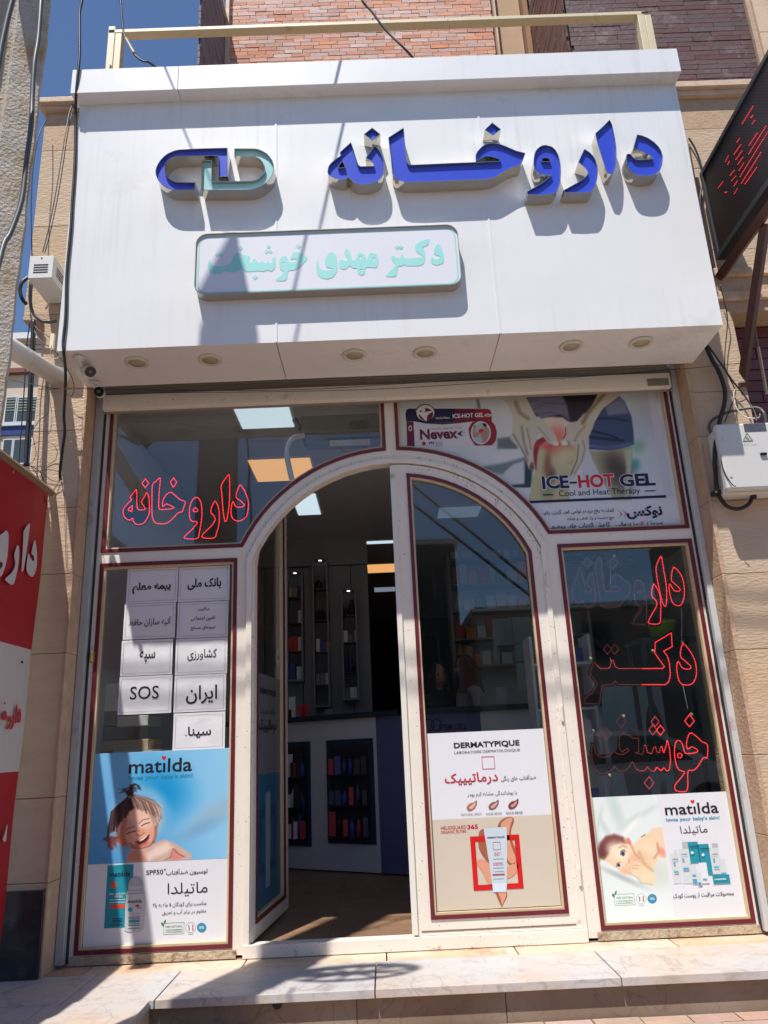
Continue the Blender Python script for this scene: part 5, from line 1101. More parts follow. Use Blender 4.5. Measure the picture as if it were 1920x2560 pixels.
# ---- knee gel poster
YK = 0.0285
W2i = inset(W2, 0.031)
t4 = thing('window_poster', 'knee pain gel poster with two hands round a sore red knee, upper right window', 'poster', (2.6, YK, 2.2))
prism('sheet', [W2i], YK + 0.0005, YK + 0.002, MATS['poster_sheet'], t4, back=False)
_Y = YPO; YPO = YK
zl = at(*q('M', 850, 1160), YK).z
def clipW2(x, z): return (np.hypot(x - CXA, z - CZA) > RA + 0.028) & (x > XM2 + 0.031) & (x < 3.4 - 0.033)
SKc, SKs = (206, 196, 172), (150, 132, 104)
Lm = lambda u, v: ((980 + u * .253165 - 1280) / .253165, (960 + v * .253165 - 960) / .253165)
def LL(*p): return [Lm(a, b) for a, b in p]
ops4 = [('fade', (600, 0, -1000, 100), (196, 208, 206), 0.5), ('blob', (1320, 300, 180, 300, 0), (186, 196, 206), 0.95), ('blob', (1250, 620, 60, 60, 0), (140, 196, 160), 0.9), ('blob', (1215, 800, 60, 60, 0), (80, 160, 160), 0.7), ('blob', (1400, 800, 120, 160, 0), (206, 216, 220), 0.9), ('blob', (760, 900, 60, 100, 0), (210, 220, 222), 0.9), ('line', [(1405, 100), (1420, 400)], (112, 124, 130), 20, 30), ('blob', (1440, 300, 30, 120, 0), (226, 230, 234), 0.8),
    # blurred furniture on the left
    ('poly', LL((1040, 540), (1180, 520), (1240, 600), (1240, 640), (1100, 640), (1040, 640)), (110, 116, 116), 14), ('poly', LL((980, 700), (1200, 650), (1290, 640), (1290, 700), (1180, 760), (1000, 790)), (216, 218, 222), 12), ('poly', LL((860, 820), (1100, 780), (1320, 720), (1380, 800), (1390, 960), (1340, 1020), (1180, 1010), (1100, 900), (900, 840)), (120, 136, 138), 16), ('poly', LL((1110, 870), (1200, 790), (1300, 760), (1310, 980), (1180, 1000), (1080, 920)), (206, 210, 216), 12), ('poly', LL((1320, 760), (1380, 780), (1370, 1020), (1180, 1020), (1180, 1000), (1310, 990)), (44, 54, 58), 9), ('line', LL((840, 130), (860, 230)), (110, 112, 116), 12, 26), ('poly', LL((820, 680), (920, 640), (950, 780), (860, 800)), (214, 214, 222), 14),
    # trouser legs, belly shadow
    ('poly', [(130, 100), (830, 60), (900, 200), (700, 300), (640, 380), (560, 380), (400, 330), (240, 320)], (42, 34, 44), 12),
    ('poly', [(130, 110), (480, 80), (540, 200), (572, 360), (480, 300), (360, 320), (295, 350), (215, 270)], (118, 116, 140), 9), ('line', [(150, 140), (300, 110), (470, 105)], (78, 76, 98), 6, 8), ('line', [(200, 260), (340, 190), (540, 200)], (84, 82, 104), 6, 7), ('line', [(180, 210), (330, 150), (520, 160)], (140, 138, 160), 5, 6), ('line', [(215, 300), (380, 280), (560, 320)], (80, 78, 100), 5, 7),
    ('poly', [(900, 230), (1060, 120), (1110, 170), (1180, 320), (1200, 470), (1205, 590), (1100, 650), (940, 655), (755, 645), (750, 500), (800, 400)], (64, 78, 118), 7), ('poly', [(920, 230), (1070, 130), (1110, 180), (1150, 290), (950, 310)], (122, 132, 160), 12), ('line', [(760, 520), (900, 540), (1100, 560)], (30, 36, 62), 10, 26), ('line', [(780, 460), (940, 500), (1050, 540)], (24, 26, 46), 8, 18), ('line', [(760, 610), (950, 630), (1190, 590)], (86, 106, 150), 8, 30), ('line', [(860, 340), (1000, 340), (1140, 360)], (40, 48, 80), 10, 20),
    ('poly', [(755, 655), (940, 665), (1190, 610), (1185, 760), (1180, 900), (1175, 1150), (1010, 1150), (860, 900)], (170, 168, 134), 10), ('blob', (1040, 850, 110, 190, -30), (84, 70, 52), 0.8), ('poly', [(1110, 660), (1185, 640), (1175, 860), (1150, 1140), (1100, 1140), (1130, 820)], (188, 194, 160), 14), ('poly', [(690, 690), (750, 680), (870, 900), (830, 1000), (700, 960)], (204, 206, 214), 9),
    # thigh and shin
    ('poly', [(295, 350), (400, 325), (500, 330), (575, 380), (560, 520), (460, 600), (350, 520)], (228, 212, 192), 10), ('poly', [(270, 600), (330, 540), (440, 570), (560, 580), (620, 600), (650, 690), (640, 800), (560, 940), (570, 1150), (160, 1150), (200, 980), (235, 800), (240, 680)], (196, 188, 146), 10),
    ('poly', [(205, 640), (240, 560), (310, 520), (340, 560), (270, 620), (250, 700), (240, 850), (205, 800)], (150, 30, 34), 8), ('blob', (440, 520, 90, 90, 0), (232, 120, 104), 0.9), ('blob', (420, 620, 150, 36, 5), (224, 88, 84), 0.8), ('blob', (455, 660, 70, 50, 0), (214, 120, 100), 0.9),
    ('blob', (350, 800, 34, 130, 5), (150, 104, 70), 0.9), ('blob', (390, 900, 36, 70, 0), (124, 76, 56), 0.9), ('blob', (570, 770, 30, 24, 0), (170, 140, 96), 0.9), ('blob', (350, 1050, 60, 90, 0), (158, 160, 112), 0.9), ('blob', (520, 720, 90, 90, 0), (212, 202, 160), 0.9),
    # left hand
    ('poly', LL((1080, 120), (1310, 100), (1370, 240), (1420, 330), (1490, 350), (1560, 430), (1620, 510), (1645, 590), (1620, 615), (1560, 590), (1500, 530), (1450, 490), (1400, 600), (1395, 700), (1415, 820), (1395, 860), (1350, 840), (1320, 740), (1270, 650), (1200, 580), (1165, 540), (1190, 440), (1190, 320), (1150, 220)), (204, 200, 184), 7),
    ('line', LL((1220, 180), (1260, 280), (1340, 340)), (146, 128, 100), 18, 30), ('line', LL((1280, 420), (1300, 560), (1340, 700)), (140, 128, 104), 12, 16), ('line', LL((1330, 440), (1360, 560), (1370, 640)), (150, 138, 116), 10, 12), ('line', LL((1440, 430), (1500, 490), (1560, 560)), (176, 160, 132), 8, 12), ('poly', LL((1590, 560), (1640, 570), (1640, 610), (1600, 608)), (226, 222, 212), 5), ('line', LL((1200, 500), (1280, 640), (1340, 760)), (96, 84, 70), 8, 8), ('blob', (*Lm(1380, 820), 22, 46, 10), (110, 84, 62), 0.7),
    # right hand
    ('poly', [(860, 80), (1110, 60), (1060, 120), (900, 240), (820, 330), (800, 430), (760, 520), (760, 640), (700, 760), (620, 920), (575, 950), (600, 860), (650, 760), (645, 640), (610, 580), (550, 610), (490, 605), (480, 570), (540, 500), (530, 420), (575, 380), (640, 370), (720, 310), (790, 210)], (206, 200, 180), 7),
    ('line', [(700, 380), (740, 300), (840, 180), (920, 90)], (130, 104, 76), 20, 30), ('line', [(620, 560), (660, 480), (720, 420)], (160, 142, 108), 12, 14), ('line', [(700, 560), (720, 640), (690, 760), (620, 880)], (150, 138, 110), 10, 10), ('line', [(655, 600), (650, 700), (640, 760), (580, 900)], (90, 70, 52), 5, 8), ('blob', (518, 583, 26, 22, 0), (236, 230, 216), 0.4), ('line', [(545, 560), (570, 590), (550, 615)], (140, 110, 80), 6, 8), ('line', [(530, 430), (530, 500), (505, 540)], (120, 40, 36), 4, 8)]
xk0, xk1 = XM2 + 0.032, 3.4 - 0.033
picture('printed_picture', (xk0, xk1, ZU + 0.033, ZH - 0.032), YK - 0.0006, 420, 232, 'M', ops4, (214, 220, 224), t4, clip=lambda x, z: clipW2(x, z) & (z > zl))
RC('M', 1420, 60, 1500, 1110, mat('print_pale', (208, 210, 220), 0.4), t4, 2, Y0=YK)
YPO = YK
RC('M', 170, 1125, 1526, 1150, ink_navy, t4, 3, Y0=YK)
for (s_, u0, v0, u1, v1, m_) in (('ICE', 296, 905, 560, 1035, ink_navy), ('-', 570, 965, 640, 985, ink_navy), ('HOT', 652, 892, 1010, 1022, MATS['print_red']), ('GEL', 1062, 885, 1412, 1010, ink_navy)):
    Y = YK - 0.0026; a_ = rect('M', u0, v0, u1, v1, Y); e_ = 0.0035
    text(s_, (a_[0] - e_, a_[1] + e_, a_[2] - e_, a_[3] + e_), Y, ink_white, t4, 0.075); text(s_, a_, Y - 0.0008, m_, t4, 0.035)
TX('Cool and Heat Therapy', 'M', 462, 1035, 1268, 1112, ink_navy, t4, 0.0, 4, YK)
RC('M', 305, 1088, 408, 1100, ink, t4, 4, Y0=YK); RC('M', 1312, 1050, 1418, 1060, ink, t4, 4, Y0=YK)
TX('نوکس', 'M', 1130, 1200, 1486, 1330, ink_navy, t4, 0.04, 3, YK)
for dx in (0, 46): PL('M', [(1030 + dx, 1234), (1092 + dx, 1282), (1040 + dx, 1332), (1056 + dx, 1318), (1080 + dx, 1282), (1046 + dx, 1244)], ink_brightred, t4, 3, Y0=YK)
TX('کمک به رفع درد در نواحی کمر، گردن، زانو،', 'M', 305, 1234, 1012, 1292, ink, t4, 0.01, 3, YK); TX('مچ دست و پا، کتف و شانه', 'M', 545, 1308, 1012, 1350, ink, t4, 0.01, 3, YK)
TX('سرما /', 'M', 1330, 1352, 1490, 1396, ink, t4, 0.015, 3, YK); TX('گرما', 'M', 1200, 1356, 1304, 1402, ink_brightred, t4, 0.015, 3, YK); TX('درمانی _ کاهش التهاب های موضعی', 'M', 352, 1368, 1180, 1432, ink, t4, 0.015, 3, YK)
# gel carton
PL('L', [(135, 270), (150, 245), (230, 242), (960, 246), (982, 270), (985, 380), (1010, 400), (1035, 470), (1025, 550), (990, 605), (820, 608), (150, 630), (140, 420)], mat('print_white_box', (214, 214, 222), 0.4), t4, 2, Y0=YK, nm='printed_carton')
PL('L', [(133, 290), (142, 258), (165, 244), (620, 244), (620, 390), (500, 400), (330, 390), (212, 368), (140, 372)], ink_navy, t4, 3, Y0=YK)
PL('L', [(620, 244), (940, 246), (970, 258), (983, 290), (985, 362), (780, 372), (620, 392)], ink_maroon, t4, 3, Y0=YK); PL('L', [(820, 246), (940, 246), (970, 258), (983, 290), (985, 360), (850, 364)], mat('ink_deep_red', (150, 18, 34), 0.4), t4, 4, Y0=YK)
PL('L', [(143, 374), (212, 370), (226, 632), (150, 630)], ink_maroon, t4, 3, Y0=YK)
PL('L', circ(330, 285, 98, 86, 28), ink, t4, 4, Y0=YK); PL('L', circ(330, 285, 88, 78, 28), ink_white, t4, 5, Y0=YK); PL('L', circ(335, 300, 72, 62, 24), ink_maroon, t4, 6, Y0=YK)
PL('L', [(232, 258), (300, 280), (410, 262), (350, 310), (340, 368), (300, 330)], ink_white, t4, 7, Y0=YK, smooth=True); PL('L', circ(308, 258, 20), ink_white, t4, 7, Y0=YK)
TX('Herbal Base', 'L', 432, 324, 570, 344, ink_white, t4, 0.01, 5, YK); TX('ICE-HOT GEL', 'L', 598, 290, 908, 332, ink_white, t4, 0.03, 5, YK); TX('Cool and Heat Therapy', 'L', 648, 338, 872, 354, ink_brightred, t4, 0.0, 5, YK); PL('L', circ(948, 308, 34, 15), ink_white, t4, 5, Y0=YK); TX('NEW', 'L', 930, 300, 968, 316, ink, t4, 0.02, 6, YK)
TX("Don't Let Pain Slow You Down", 'L', 418, 374, 650, 386, greyink, t4, 0, 5, YK); TX('Instant Pain Relief Gel - Cream', 'L', 384, 424, 694, 446, greyink, t4, 0.0, 4, YK)
TX('Nevex', 'L', 275, 440, 650, 545, ink_maroon, t4, 0.035, 4, YK); PL('L', [(700, 455), (640, 492), (700, 522), (680, 492)], ink_navy, t4, 4, Y0=YK); TX('Pain', 'L', 695, 472, 728, 486, greyink, t4, 0, 4, YK); TX('Out', 'L', 697, 494, 726, 508, greyink, t4, 0, 4, YK)
PL('L', circ(315, 588, 20), ink_brightred, t4, 4, Y0=YK); PL('L', circ(390, 578, 12, 10), ink_maroon, t4, 4, Y0=YK); PL('L', [(362, 572), (372, 570), (374, 590), (384, 600), (366, 596)], ink, t4, 4, Y0=YK); PL('L', [(418, 570), (408, 568), (406, 588), (396, 600), (414, 594)], ink, t4, 4, Y0=YK)
for yy in (572, 584, 597, 609): RC('L', 428, yy, 500, yy + 4, greyink, t4, 4, nm='small_print', Y0=YK)
PL('L', [(755, 440), (790, 378), (850, 364), (980, 364), (1020, 410), (1036, 480), (1025, 560), (990, 604), (822, 608), (770, 530)], MATS['ink_deep_red'], t4, 4, Y0=YK)
PL('L', circ(878, 482, 98, 114, 30), ink_white, t4, 5, Y0=YK); PL('L', circ(878, 482, 88, 104, 30), mat('print_skyblue', (176, 190, 196), 0.4), t4, 6, Y0=YK)
PL('L', [(805, 410), (825, 400), (830, 430), (818, 445), (822, 490), (840, 475), (870, 450), (905, 440), (905, 415), (930, 415), (940, 440), (965, 460), (955, 510), (930, 575), (895, 575), (885, 520), (868, 495), (850, 520), (815, 530), (802, 510)], mat('print_skin', (176, 140, 120), 0.4), t4, 7, Y0=YK); PL('L', circ(880, 462, 24, 20), mat('print_sore', (196, 60, 50), 0.4), t4, 8, Y0=YK); PL('L', [(890, 385), (930, 392), (936, 425), (905, 415)], ink, t4, 8, Y0=YK)
PL('L', circ(180, 438, 18, 28), ink_white, t4, 4, Y0=YK); PL('L', circ(180, 438, 10, 18), ink_maroon, t4, 5, Y0=YK)
YPO = _Y
# ================================================================== UTILITY POLE
pole = thing('utility_pole', 'rough cast concrete utility pole with a yellowed surface at the left edge', 'utility pole', (0.194, -1.947, GZ))
pc, pr, pn = Vector((0.194, -1.947)), Vector((0.86, 0.51)), Vector((0.51, -0.86))
def pole_ring(z):
    s = 1.05 - 0.24 * (z - GZ) / 6.5
    if z > 6.22: s *= max(0.04, 1 - (z - 6.22) / 0.52)
    lean = Vector((0.05, 0.0)) * (z / 6.5) + (Vector((0.10, 0)) * (z - 6.22) if z > 6.22 else Vector((0, 0)))
    prof = [(-0.15, 0.12), (-0.045, 0.12), (-0.035, 0.085), (0.02, 0.085), (0.03, 0.12), (0.142, 0.12), (0.15, 0.108), (0.15, -0.12), (-0.15, -0.12)]
    out = []
    for a, b in prof:
        ed = 0.002 * math.sin(z * 37 + a * 50) + 0.002 * math.sin(z * 91 + b * 30)
        p = pc + lean + pr * (a * s + (ed if abs(a) > .1 else 0)) + pn * (b * s + (ed * 0.6 if b > 0 else 0)); out.append((p.x, p.y, z))
    return out
V, F = [], []; zz = [GZ - 0.3 + 0.06 * i for i in range(121)]; n_ = 9
for z in zz: V += pole_ring(z)
for i in range(len(zz) - 1):
    for k in range(n_): k2 = (k + 1) % n_; F.append((i * n_ + k, i * n_ + k2, (i + 1) * n_ + k2, (i + 1) * n_ + k))
F.append(tuple(range((len(zz) - 1) * n_, len(zz) * n_)))
shaft = mk('shaft', V, F, concrete, pole)
bm = bmesh.new(); bm.from_mesh(shaft.data); bmesh.ops.recalc_face_normals(bm, faces=bm.faces); bm.to_mesh(shaft.data); bm.free()
box('bracket', 0.2, 0.62, -2.25, -2.2, 4.35, 4.40, brown_steel, pole); box('bracket', 0.24, 0.28, -2.25, -2.0, 4.0, 4.9, brown_steel, pole)  # unseen brackets, added along with the coil for its spoked shadow
coil = thing('shadow_coil', 'added unseen coil of black cable on the pole, casting a spoked shadow', 'cable coil', (0.62, -2.3, 4.55))  # coil out of view, added to cast a spoked shadow on the step
for k in range(4):
    rr = 0.24 + 0.012 * k; cpts = [(0.52 + rr * math.cos(a) * 1.1, -2.3 + 0.012 * k, 4.52 + rr * math.sin(a)) for a in [i * 2 * math.pi / 20 for i in range(21)]]
    tube('cable_turn', cpts, 0.009, blackc, coil, sub=2, seg=6)
for a in (0.1, 0.8, 1.5, 2.2, 2.8): tube('shadow_spoke', [(0.52 - 0.27 * math.cos(a), -2.28, 4.52 - 0.25 * math.sin(a)), (0.52 + 0.27 * math.cos(a), -2.28, 4.52 + 0.25 * math.sin(a))], 0.013, blackc, coil, smooth=False, seg=6)

# ================================================================== CABLES
def cable(label, pts, r, m, name='cable', grp='cables strung along the facade', sub=6, seg=7):
    """pts: (px, py, Y)"""
    P_ = [at(a, b, c) for a, b, c in pts]
    o = tube(name, P_, r, m, None, sub=sub, seg=seg); tag(o, label, 'cable', grp); return o
cable('thick black cable hanging in front of the left end of the white fascia', [(212, -100, -0.70), (208, -60, -0.70), (205, 0, -0.70), (199, 36, -0.70), (199, 136, -0.712), (194, 190, -0.71), (190, 240, -0.69), (189, 290, -0.632), (187, 407, -0.624), (180, 515, -0.624), (177, 570, -0.624), (168, 668, -0.624), (166, 714, -0.624), (164, 791, -0.624), (158, 852, -0.624), (159, 874, -0.624), (160, 886, -0.60), (164, 930, -0.42), (163, 979, -0.32), (160, 1039, -0.26), (162, 1079, -0.25), (157, 1119, -0.24), (152, 1158, -0.23), (150, 1186, -0.22), (152, 1200, -0.205)], 0.0082, blackc)
cable('thick grey cable running down the face of the concrete pole', [(105, -60, -2.12), (103, 0, -2.14), (96, 95, -2.15), (86, 160, -2.16), (81, 244, -2.16), (78, 312, -2.17), (66, 407, -2.17), (54, 502, -2.18), (27, 580, -2.2), (10, 610, -2.22), (-8, 680, -2.25), (-30, 760, -2.3)], 0.0085, greyc)
cable('thick grey cable crossing the top left corner in front of the concrete pole', [(45, -60, -2.3), (31, 0, -2.3), (18, 50, -2.3), (5, 110, -2.3), (-6, 170, -2.3), (-30, 260, -2.3)], 0.0095, greyc)
cable('thin black cable hanging left of the parapet against the sky', [(116, 300, -0.24), (100, 330, -0.3), (88, 380, -0.32), (81, 440, -0.33), (78, 520, -0.33), (79, 590, -0.33), (80, 640, -0.3)], 0.0035, blackc)
cable('grey cable pair beside the left end of the parapet', [(185, 254, -0.2), (174, 280, -0.25), (164, 330, -0.3), (153, 400, -0.32), (138, 490, -0.33), (122, 570, -0.33), (107, 630, -0.33)], 0.0035, greyc)
cable('thin black cable close to the grey pair at the parapet', [(187, 258, -0.2), (178, 290, -0.24), (168, 340, -0.28), (158, 410, -0.3), (143, 500, -0.31), (126, 580, -0.31), (112, 632, -0.3)], 0.0028, blackc)
Pt = Vector((0.27, -1.95, 6.70))
def cable3(label, pts, r, m, grp='cables strung from the utility pole'):
    o = tube('cable', pts, r, m, None, sub=8, seg=7); tag(o, label, 'cable', grp); return o
e1 = at(375, 158, -0.64)
cable3('black cable with a taped joint looping down to the left end of the fascia top', [Pt, Pt.lerp(Vector((0.10, -0.63, 5.72)), 0.5), Vector((0.10, -0.63, 5.72)), at(300, -20, -0.63), at(303, 20, -0.63), at(309, 80, -0.63), at(322, 110, -0.64), at(338, 138, -0.65), at(358, 153, -0.65), e1, e1 + Vector((0.10, 0.12, 0.0))], 0.0062, blackc)
tp = tube('taped_joint', [at(315, 98, -0.64), at(324, 114, -0.642), at(336, 135, -0.648)], 0.012, mat('tape_wrap', (150, 146, 140), 0.5, var=0.3, vscale=60), None); tag(tp, 'silvery taped joint on the black cable over the fascia', 'cable joint')
e2 = at(1029, 141, -0.62)
cable3('black cable running down to the middle of the fascia top', [Vector((0.35, -2.05, 5.42)), Vector((1.0, -1.35, 5.43)), Vector((1.66, -0.66, 5.47)), at(905, 0, -0.64), at(930, 30, -0.635), at(965, 76, -0.63), e2, e2 + Vector((0.15, 0.2, -0.05))], 0.0072, blackc)
cable('thin black wire stretched across the shutter box', [(0, 942, -0.40), (24, 949, -0.40), (80, 960, -0.40), (117, 968, -0.38), (163, 973, -0.36), (221, 972, -0.34), (492, 976, -0.34), (752, 974, -0.34), (961, 962, -0.34), (1240, 945, -0.34), (1460, 940, -0.34), (1677, 925, -0.3), (1850, 908, -0.26)], 0.0018, blackc)
cable('second thin wire crossing the shutter box towards the right pillar', [(260, 986, -0.12), (420, 982, -0.2), (700, 979, -0.3), (960, 972, -0.32), (1238, 955, -0.32), (1452, 942, -0.30), (1600, 930, -0.3), (1700, 921, -0.25)], 0.0016, blackc)
cable('thin wire dropping from the white pipe down the left pillar', [(117, 948, -0.2), (118, 975, -0.2), (123, 1010, -0.2), (118, 1035, -0.21), (100, 1050, -0.22), (88, 1066, -0.24), (82, 1080, -0.24), (84, 1100, -0.24), (90, 1130, -0.25), (85, 1150, -0.26), (74, 1160, -0.28)], 0.0016, blackc)
cable('thin black wire forming a big loop over the left pillar', [(62, 1150, -0.3), (70, 1124, -0.26), (90, 1107, -0.24), (112, 1103, -0.23), (134, 1112, -0.22), (143, 1130, -0.22), (138, 1150, -0.22), (120, 1162, -0.23), (100, 1166, -0.25), (80, 1167, -0.28)], 0.0017, blackc)
cable('thin black wire sagging to the hook on the left pillar', [(0, 1167, -0.45), (50, 1173, -0.38), (90, 1178, -0.3), (120, 1174, -0.24), (147, 1180, -0.2), (150, 1196, -0.2), (143, 1204, -0.2), (128, 1200, -0.21), (108, 1184, -0.24), (90, 1172, -0.28), (76, 1164, -0.3)], 0.0018, blackc)
cable('thin wires tied down behind the top corner of the red banner', [(76, 1164, -0.3), (92, 1185, -0.28), (103, 1215, -0.26), (113, 1250, -0.26), (116, 1262, -0.25)], 0.002, blackc)
cable('black wire beside the corner of the red banner', [(84, 1168, -0.28), (100, 1180, -0.26), (110, 1205, -0.25), (113, 1235, -0.25), (112, 1256, -0.25)], 0.002, blackc)
cable('grey wire hanging down the middle of the left pillar', [(152, 1200, -0.2), (160, 1235, -0.195), (162, 1262, -0.19), (163, 1330, -0.19), (166, 1420, -0.19)], 0.0016, greyc)
cable('thin white wire looped by the left end of the soffit', [(130, 862, -0.55), (126, 880, -0.5), (128, 890, -0.45), (140, 896, -0.4), (150, 892, -0.4), (170, 888, -0.4), (185, 888, -0.42)], 0.0022, whitec)
cable('thin black wire from the lower camera back to the white pipe', [(138, 878, -0.5), (158, 905, -0.35), (170, 925, -0.3), (182, 950, -0.26), (185, 975, -0.24), (178, 990, -0.22), (168, 985, -0.2)], 0.002, blackc)
# bundle left of the lower pillar, in front of the far building
for k, (dx, r_, lb) in enumerate(((0, 0.012, 'thickest black cable of the bundle left of the pillar'), (6, 0.005, 'thin black cable at the right side of the bundle'), (-14, 0.0035, 'thin black cable at the left side of the bundle'))):
    cable(lb, [(84 + dx * 0.6, 800, -0.30), (80 + dx, 870, -0.30), (76 + dx, 950, -0.30), (72 + dx * 1.1, 1030, -0.30), (67 + dx * 1.2, 1110, -0.31), (64 + dx * 1.2, 1165, -0.32)], r_, blackc, grp='cable bundle left of the pillar')
cable('thick ribbed black hose bulging beside the junction box', [(72, 692, -0.32), (56, 705, -0.34), (50, 725, -0.34), (56, 748, -0.33), (66, 760, -0.3)], 0.011, blackc)
cable('ribbed grey conduit curving under the junction box', [(80, 705, -0.28), (77, 730, -0.28), (77, 760, -0.27), (84, 785, -0.26), (100, 800, -0.25), (122, 806, -0.24), (141, 802, -0.22)], 0.009, greyc)
cable('grey wire bending under the junction box to the soffit', [(74, 700, -0.3), (72, 750, -0.3), (77, 785, -0.3), (84, 820, -0.3), (96, 845, -0.32), (112, 860, -0.35), (128, 868, -0.4)], 0.003, greyc)
cable('pale grey wire running from the bundle to the soffit corner', [(74, 785, -0.3), (82, 808, -0.3), (100, 828, -0.32), (128, 845, -0.4)], 0.0025, greyc)
# right-hand side
AAp = lambda u, v, Y: (*q('AA', u, v), Y)
ABp = lambda u, v, Y: (*q('AB', u, v), Y)
cable('thickest black cable coming from behind the fascia down the right pillar', [ABp(850, 120, -0.24), ABp(940, 320, -0.24), ABp(1020, 460, -0.23), ABp(1080, 620, -0.22), ABp(1105, 760, -0.22), ABp(1090, 900, -0.23), ABp(1040, 1080, -0.24), ABp(1000, 1280, -0.26), ABp(975, 1450, -0.27), ABp(968, 1640, -0.27), AAp(355, 1250, -0.26), AAp(370, 1500, -0.25), AAp(395, 1700, -0.23)], 0.0125, blackc)
cable('black cable swinging in a loop under the electricity box', [AAp(410, 1730, -0.22), AAp(480, 1850, -0.22), AAp(580, 1960, -0.22), AAp(740, 2010, -0.22), AAp(900, 1970, -0.22), AAp(1010, 1860, -0.22), AAp(1050, 1680, -0.24)], 0.011, blackc)
cable('dark grey cable looping left of the electricity box', [AAp(350, 680, -0.24), AAp(270, 590, -0.22), AAp(240, 480, -0.21), AAp(300, 370, -0.21), AAp(450, 280, -0.21), AAp(620, 220, -0.21), AAp(820, 175, -0.22), AAp(980, 150, -0.24), AAp(1150, 150, -0.27), AAp(1250, 240, -0.3), AAp(1290, 400, -0.3)], 0.0085, greyc)
cable('black cable from the fascia over to the top of the electricity box', [ABp(880, 120, -0.25), ABp(1050, 360, -0.23), ABp(1200, 580, -0.22), ABp(1330, 740, -0.22), ABp(1440, 900, -0.24), ABp(1500, 1020, -0.28), ABp(1510, 1110, -0.3)], 0.005, blackc)
cable('thin black cable hanging down the right pillar from the steel bracket', [(1800, 712, -0.24), (1812, 760, -0.23), (1819, 800, -0.22), (1815, 850, -0.21), (1812, 890, -0.21), (1814, 925, -0.21), (1834, 965, -0.21), (1838, 985, -0.21), (1828, 1015, -0.22), (1812, 1055, -0.23)], 0.0032, blackc)
cable('white cable curving to the electricity box', [ABp(1240, 670, -0.21), ABp(1215, 760, -0.21), ABp(1235, 900, -0.22), ABp(1300, 1000, -0.23), ABp(1400, 1060, -0.25), ABp(1530, 1060, -0.28), ABp(1555, 1010, -0.3)], 0.0035, whitec)
cable('thin black wire running down the hinge side of the electricity box', [AAp(450, 600, -0.3), AAp(440, 800, -0.31), AAp(470, 1000, -0.32), AAp(480, 1200, -0.33), AAp(560, 1400, -0.34), AAp(680, 1570, -0.345), AAp(740, 1585, -0.35)], 0.0028, blackc)
cable('black cable on the wall behind the red LED display', [(1722, 345, -0.20), (1738, 372, -0.20), (1752, 410, -0.20), (1758, 450, -0.20), (1750, 500, -0.21), (1762, 580, -0.21), (1772, 640, -0.21)], 0.006, blackc)
cable('second black cable beside the fascia edge behind the LED display', [(1722, 360, -0.2), (1734, 430, -0.2), (1748, 500, -0.2), (1764, 570, -0.2), (1776, 650, -0.21), (1784, 690, -0.22)], 0.0045, blackc)
cable('black conduit along the ledge below the LED display', [(1800, 672, -0.19), (1850, 677, -0.19), (1940, 682, -0.19)], 0.008, blackc)
for (a, b, ya, yb, lb) in (((1052, 1225), (1390, 1500), 6.4, 4.4, 'upper overhead cable across the street, mirrored in the door glass'), ((1030, 1255), (1390, 1535), 6.0, 4.2, 'lower overhead cable across the street, mirrored in the door glass')):
    A_, B_ = at(*a, ya), at(*b, yb); d_ = B_ - A_
    P0, P1 = A_ - d_ * 1.2, B_ + d_ * 0.25
    cable3(lb, [Vector((p.x, -p.y, p.z)) for p in (P0, (P0 + P1) / 2, P1)], 0.02, blackc)
for k, z in enumerate((6.15, 6.28)):
    cable3(('lower' if k == 0 else 'upper') + ' cable strung along the street from the pole cross arm', [Vector((-12, -2.2 + .1 * k, z + 0.6)), Vector((-0.45 + .5 * k, -2.05, z - 0.05)), Vector((5, -2.1, z - 0.25)), Vector((14, -2.3, z + 0.5))], 0.011, blackc)

# ================================================================== CAMERAS, PIPE, BOXES
def cctv(label, base_px, lens_px, ybase, ylens, size, hood):
    b = at(*base_px, FZ0 - 0.004, 2); l = at(*lens_px, ylens)
    t = thing('security_camera', label, 'security camera', tuple(b), group='small white security cameras under the soffit')
    lathe('base', [(0.026, 0), (0.030, -0.006), (0.024, -0.016), (0.010, -0.018)], (b.x, b.y, b.z), box_white, t, 18)
    dirv = hood.normalized(); e = l - dirv * size * (4.0 if size > 0.026 else 2.4)
    tube('arm', [Vector((b.x, b.y, b.z - 0.016)), Vector((b.x, b.y, b.z - 0.03)).lerp(e, 0.4), e.lerp(l, 0.25)], 0.009, box_white, t)
    V, F = tubev([e, l - dirv * 0.012], size, 16); mk('body', V, F, box_white, t, smooth=False)
    V, F = tubev([l - dirv * 0.014, l], size * 1.06, 16); fr_ = mk('front_glass', V, F, mat('black_gloss', (14, 14, 18), 0.08), t)
    V, F = tubev([l, l + dirv * 0.002], size * 0.36, 14); mk('lens', V, F, mat('lens_grey', (90, 92, 98), 0.1), fr_)
    if hood:
        V, F = tubev([e - dirv * 0.004, l + dirv * 0.006], size * 1.16, 16, caps=False); keep = [f for f in F if sum(V[i][2] for i in f) / 4 > (e.z + l.z) / 2 - 0.004]
        mk('hood', V, keep, box_white, t)
    return t
cctv('upper bullet security camera on the soffit, with a glossy lens and hood', (197, 892), (226, 930), 0, -0.50, 0.027, Vector((0.5, -0.62, -0.42)))
cctv('lower security camera under the soffit, its square black face turned to the street', (236, 955), (247, 979), 0, -0.34, 0.025, Vector((0.22, -0.93, -0.22)))
pipe = thing('white_pipe', 'wide white pipe running from behind the concrete pole to the left pillar', 'pipe', (-0.22, -0.18, 3.02))
pa, pb = at(168, 955, -0.17), at(20, 872, -0.9)
pa = Vector((-0.25, -0.16, 3.09)); pb = Vector((-0.197, -1.3, 2.803))
V, F = tubev([pa, pb], 0.052, 22); mk('tube', V, F, box_white, pipe, smooth=True)
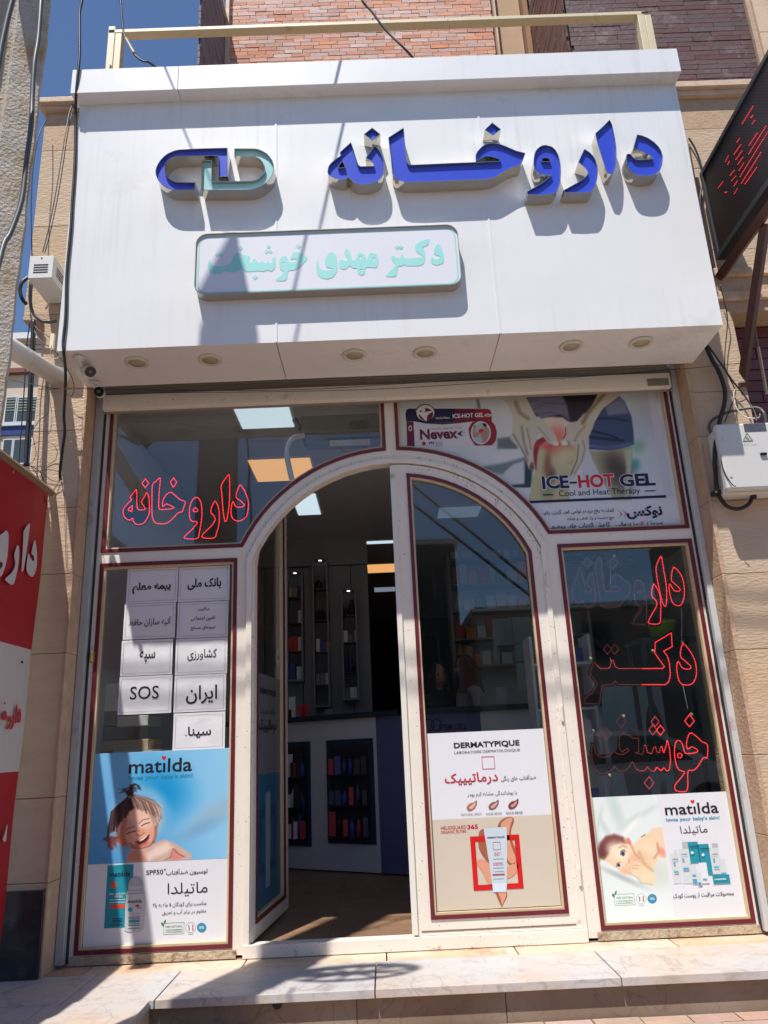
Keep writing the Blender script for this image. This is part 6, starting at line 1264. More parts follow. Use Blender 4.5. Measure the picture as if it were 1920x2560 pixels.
V, F = tubev([pa, pa + Vector((0, -0.05, 0))], 0.060, 22); mk('collar', V, F, box_white, pipe, smooth=True)
jb = thing('junction_box', 'white slotted metal box hanging on the wall left of the fascia', 'junction box', (-0.3, -0.3, 3.6))
jx0, jx1 = at(73, 660, -0.45).x, at(133, 660, -0.45).x; jz0, jz1 = at(100, 695, -0.45).z, at(103, 640, -0.45).z
box('casing', jx0, jx1, -0.45, -0.19, jz0, jz1, box_white, jb, bev=0.003)
for k in range(4):
    zz_ = jz0 + 0.036 + 0.0165 * k; box('vent_slot', jx0 + 0.028, jx1 - 0.028, -0.452, -0.449, zz_, zz_ + 0.006, dark_hole, jb)
    box('vent_slot', jx1 - 0.001, jx1 + 0.0015, -0.40, -0.30, zz_ + 0.01, zz_ + 0.016, dark_hole, jb)
box('screw_hole', (jx0 + jx1) / 2 - 0.003, (jx0 + jx1) / 2 + 0.003, -0.452, -0.449, jz1 - 0.02, jz1 - 0.010, dark_hole, jb)
et = thing('conduit_trunking', 'short cream plastic trunking beside the soffit corner', 'trunking', (-0.15, -0.4, 3.0)); 
_p, _q = at(132, 836, -0.5), at(134, 872, -0.5); box('cover', _p.x - 0.008, _p.x + 0.012, -0.51, -0.49, _q.z, _p.z, mat('cream_plastic', (226, 214, 180), 0.5), et)
# electricity box
eb = thing('electricity_box', 'grey electricity meter box with a warning triangle on the right pillar', 'meter box', (3.66, -0.25, 2.15))
ex0, ex1 = at(1802, 1140, -0.33).x, 3.86; ez0, ez1 = at(1880, 1222, -0.33).z, at(1860, 1058, -0.33).z
grey_box = mat('grey_polycarbonate', (204, 203, 198), 0.4, var=0.03, vscale=6)
box('back_tray', ex0 + 0.012, ex1 + .01, -0.285, -0.18, ez0 - 0.012, ez1 - 0.01, grey_box, eb, bev=0.01)
lid = box('lid', ex0, ex1 + .02, -0.335, -0.286, ez0, ez1, grey_box, eb, bev=0.012)
YE = -0.3365
r_ = rect('AA', 885, 430, 1290, 578, YE); box('meter_window', r_[0], r_[1], YE - 0.0005, YE + 0.003, r_[2], r_[3], mat('meter_glass', (84, 86, 92), 0.15, var=0.3, vscale=50), lid)
for (u, v) in ((515, 720), (640, 1375)):
    p = at(*q('AA', u, v), YE); box('hinge', p.x - 0.006, p.x + 0.006, YE - 0.003, YE + 0.002, p.z - 0.014, p.z + 0.014, grey_box, lid, bev=0.001)
tri = xz('AA', [(862, 755), (932, 595), (1050, 748)], YE); ii = inset(tri, 0.0022)
tm = mat('moulded_line', (150, 142, 130), 0.5)
prism('warning_triangle', [tri, ii], YE - 0.002, YE + 0.001, tm, lid)
prism('hand_symbol', [xz('AA', [(915, 690), (950, 668), (942, 690), (975, 700), (968, 728), (950, 722), (940, 700), (925, 702)], YE)], YE - 0.002, YE + 0.001, tm, lid)
text('خطر مرگ', rect('AA', 850, 800, 1130, 832, YE - 0.001), YE - 0.001, tm, lid, 0.02)
p = at(*q('AA', 1235, 1000), YE); box('latch', p.x - 0.018, p.x + 0.018, YE - 0.012, YE, p.z - 0.007, p.z + 0.007, MATS['black_gloss'], lid, bev=0.003)
gl_ = at(*q('AA', 1050, 1690), -0.25); lathe('cable_gland', [(0.016, 0), (0.016, -0.02), (0.012, -0.022)], (gl_.x, -0.245, ez0 - 0.01), dark_gap, eb, 12)
cl = at(*q('AA', 350, 1725), -0.2); ck = thing('cable_clamp', 'dark steel clamp holding the thick cable to the right pillar', 'clamp', tuple(cl)); box('bracket', cl.x - 0.02, cl.x + 0.022, -0.235, -0.18, cl.z - 0.012, cl.z + 0.010, mat('dark_steel', (48, 44, 46), 0.5, metal=0.4), ck, bev=0.003)
lathe('bolt', [(0.001, -0.004), (0.007, -0.004), (0.008, 0)], (cl.x - 0.008, -0.236, cl.z), steel_grey, ck, 8, 'y')

# ================================================================== LED DISPLAY AND ITS BRACKET
XL_ = 3.74
ld = thing('led_display', 'black LED dot display with red glowing strokes, sticking out from the wall at the right', 'LED display', (XL_, -0.3, 3.7))
yb0, yb1 = -0.29, -1.75; z0_, z1_ = 3.70, 4.275
slate = mat('slate_frame', (62, 66, 70), 0.4, metal=0.3)
box('panel', XL_, XL_ + 0.09, yb1, yb0 - 0.001, z0_ + .002, z1_ - .002, mat('led_panel', (26, 22, 24), 0.5, var=0.3, vscale=120), ld)
for (a, b, c, d) in ((yb1, yb0, z0_ - 0.035, z0_), (yb1, yb0, z1_, z1_ + 0.03), (yb0, yb0 + 0.03, z0_ - 0.035, z1_ + 0.03)):
    box('frame_bar', XL_ - 0.012, XL_ + 0.1, a, b, c, d, slate, ld, bev=0.003)
V, F = [], []
for iy in range(60):
    for iz in range(26):
        y, z = yb0 - 0.016 - iy * 0.021, z0_ + 0.018 + iz * 0.0213
        o = len(V); V += [(XL_ - 0.0012, y, z - 0.006), (XL_ - 0.0012, y - 0.006, z), (XL_ - 0.0012, y, z + 0.006), (XL_ - 0.0012, y + 0.006, z)]; F.append((o, o + 1, o + 2, o + 3))
dots = mk('led_dots', V, F, mat('led_off', (58, 34, 34), 0.3), ld); dots['kind'] = 'stuff'
Us = lambda a, b, c, d: [(a, b), (c, d)]
strokes = [Us(945, 500, 790, 750), Us(940, 635, 915, 665), Us(970, 705, 935, 752), Us(748, 968, 715, 1018), Us(768, 1058, 672, 1195), Us(785, 1148, 700, 1272), Us(798, 1240, 730, 1340), Us(808, 1330, 745, 1430), Us(1010, 885, 890, 1065), Us(1135, 790, 885, 1190), Us(1164, 870, 1095, 980), Us(1090, 985, 760, 1520), Us(1062, 1170, 780, 1615), Us(998, 1390, 832, 1625), Us(585, 1220, 548, 1300), Us(600, 1305, 582, 1340), Us(672, 1432, 615, 1508), Us(690, 1518, 640, 1580), Us(714, 1590, 672, 1655), Us(718, 1698, 675, 1770), Us(505, 1600, 445, 1680), Us(1164, 1610, 1095, 1705), Us(560, 1745, 540, 1755)]
V, F = [], []
for (a, b) in strokes:
    A_, B_ = at(*q('U', *a), XL_ - 0.002, 0), at(*q('U', *b), XL_ - 0.002, 0); n_ = max(2, int((B_ - A_).length / 0.0115))
    for k in range(n_ + 1):
        c_ = A_.lerp(B_, k / n_); o = len(V); V += [(c_.x + v[0] * .0035, c_.y + v[1] * 0.0035, c_.z + v[2] * 0.0035) for v in bead_v]; F += [tuple(i + o for i in f) for f in bead_f]
ll_ = mk('lit_leds', V, F, mat('led_red_display', (120, 10, 14), 0.4, emit=(1.0, 0.03, 0.05), es=1.0), ld); ll_['kind'] = 'stuff'
br = thing('steel_bracket', 'brown steel angle bracket carrying the LED display', 'bracket', (3.78, -0.2, 3.2))
def bar(name, a, b, wd, m, par):
    V, F = tubev([a, b], wd, 4); return mk(name, V, F, m, par)
bar('beam', Vector((3.77, -0.19, 3.60)), Vector((3.77, -1.9, 3.60)), 0.034, brown_steel, br)
bar('strut', at(1855, 962, 3.80, 0), Vector((3.80, -0.70, 3.585)), 0.030, brown_steel, br)
bar('tie', Vector((3.74, -0.18, 3.60)), Vector((3.74, -0.19, 4.33)), 0.016, brown_steel, br)
bar('foot', at(1848, 962, -0.19), at(1880, 960, -0.19), 0.018, brown_steel, br)
st = thing('wooden_batten', 'pale wooden batten leaning on the red brick wall by the steel strut', 'batten', tuple(at(1905, 960, -0.05)))
bar('stick', at(1896, 868, -0.04), at(1917, 985, -0.04), 0.009, mat('pale_wood', (206, 184, 150), 0.7), st); bar('stick', at(1883, 795, -0.03), at(1895, 867, -0.03), 0.008, mat('grey_wood', (130, 112, 98), 0.8), st)

# ================================================================== RED BANNER
XB = -0.235
bn = thing('red_banner', 'red and white vertical banner with Persian letters at the left edge', 'banner', (XB, -0.4, 0.1))
red_v = mat('red_vinyl', (168, 16, 30), 0.45, var=0.04, vscale=2, bump=0.25, bscale=2.2)
white_v = mat('white_vinyl', (196, 190, 184), 0.45, bump=0.2, bscale=2.2)
aw = thing('added_awning', 'added unseen steel awning shading the ground, behind the red banner', 'awning', (-1.4, -1.3, 2.3))  # awning out of view, added to keep the ground at the left shaded
box('roof_sheet', -3.2, -0.26, -2.7, -0.19, 2.335, 2.35, brown_steel, aw)
for x_ in (-3.1, -2.2, -1.3, -0.4): box('rib', x_, x_ + 0.03, -2.69, -0.2, 2.30, 2.334, brown_steel, aw)
def bp(u, v, c='Y'): p = at(*q(c, u, v), XB, 0); return (p.y, p.z)
def band(name, za, zb, m, nz=8):
    V, F = [], []; ny = 14
    for j in range(nz + 1):
        z = za + (zb - za) * j / nz; yr = -0.215 - (2.3 - z) * 0.035
        for i in range(ny + 1):
            y = yr - i * 0.11; V.append((XB + 0.010 * math.sin(y * 6 + z * 1.7) * (i / ny) + 0.003 * math.sin(z * 8 + y * 3), y, z))
    for j in range(nz):
        for i in range(ny): b = j * (ny + 1) + i; F.append((b, b + 1, b + ny + 2, b + ny + 1))
    return mk(name, V, F, m, bn, smooth=True)
z_a, z_b = bp(320, 100, 'Z')[1], bp(185, 1455, 'Z')[1]
band('red_panel', z_a, 2.355, red_v, 14); band('white_panel', z_b, z_a, white_v, 10); band('red_panel', 0.06, z_b, red_v, 10)
bar('top_rail', Vector((XB, -0.17, 2.372)), Vector((XB, -1.6, 2.372)), 0.022, mat('rail_bronze', (130, 108, 86), 0.5, var=0.1), bn)
def bshape(pts, c, m, nm='banner_letter'):
    pp = [bp(u, v, c) for u, v in catl(pts)] if len(pts) > 4 else [bp(u, v, c) for u, v in pts]
    prism(nm, [pp], XB + 0.0125, XB + 0.0140, m, bn, axis='x')
lw = mat('banner_white', (202, 198, 196), 0.5)
bshape([(355, 1020), (320, 1160), (345, 1190), (350, 1235), (330, 1250), (300, 1200), (285, 1170), (265, 1290), (270, 1370), (310, 1420), (345, 1410), (375, 1320), (380, 1180), (370, 1080)], 'Y', lw)
bshape([(298, 835), (235, 920), (228, 1050), (210, 1330), (218, 1368), (240, 1300), (290, 950)], 'Y', lw)
bshape([(165, 1075), (128, 1180), (140, 1290), (100, 1380), (32, 1440), (40, 1475), (115, 1512), (155, 1380), (180, 1240), (182, 1130)], 'Y', lw)
bshape([(40, 915), (5, 940), (-60, 1000), (-80, 1150), (-40, 1250), (0, 1270), (-10, 1320), (-70, 1400), (-20, 1420), (20, 1330), (50, 1200), (62, 1050), (60, 950)], 'Y', lw)
rr3 = ink_brightred
for sh_ in ([(160, 705), (140, 780), (138, 910), (146, 915), (160, 800)], [(190, 755), (175, 820), (185, 850), (175, 870), (160, 910), (190, 915), (203, 860), (202, 800)], [(120, 820), (110, 860), (118, 900), (80, 985), (100, 985), (130, 920), (130, 860)], [(75, 840), (55, 870), (62, 905), (80, 915), (35, 980), (60, 985), (88, 930), (88, 870)], [(30, 780), (5, 815), (-10, 870), (20, 890), (45, 850), (40, 800)]):
    bshape([(u, v) for u, v in sh_], 'Z', rr3)
bshape([(20, 680), (12, 705), (22, 720), (30, 700)], 'Z', rr3)
bshape([(48, 2040), (20, 2150), (0, 2212), (30, 2230), (42, 2150)], 'Z', lw)
for (u, v) in ((145, 265), (376, 1360)): lathe_p = at(*q('Y', u, v), XB + 0.014, 0); V, F = tubev([lathe_p, lathe_p + Vector((0.003, 0, 0))], 0.005, 10); mk('eyelet', V, F, steel_grey, bn)
e_ = at(*q('Z', 240, 245), XB + .015, 0); V, F = tubev([e_, e_ + Vector((0.004, 0, 0))], 0.007, 10); mk('eyelet', V, F, dark_hole, bn)
ORD = ['first', 'second', 'third', 'fourth', 'fifth', 'sixth', 'seventh', 'eighth', 'ninth']
# ================================================================== INTERIOR
wall_i = mat('interior_paint', (200, 200, 204), 0.7, var=0.04, vscale=3)
panel_i = mat('interior_panel', (150, 150, 154), 0.5, rand=0.06)
ceil_m = mat('ceiling_paint', (190, 190, 194), 0.8)
IZ = -0.012
fl = thing('shop_floor', 'brown marble tile floor inside the open door', None, (1.7, 2, IZ - 0.01), kind='structure')
floor_m = marble_mat('brown_marble', (132, 104, 84), (150, 116, 88), (78, 56, 46), 0.3)
for j in range(8):
    for i in range(7):
        x0, y0 = 0.05 + i * 0.6, 0.03 + j * 0.6
        box('floor_tile', x0 + .001, x0 + .599, y0 + .001, y0 + .599, IZ - 0.02, IZ, floor_m, fl)
box('screed', -0.1, 6, 0.0, 9, IZ - 0.05, IZ - 0.021, stone_pl, fl)
ro = thing('shop_interior', 'dark interior walls and ceiling of the shop', None, (1.7, 4, 0), kind='structure')
box('side_wall', -0.2, -0.03, 0.07, 9, -0.05, 3.1, wall_i, ro); box('side_wall', 5.2, 5.3, 0.1, 9, -0.05, 3.1, wall_i, ro)
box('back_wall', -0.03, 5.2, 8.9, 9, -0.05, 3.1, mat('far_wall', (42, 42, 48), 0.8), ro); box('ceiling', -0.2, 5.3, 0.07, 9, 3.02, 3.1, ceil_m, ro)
box('outer_return', 3.44, 5.3, 0.06, 0.12, -0.05, 3.1, wall_i, ro)
cool = mat('cool_light_panel', (200, 220, 232), 0.5, emit=(0.68, 0.82, 0.93), es=0.62)
warm = mat('warm_light_panel', (230, 160, 90), 0.5, emit=(0.95, 0.47, 0.17), es=0.62)
def ceil_light(c, pts, m, label, z=3.0):
    p = [at(*q(c, u, v), z, 2) for u, v in pts]; x0, x1 = (p[0].x + p[3].x) / 2, (p[1].x + p[2].x) / 2; y0, y1 = (p[0].y + p[1].y) / 2, (p[2].y + p[3].y) / 2
    t = thing('ceiling_light', label, 'ceiling light', ((x0 + x1) / 2, (y0 + y1) / 2, z), group='square light panels in the shop ceiling')
    box('diffuser', x0, x1, y0, y1, z, z + 0.006, m, t); box('frame', x0 - .02, x1 + .02, y0 - .02, y1 + .02, z + 0.0065, z + 0.02, wall_i, t)
ceil_light('Q3', [(1005, 645), (1240, 640), (1275, 742), (1045, 745)], cool, 'white light panel behind the top of the upper left window')
ceil_light('Q3', [(1075, 885), (1345, 875), (1355, 968), (1110, 975)], warm, 'orange glowing light panel over the arch at the left')
ceil_light('P', [(735, 1238), (793, 1235), (797, 1285), (740, 1290)], cool, 'white light panel just inside the top of the open door')
ceil_light('O', [(250, -300), (560, -300), (780, -205), (230, -190)], mat('faint_panel', (110, 130, 150), 0.5, emit=(0.4, 0.5, 0.62), es=0.16), 'faint pale light panel behind the right door glass')
ceil_light('N', [(1170, 60), (1440, 48), (1440, 70), (1175, 82)], cool, 'nearest thin white light strip deep in the shop')
ceil_light('N', [(1177, 290), (1450, 278), (1455, 355), (1187, 368)], warm, 'orange light panel deep in the shop')
ceil_light('N', [(1248, 515), (1455, 508), (1460, 545), (1250, 555)], mat('blue_light_panel', (120, 130, 160), 0.5, emit=(0.42, 0.48, 0.62), es=0.3), 'farthest bluish light panel deep in the shop')
for k, (x_, y_) in enumerate(((2.72, 0.55), (3.5, 0.55), (4.6, 1.9), (4.4, 2.9), (4.4, 4.8), (4.4, 0.8))):  # further panels out of view, added to brighten the interior
    if k == 4: continue
    t = thing('ceiling_light', 'added unseen white ceiling light panel over the %s' % ('front right of the shop', 'front far right of the shop', 'counter at the right', 'counter at the far right', 'medicine shelving', 'counter at the left')[k], 'ceiling light', (x_, y_, 3.0), group='square light panels in the shop ceiling')
    box('diffuser', x_ - .3, x_ + .3, y_ - .3, y_ + .3, 3.0, 3.006, cool, t); box('frame', x_ - .32, x_ + .32, y_ - .32, y_ + .32, 3.0065, 3.02, wall_i, t)
# display wall with niches
YWL = 3.4
dwall = thing('display_wall', 'dark panelled display wall with tall shelf niches behind the counter', 'display wall', (1, YWL, 0))
wxs = [-0.02, 0.2, 0.42, 0.62, 0.80, 1.06, 1.3, 1.52]
xr = at(922, 1500, YWL).x
wxs[-1] = xr
for a, b in zip(wxs[:-1], wxs[1:]): box('wall_panel', a + 0.004, b - 0.004, YWL + 0.02 + rnd() * 0.004, YWL + 0.06, 0, 2.72, panel_i, dwall)
box('upper_panel', -0.02, xr, YWL + 0.0, YWL + 0.06, 2.73, 3.02, panel_i, dwall)
shelf_m = mat('niche_rim', (140, 140, 142), 0.5); niche_in = mat('niche_back', (120, 120, 126), 0.7)
prod_cols = [(226, 226, 226), (196, 50, 54), (214, 206, 196), (56, 76, 160), (232, 128, 50), (34, 34, 38), (60, 64, 104), (216, 184, 150), (130, 132, 142), (84, 150, 120)]
pmats = [mat('product_%d' % i, c, 0.4) for i, c in enumerate(prod_cols)]
def product(x, y, z, w_, h_, kind, m, where, grp='products on the shop shelves'):
    if kind == 'box':
        o = box('product_box', x - w_ / 2, x + w_ / 2, y, y + w_ * 0.6, z, z + h_, m, None, bev=0.002); tag(o, where, 'product box', grp)
    else:
        r_ = w_ / 2; o = lathe('product_bottle', [(r_, 0), (r_, h_ * .68), (r_ * .45, h_ * .8), (r_ * .45, h_), (0.001, h_)], (x, y + r_, z), m, None, 10); tag(o, where, 'bottle', grp)
    return o
def niche(idx, c, u0, u1, v0, v1, shelves, label):
    YN_ = YWL - 0.14; x0, x1 = at(*q(c, u0, (v0 + v1) / 2), YN_).x, at(*q(c, u1, (v0 + v1) / 2), YN_).x; z1, z0 = at(*q(c, (u0 + u1) / 2, v0), YN_).z, at(*q(c, (u0 + u1) / 2, v1), YN_).z
    t = thing('shelf_niche', label, 'shelf', ((x0 + x1) / 2, YWL, z0), group='tall lit shelf niches')
    for (a, b, c_, d) in ((x0, x0 + .018, z0, z1), (x1 - .018, x1, z0, z1), (x0 + .0181, x1 - .0181, z0, z0 + .018), (x0 + .0181, x1 - .0181, z1 - .018, z1)): box('rim', a, b, YWL - 0.16, YWL + 0.012, c_, d, shelf_m, t)
    box('back_board', x0, x1, YWL + 0.0122, YWL + 0.018, z0, z1, niche_in, t)
    V, F = tubev([(0.5 * (x0 + x1), YWL - 0.08, z1 - 0.0182), (0.5 * (x0 + x1), YWL - 0.08, z1 - 0.022)], 0.017, 12); mk('spot_lamp', V, F, mat('niche_spot', (250, 250, 255), 0.4, emit=(1, 1, 1), es=1.4), t)
    for k, (v, items) in enumerate(shelves):
        z = at(*q(c, (u0 + u1) / 2, v), YWL - 0.12).z; box('glass_shelf', x0 + .019, x1 - .019, YWL - 0.15, YWL + 0.01, z - 0.008, z, mat('shelf_glass', (70, 84, 84), 0.2), t)
        for ix, (uu, ww, hh, kd, ci) in enumerate(items):
            xx = at(*q(c, uu, v), YWL - 0.12).x; sc_ = (x1 - x0) / (u1 - u0)
            product(xx, YWL - 0.12, z, ww * sc_, hh * sc_, kd, pmats[ci], 'dim %s %s on the %s shelf of the %s niche' % (['leftmost', 'central', 'rightmost'][ix], 'bottle' if kd != 'box' else 'small carton', ('top', 'second', 'third', 'fourth', 'lowest')[k], ('left', 'middle', 'right')[idx]))
niche(0, 'N', 378, 545, 335, 1437, [(605, [(418, 40, 105, 'bottle', 7), (467, 40, 100, 'box', 8), (510, 40, 110, 'box', 5)]), (865, [(512, 34, 130, 'box', 0)]), (1140, [(418, 44, 140, 'box', 1), (470, 50, 148, 'box', 1), (515, 38, 140, 'box', 0)]), (1425, [(435, 54, 165, 'box', 3), (508, 52, 130, 'box', 0)])], 'left tall niche on the dark display wall, holding red cartons')
niche(1, 'N', 640, 800, 210, 1690, [(520, [(695, 74, 90, 'bottle', 5), (762, 40, 96, 'bottle', 6)]), (830, [(688, 42, 110, 'bottle', 5), (733, 46, 110, 'bottle', 5), (785, 40, 110, 'bottle', 3)]), (1145, [(692, 38, 130, 'box', 0), (745, 46, 100, 'box', 3), (792, 44, 100, 'box', 4)]), (1470, [(695, 40, 105, 'box', 8), (742, 44, 110, 'box', 8), (790, 44, 112, 'box', 0)])], 'middle and tallest niche on the dark display wall')
niche(2, 'N', 925, 1085, 512, 1622, [(780, [(968, 50, 80, 'bottle', 5), (1028, 70, 160, 'bottle', 5)]), (1050, [(965, 46, 120, 'box', 0), (1014, 40, 80, 'box', 8), (1068, 34, 115, 'box', 7)]), (1345, [(975, 40, 170, 'bottle', 6), (1015, 40, 180, 'bottle', 6), (1068, 40, 170, 'bottle', 6)]), (1608, [(985, 44, 100, 'box', 8), (1045, 66, 110, 'box', 0)])], 'right and shortest niche on the dark display wall')
# counter
ct = thing('shop_counter', 'white and blue angled shop counter with dark alcoves', 'counter', (1.4, 2.2, 0))
cw, cb, cdk = mat('counter_white', (226, 226, 230), 0.4), mat('counter_blue', (104, 108, 150), 0.4), mat('counter_top', (40, 56, 66), 0.25)
def cseg(p0, p1, z0, z1, th, m, nm, par=ct):
    p0, p1 = Vector(p0), Vector(p1); d = (p1 - p0).normalized(); n_ = Vector((-d.y, d.x)) * th
    b = [p0, p1, p1 + n_, p0 + n_]; V = [(p.x, p.y, z) for z in (z0, z1) for p in b]
    return mk(nm, V, [(0, 3, 2, 1), (4, 5, 6, 7), (0, 1, 5, 4), (1, 2, 6, 5), (2, 3, 7, 6), (3, 0, 4, 7)], m, par)
CP = [(0.05, 3.05), (0.70, 2.63), (1.515, 2.11), (1.715, 1.98), (2.34, 1.93), (2.75, 1.93), (3.4, 1.93)]
CM = [cw, cw, cb, cb, cw, cw]
for k in range(6):
    cseg(CP[k], CP[k + 1], 0, 1.15, 0.05, CM[k], 'front_panel')
    d = (Vector(CP[k + 1]) - Vector(CP[k])).normalized(); nn = Vector((d.y, -d.x)) * 0.04
    cseg(Vector(CP[k]) + nn, Vector(CP[k + 1]) + nn, 1.151, 1.195, 0.5, cdk, 'counter_top')
text('STEM CELL', rect('O', 240, 1998, 545, 2060, 1.915), 1.915, ink_navy, ct, 0.02)
lg = inset(xz('O', circ(135, 2010, 60, 70, 20), 1.915), 0); ring('logo_ring', lg, inset(lg, 0.008), 1.915, ink_navy, ct); lg = inset(xz('O', circ(215, 2010, 60, 70, 20), 1.915), 0); ring('logo_ring', lg, inset(lg, 0.008), 1.914, ink_navy, ct)
def alcove(p0, p1, z0, z1, label):
    p0, p1 = Vector(p0), Vector(p1); d = (p1 - p0).normalized(); nn = Vector((d.y, -d.x))
    t = thing('product_alcove', label, 'alcove shelf', (p0.x, p0.y, z0))
    o_ = nn * 0.012
    cseg(p0 + o_, p1 + o_, z0, z1, 0.008, mat('alcove_blue', (36, 60, 88), 0.5), 'surround', t)
    i0, i1 = p0 + d * 0.04, p1 - d * 0.04
    cseg(i0 + nn * 0.016, i1 + nn * 0.016, z0 + 0.04, z1 - 0.04, 0.003, mat('alcove_dark', (44, 44, 50), 0.8), 'dark_back', t)
    for k in range(3):
        z = z0 + 0.06 + (z1 - z0 - 0.1) / 3 * k; cseg(i0 + nn * 0.07, i1 + nn * 0.07, z - 0.012, z, 0.05, cdk, 'shelf', t)
        m_ = 6
        for j in range(m_):
            p = i0.lerp(i1, (j + 0.5) / m_) + nn * 0.045; ci = random.choice((1, 3, 5, 6, 0, 1))
            product(p.x, p.y - 0.02, z, 0.036 + rnd() * 0.02, 0.09 + rnd() * 0.10, random.choice(('box', 'bottle')), pmats[ci], 'small dim item on the %s shelf of the %s counter alcove, %s from the left' % (('lowest', 'middle', 'top')[k], 'left' if p0.x < 0.9 else 'right', ORD[j]))
alcove((0.72, 2.617), (0.955, 2.467), 0.17, 0.99, 'left dark alcove in the counter front with small items'); alcove((1.10, 2.375), (1.49, 2.126), 0.20, 0.99, 'right dark alcove in the counter front with small items')
# things on the counter
for (u, w_, h_, ci, lb) in ((395, 60, 60, 1, 'red carton on the counter at the left'), (440, 50, 150, 0, 'white stand of red cartons on the counter'), (530, 44, 90, 1, 'pink packet on the counter'), (575, 44, 96, 1, 'red packet on the counter'), (800, 60, 50, 8, 'small grey printer on the counter')):
    p = at(*q('N', u, 1740), 2.7); product(p.x, 2.66, 1.196, w_ * 0.0012, h_ * 0.0012, 'box', pmats[ci], lb, 'items on the counter')
# stack of cartons behind the left window, office items
cs_ = [(438, 740, 505, 800, 0), (436, 800, 512, 862, 0), (434, 860, 505, 925, 8), (505, 880, 640, 925, 0), (432, 928, 545, 985, 8), (440, 985, 640, 1030, 7)]
for k, (u0, v0, u1, v1, ci) in enumerate(cs_):
    r_ = rect('Q5', u0, v0, u1, v1, 0.30); o = box('carton', r_[0], r_[1], 0.30, 0.55, r_[2], r_[3], mat('carton_%d' % ci, prod_cols[ci], 0.6), None, bev=0.003)
    tag(o, ('white carton, topmost of the stack behind the left papers', 'white carton, second of the stack behind the left papers', 'grey carton in the middle of the stack behind the left papers', 'long white carton at the right of the stack', 'grey carton low in the stack behind the left papers', 'tan carton at the foot of the stack above the girl poster')[k], 'carton', 'cartons stacked behind the left window')
hs = thing('window_stand', 'low white stand holding the cartons behind the left window', 'stand', (0.3, 0.4, 0)); z_ = rect('Q5', 440, 985, 640, 1030, 0.30)[2]
box('board', 0.04, 0.55, 0.28, 0.62, z_ - 0.02, z_ - 0.001, cw, hs); box('side', 0.04, 0.06, 0.28, 0.62, 0, z_ - 0.021, cw, hs); box('side', 0.53, 0.55, 0.28, 0.62, 0, z_ - 0.021, cw, hs)
# air conditioner and hose under the ceiling
ac = thing('air_conditioner', 'grey indoor air conditioner seen through the upper left window', 'air conditioner', (1.3, 0.4, 2.7))
r_ = rect('Q3', 1298, 650, 1660, 760, 0.35); box('body', r_[0], 1.66, 0.35, 0.6, r_[2], r_[3], mat('ac_grey', (112, 118, 120), 0.5), ac, bev=0.01)
r_ = rect('Q3', 1320, 765, 1640, 800, 0.36); box('flap', r_[0], r_[1], 0.36, 0.5, r_[2], r_[3], mat('ac_flap', (140, 144, 150), 0.4), ac); r_ = rect('Q3', 1424, 792, 1600, 815, 0.34); box('label_strip', r_[0], r_[1], 0.345, 0.358, r_[2], r_[3], pmats[0], ac)
hose = tube('drain_hose', [at(*q('Q3', 1315, 775), 0.3), at(*q('Q3', 1262, 790), 0.28), at(*q('Q3', 1240, 850), 0.26), at(*q('Q3', 1255, 940), 0.24), at(*q('Q3', 1262, 965), 0.24)], 0.017, box_white); tag(hose, 'white drain hose hanging from the air conditioner to the arch', 'hose')
hose = tube('black_hose', [at(*q('Q3', 1250, 640), 0.4), at(*q('Q3', 1262, 690), 0.38), at(*q('Q3', 1300, 745), 0.36)], 0.018, greyc); tag(hose, 'dark hose curling behind the air conditioner', 'hose')
# pharmacy shelving behind the right door leaf
su = thing('shelving_unit', 'open shelving filled with medicine cartons behind the right door glass', 'shelving', (2.0, 4.2, 0))
sx0, sx1 = at(1130, 1500, 4.2).x, at(1330, 1500, 4.2).x
box('side_board', sx0 - 0.03, sx0, 4.2, 4.5, 0, 3.0, panel_i, su); box('side_board', sx1 + 0.6, sx1 + 0.63, 4.2, 4.5, 0, 3.0, panel_i, su); box('back_board', sx0, sx1 + 0.6, 4.5, 4.52, 0, 3.0, wall_i, su)
for k, v in enumerate((235, 505, 785, 1085, 1375)):
    z = at(*q('O', 560, v), 4.2).z; box('shelf_board', sx0, sx1 + 0.6, 4.2, 4.5, z - 0.02, z, mat('shelf_white', (150, 150, 150), 0.5), su)
    x = sx0 + 0.02; j = 0
    while x < sx1 + 0.5 and j < 9:
        w_ = 0.07 + rnd() * 0.05; ci = random.choice((0, 2, 4, 1, 0, 9, 7, 2)); product(x + w_ / 2, 4.24, z + 0.001, w_, 0.12 + rnd() * 0.13, 'box' if rnd() < .75 else 'bottle', pmats[ci], 'medicine pack on the %s shelf of the shelving, %s from the left' % (('top', 'second', 'third', 'fourth', 'lowest')[k], ORD[j]), 'medicine packs on the shelving'); x += w_ + 0.015; j += 1
wb = thing('notice_board', 'pale panels hanging behind the right side of the door glass', 'board', (2.4, 1.5, 1.3))
for (u0, v0, u1, v1) in ((820, 880, 1030, 1160), (1030, 860, 1250, 1135), (1060, 1140, 1270, 1320), (1080, 1355, 1320, 1650), (855, 1608, 970, 1785)):
    r_ = rect('O', u0, v0, u1, v1, 1.45); box('pale_panel', r_[0], r_[1], 1.45 + rnd() * 0.01, 1.47, r_[2], r_[3], mat('pale_board', (118, 128, 132), 0.6, rand=0.15), wb)

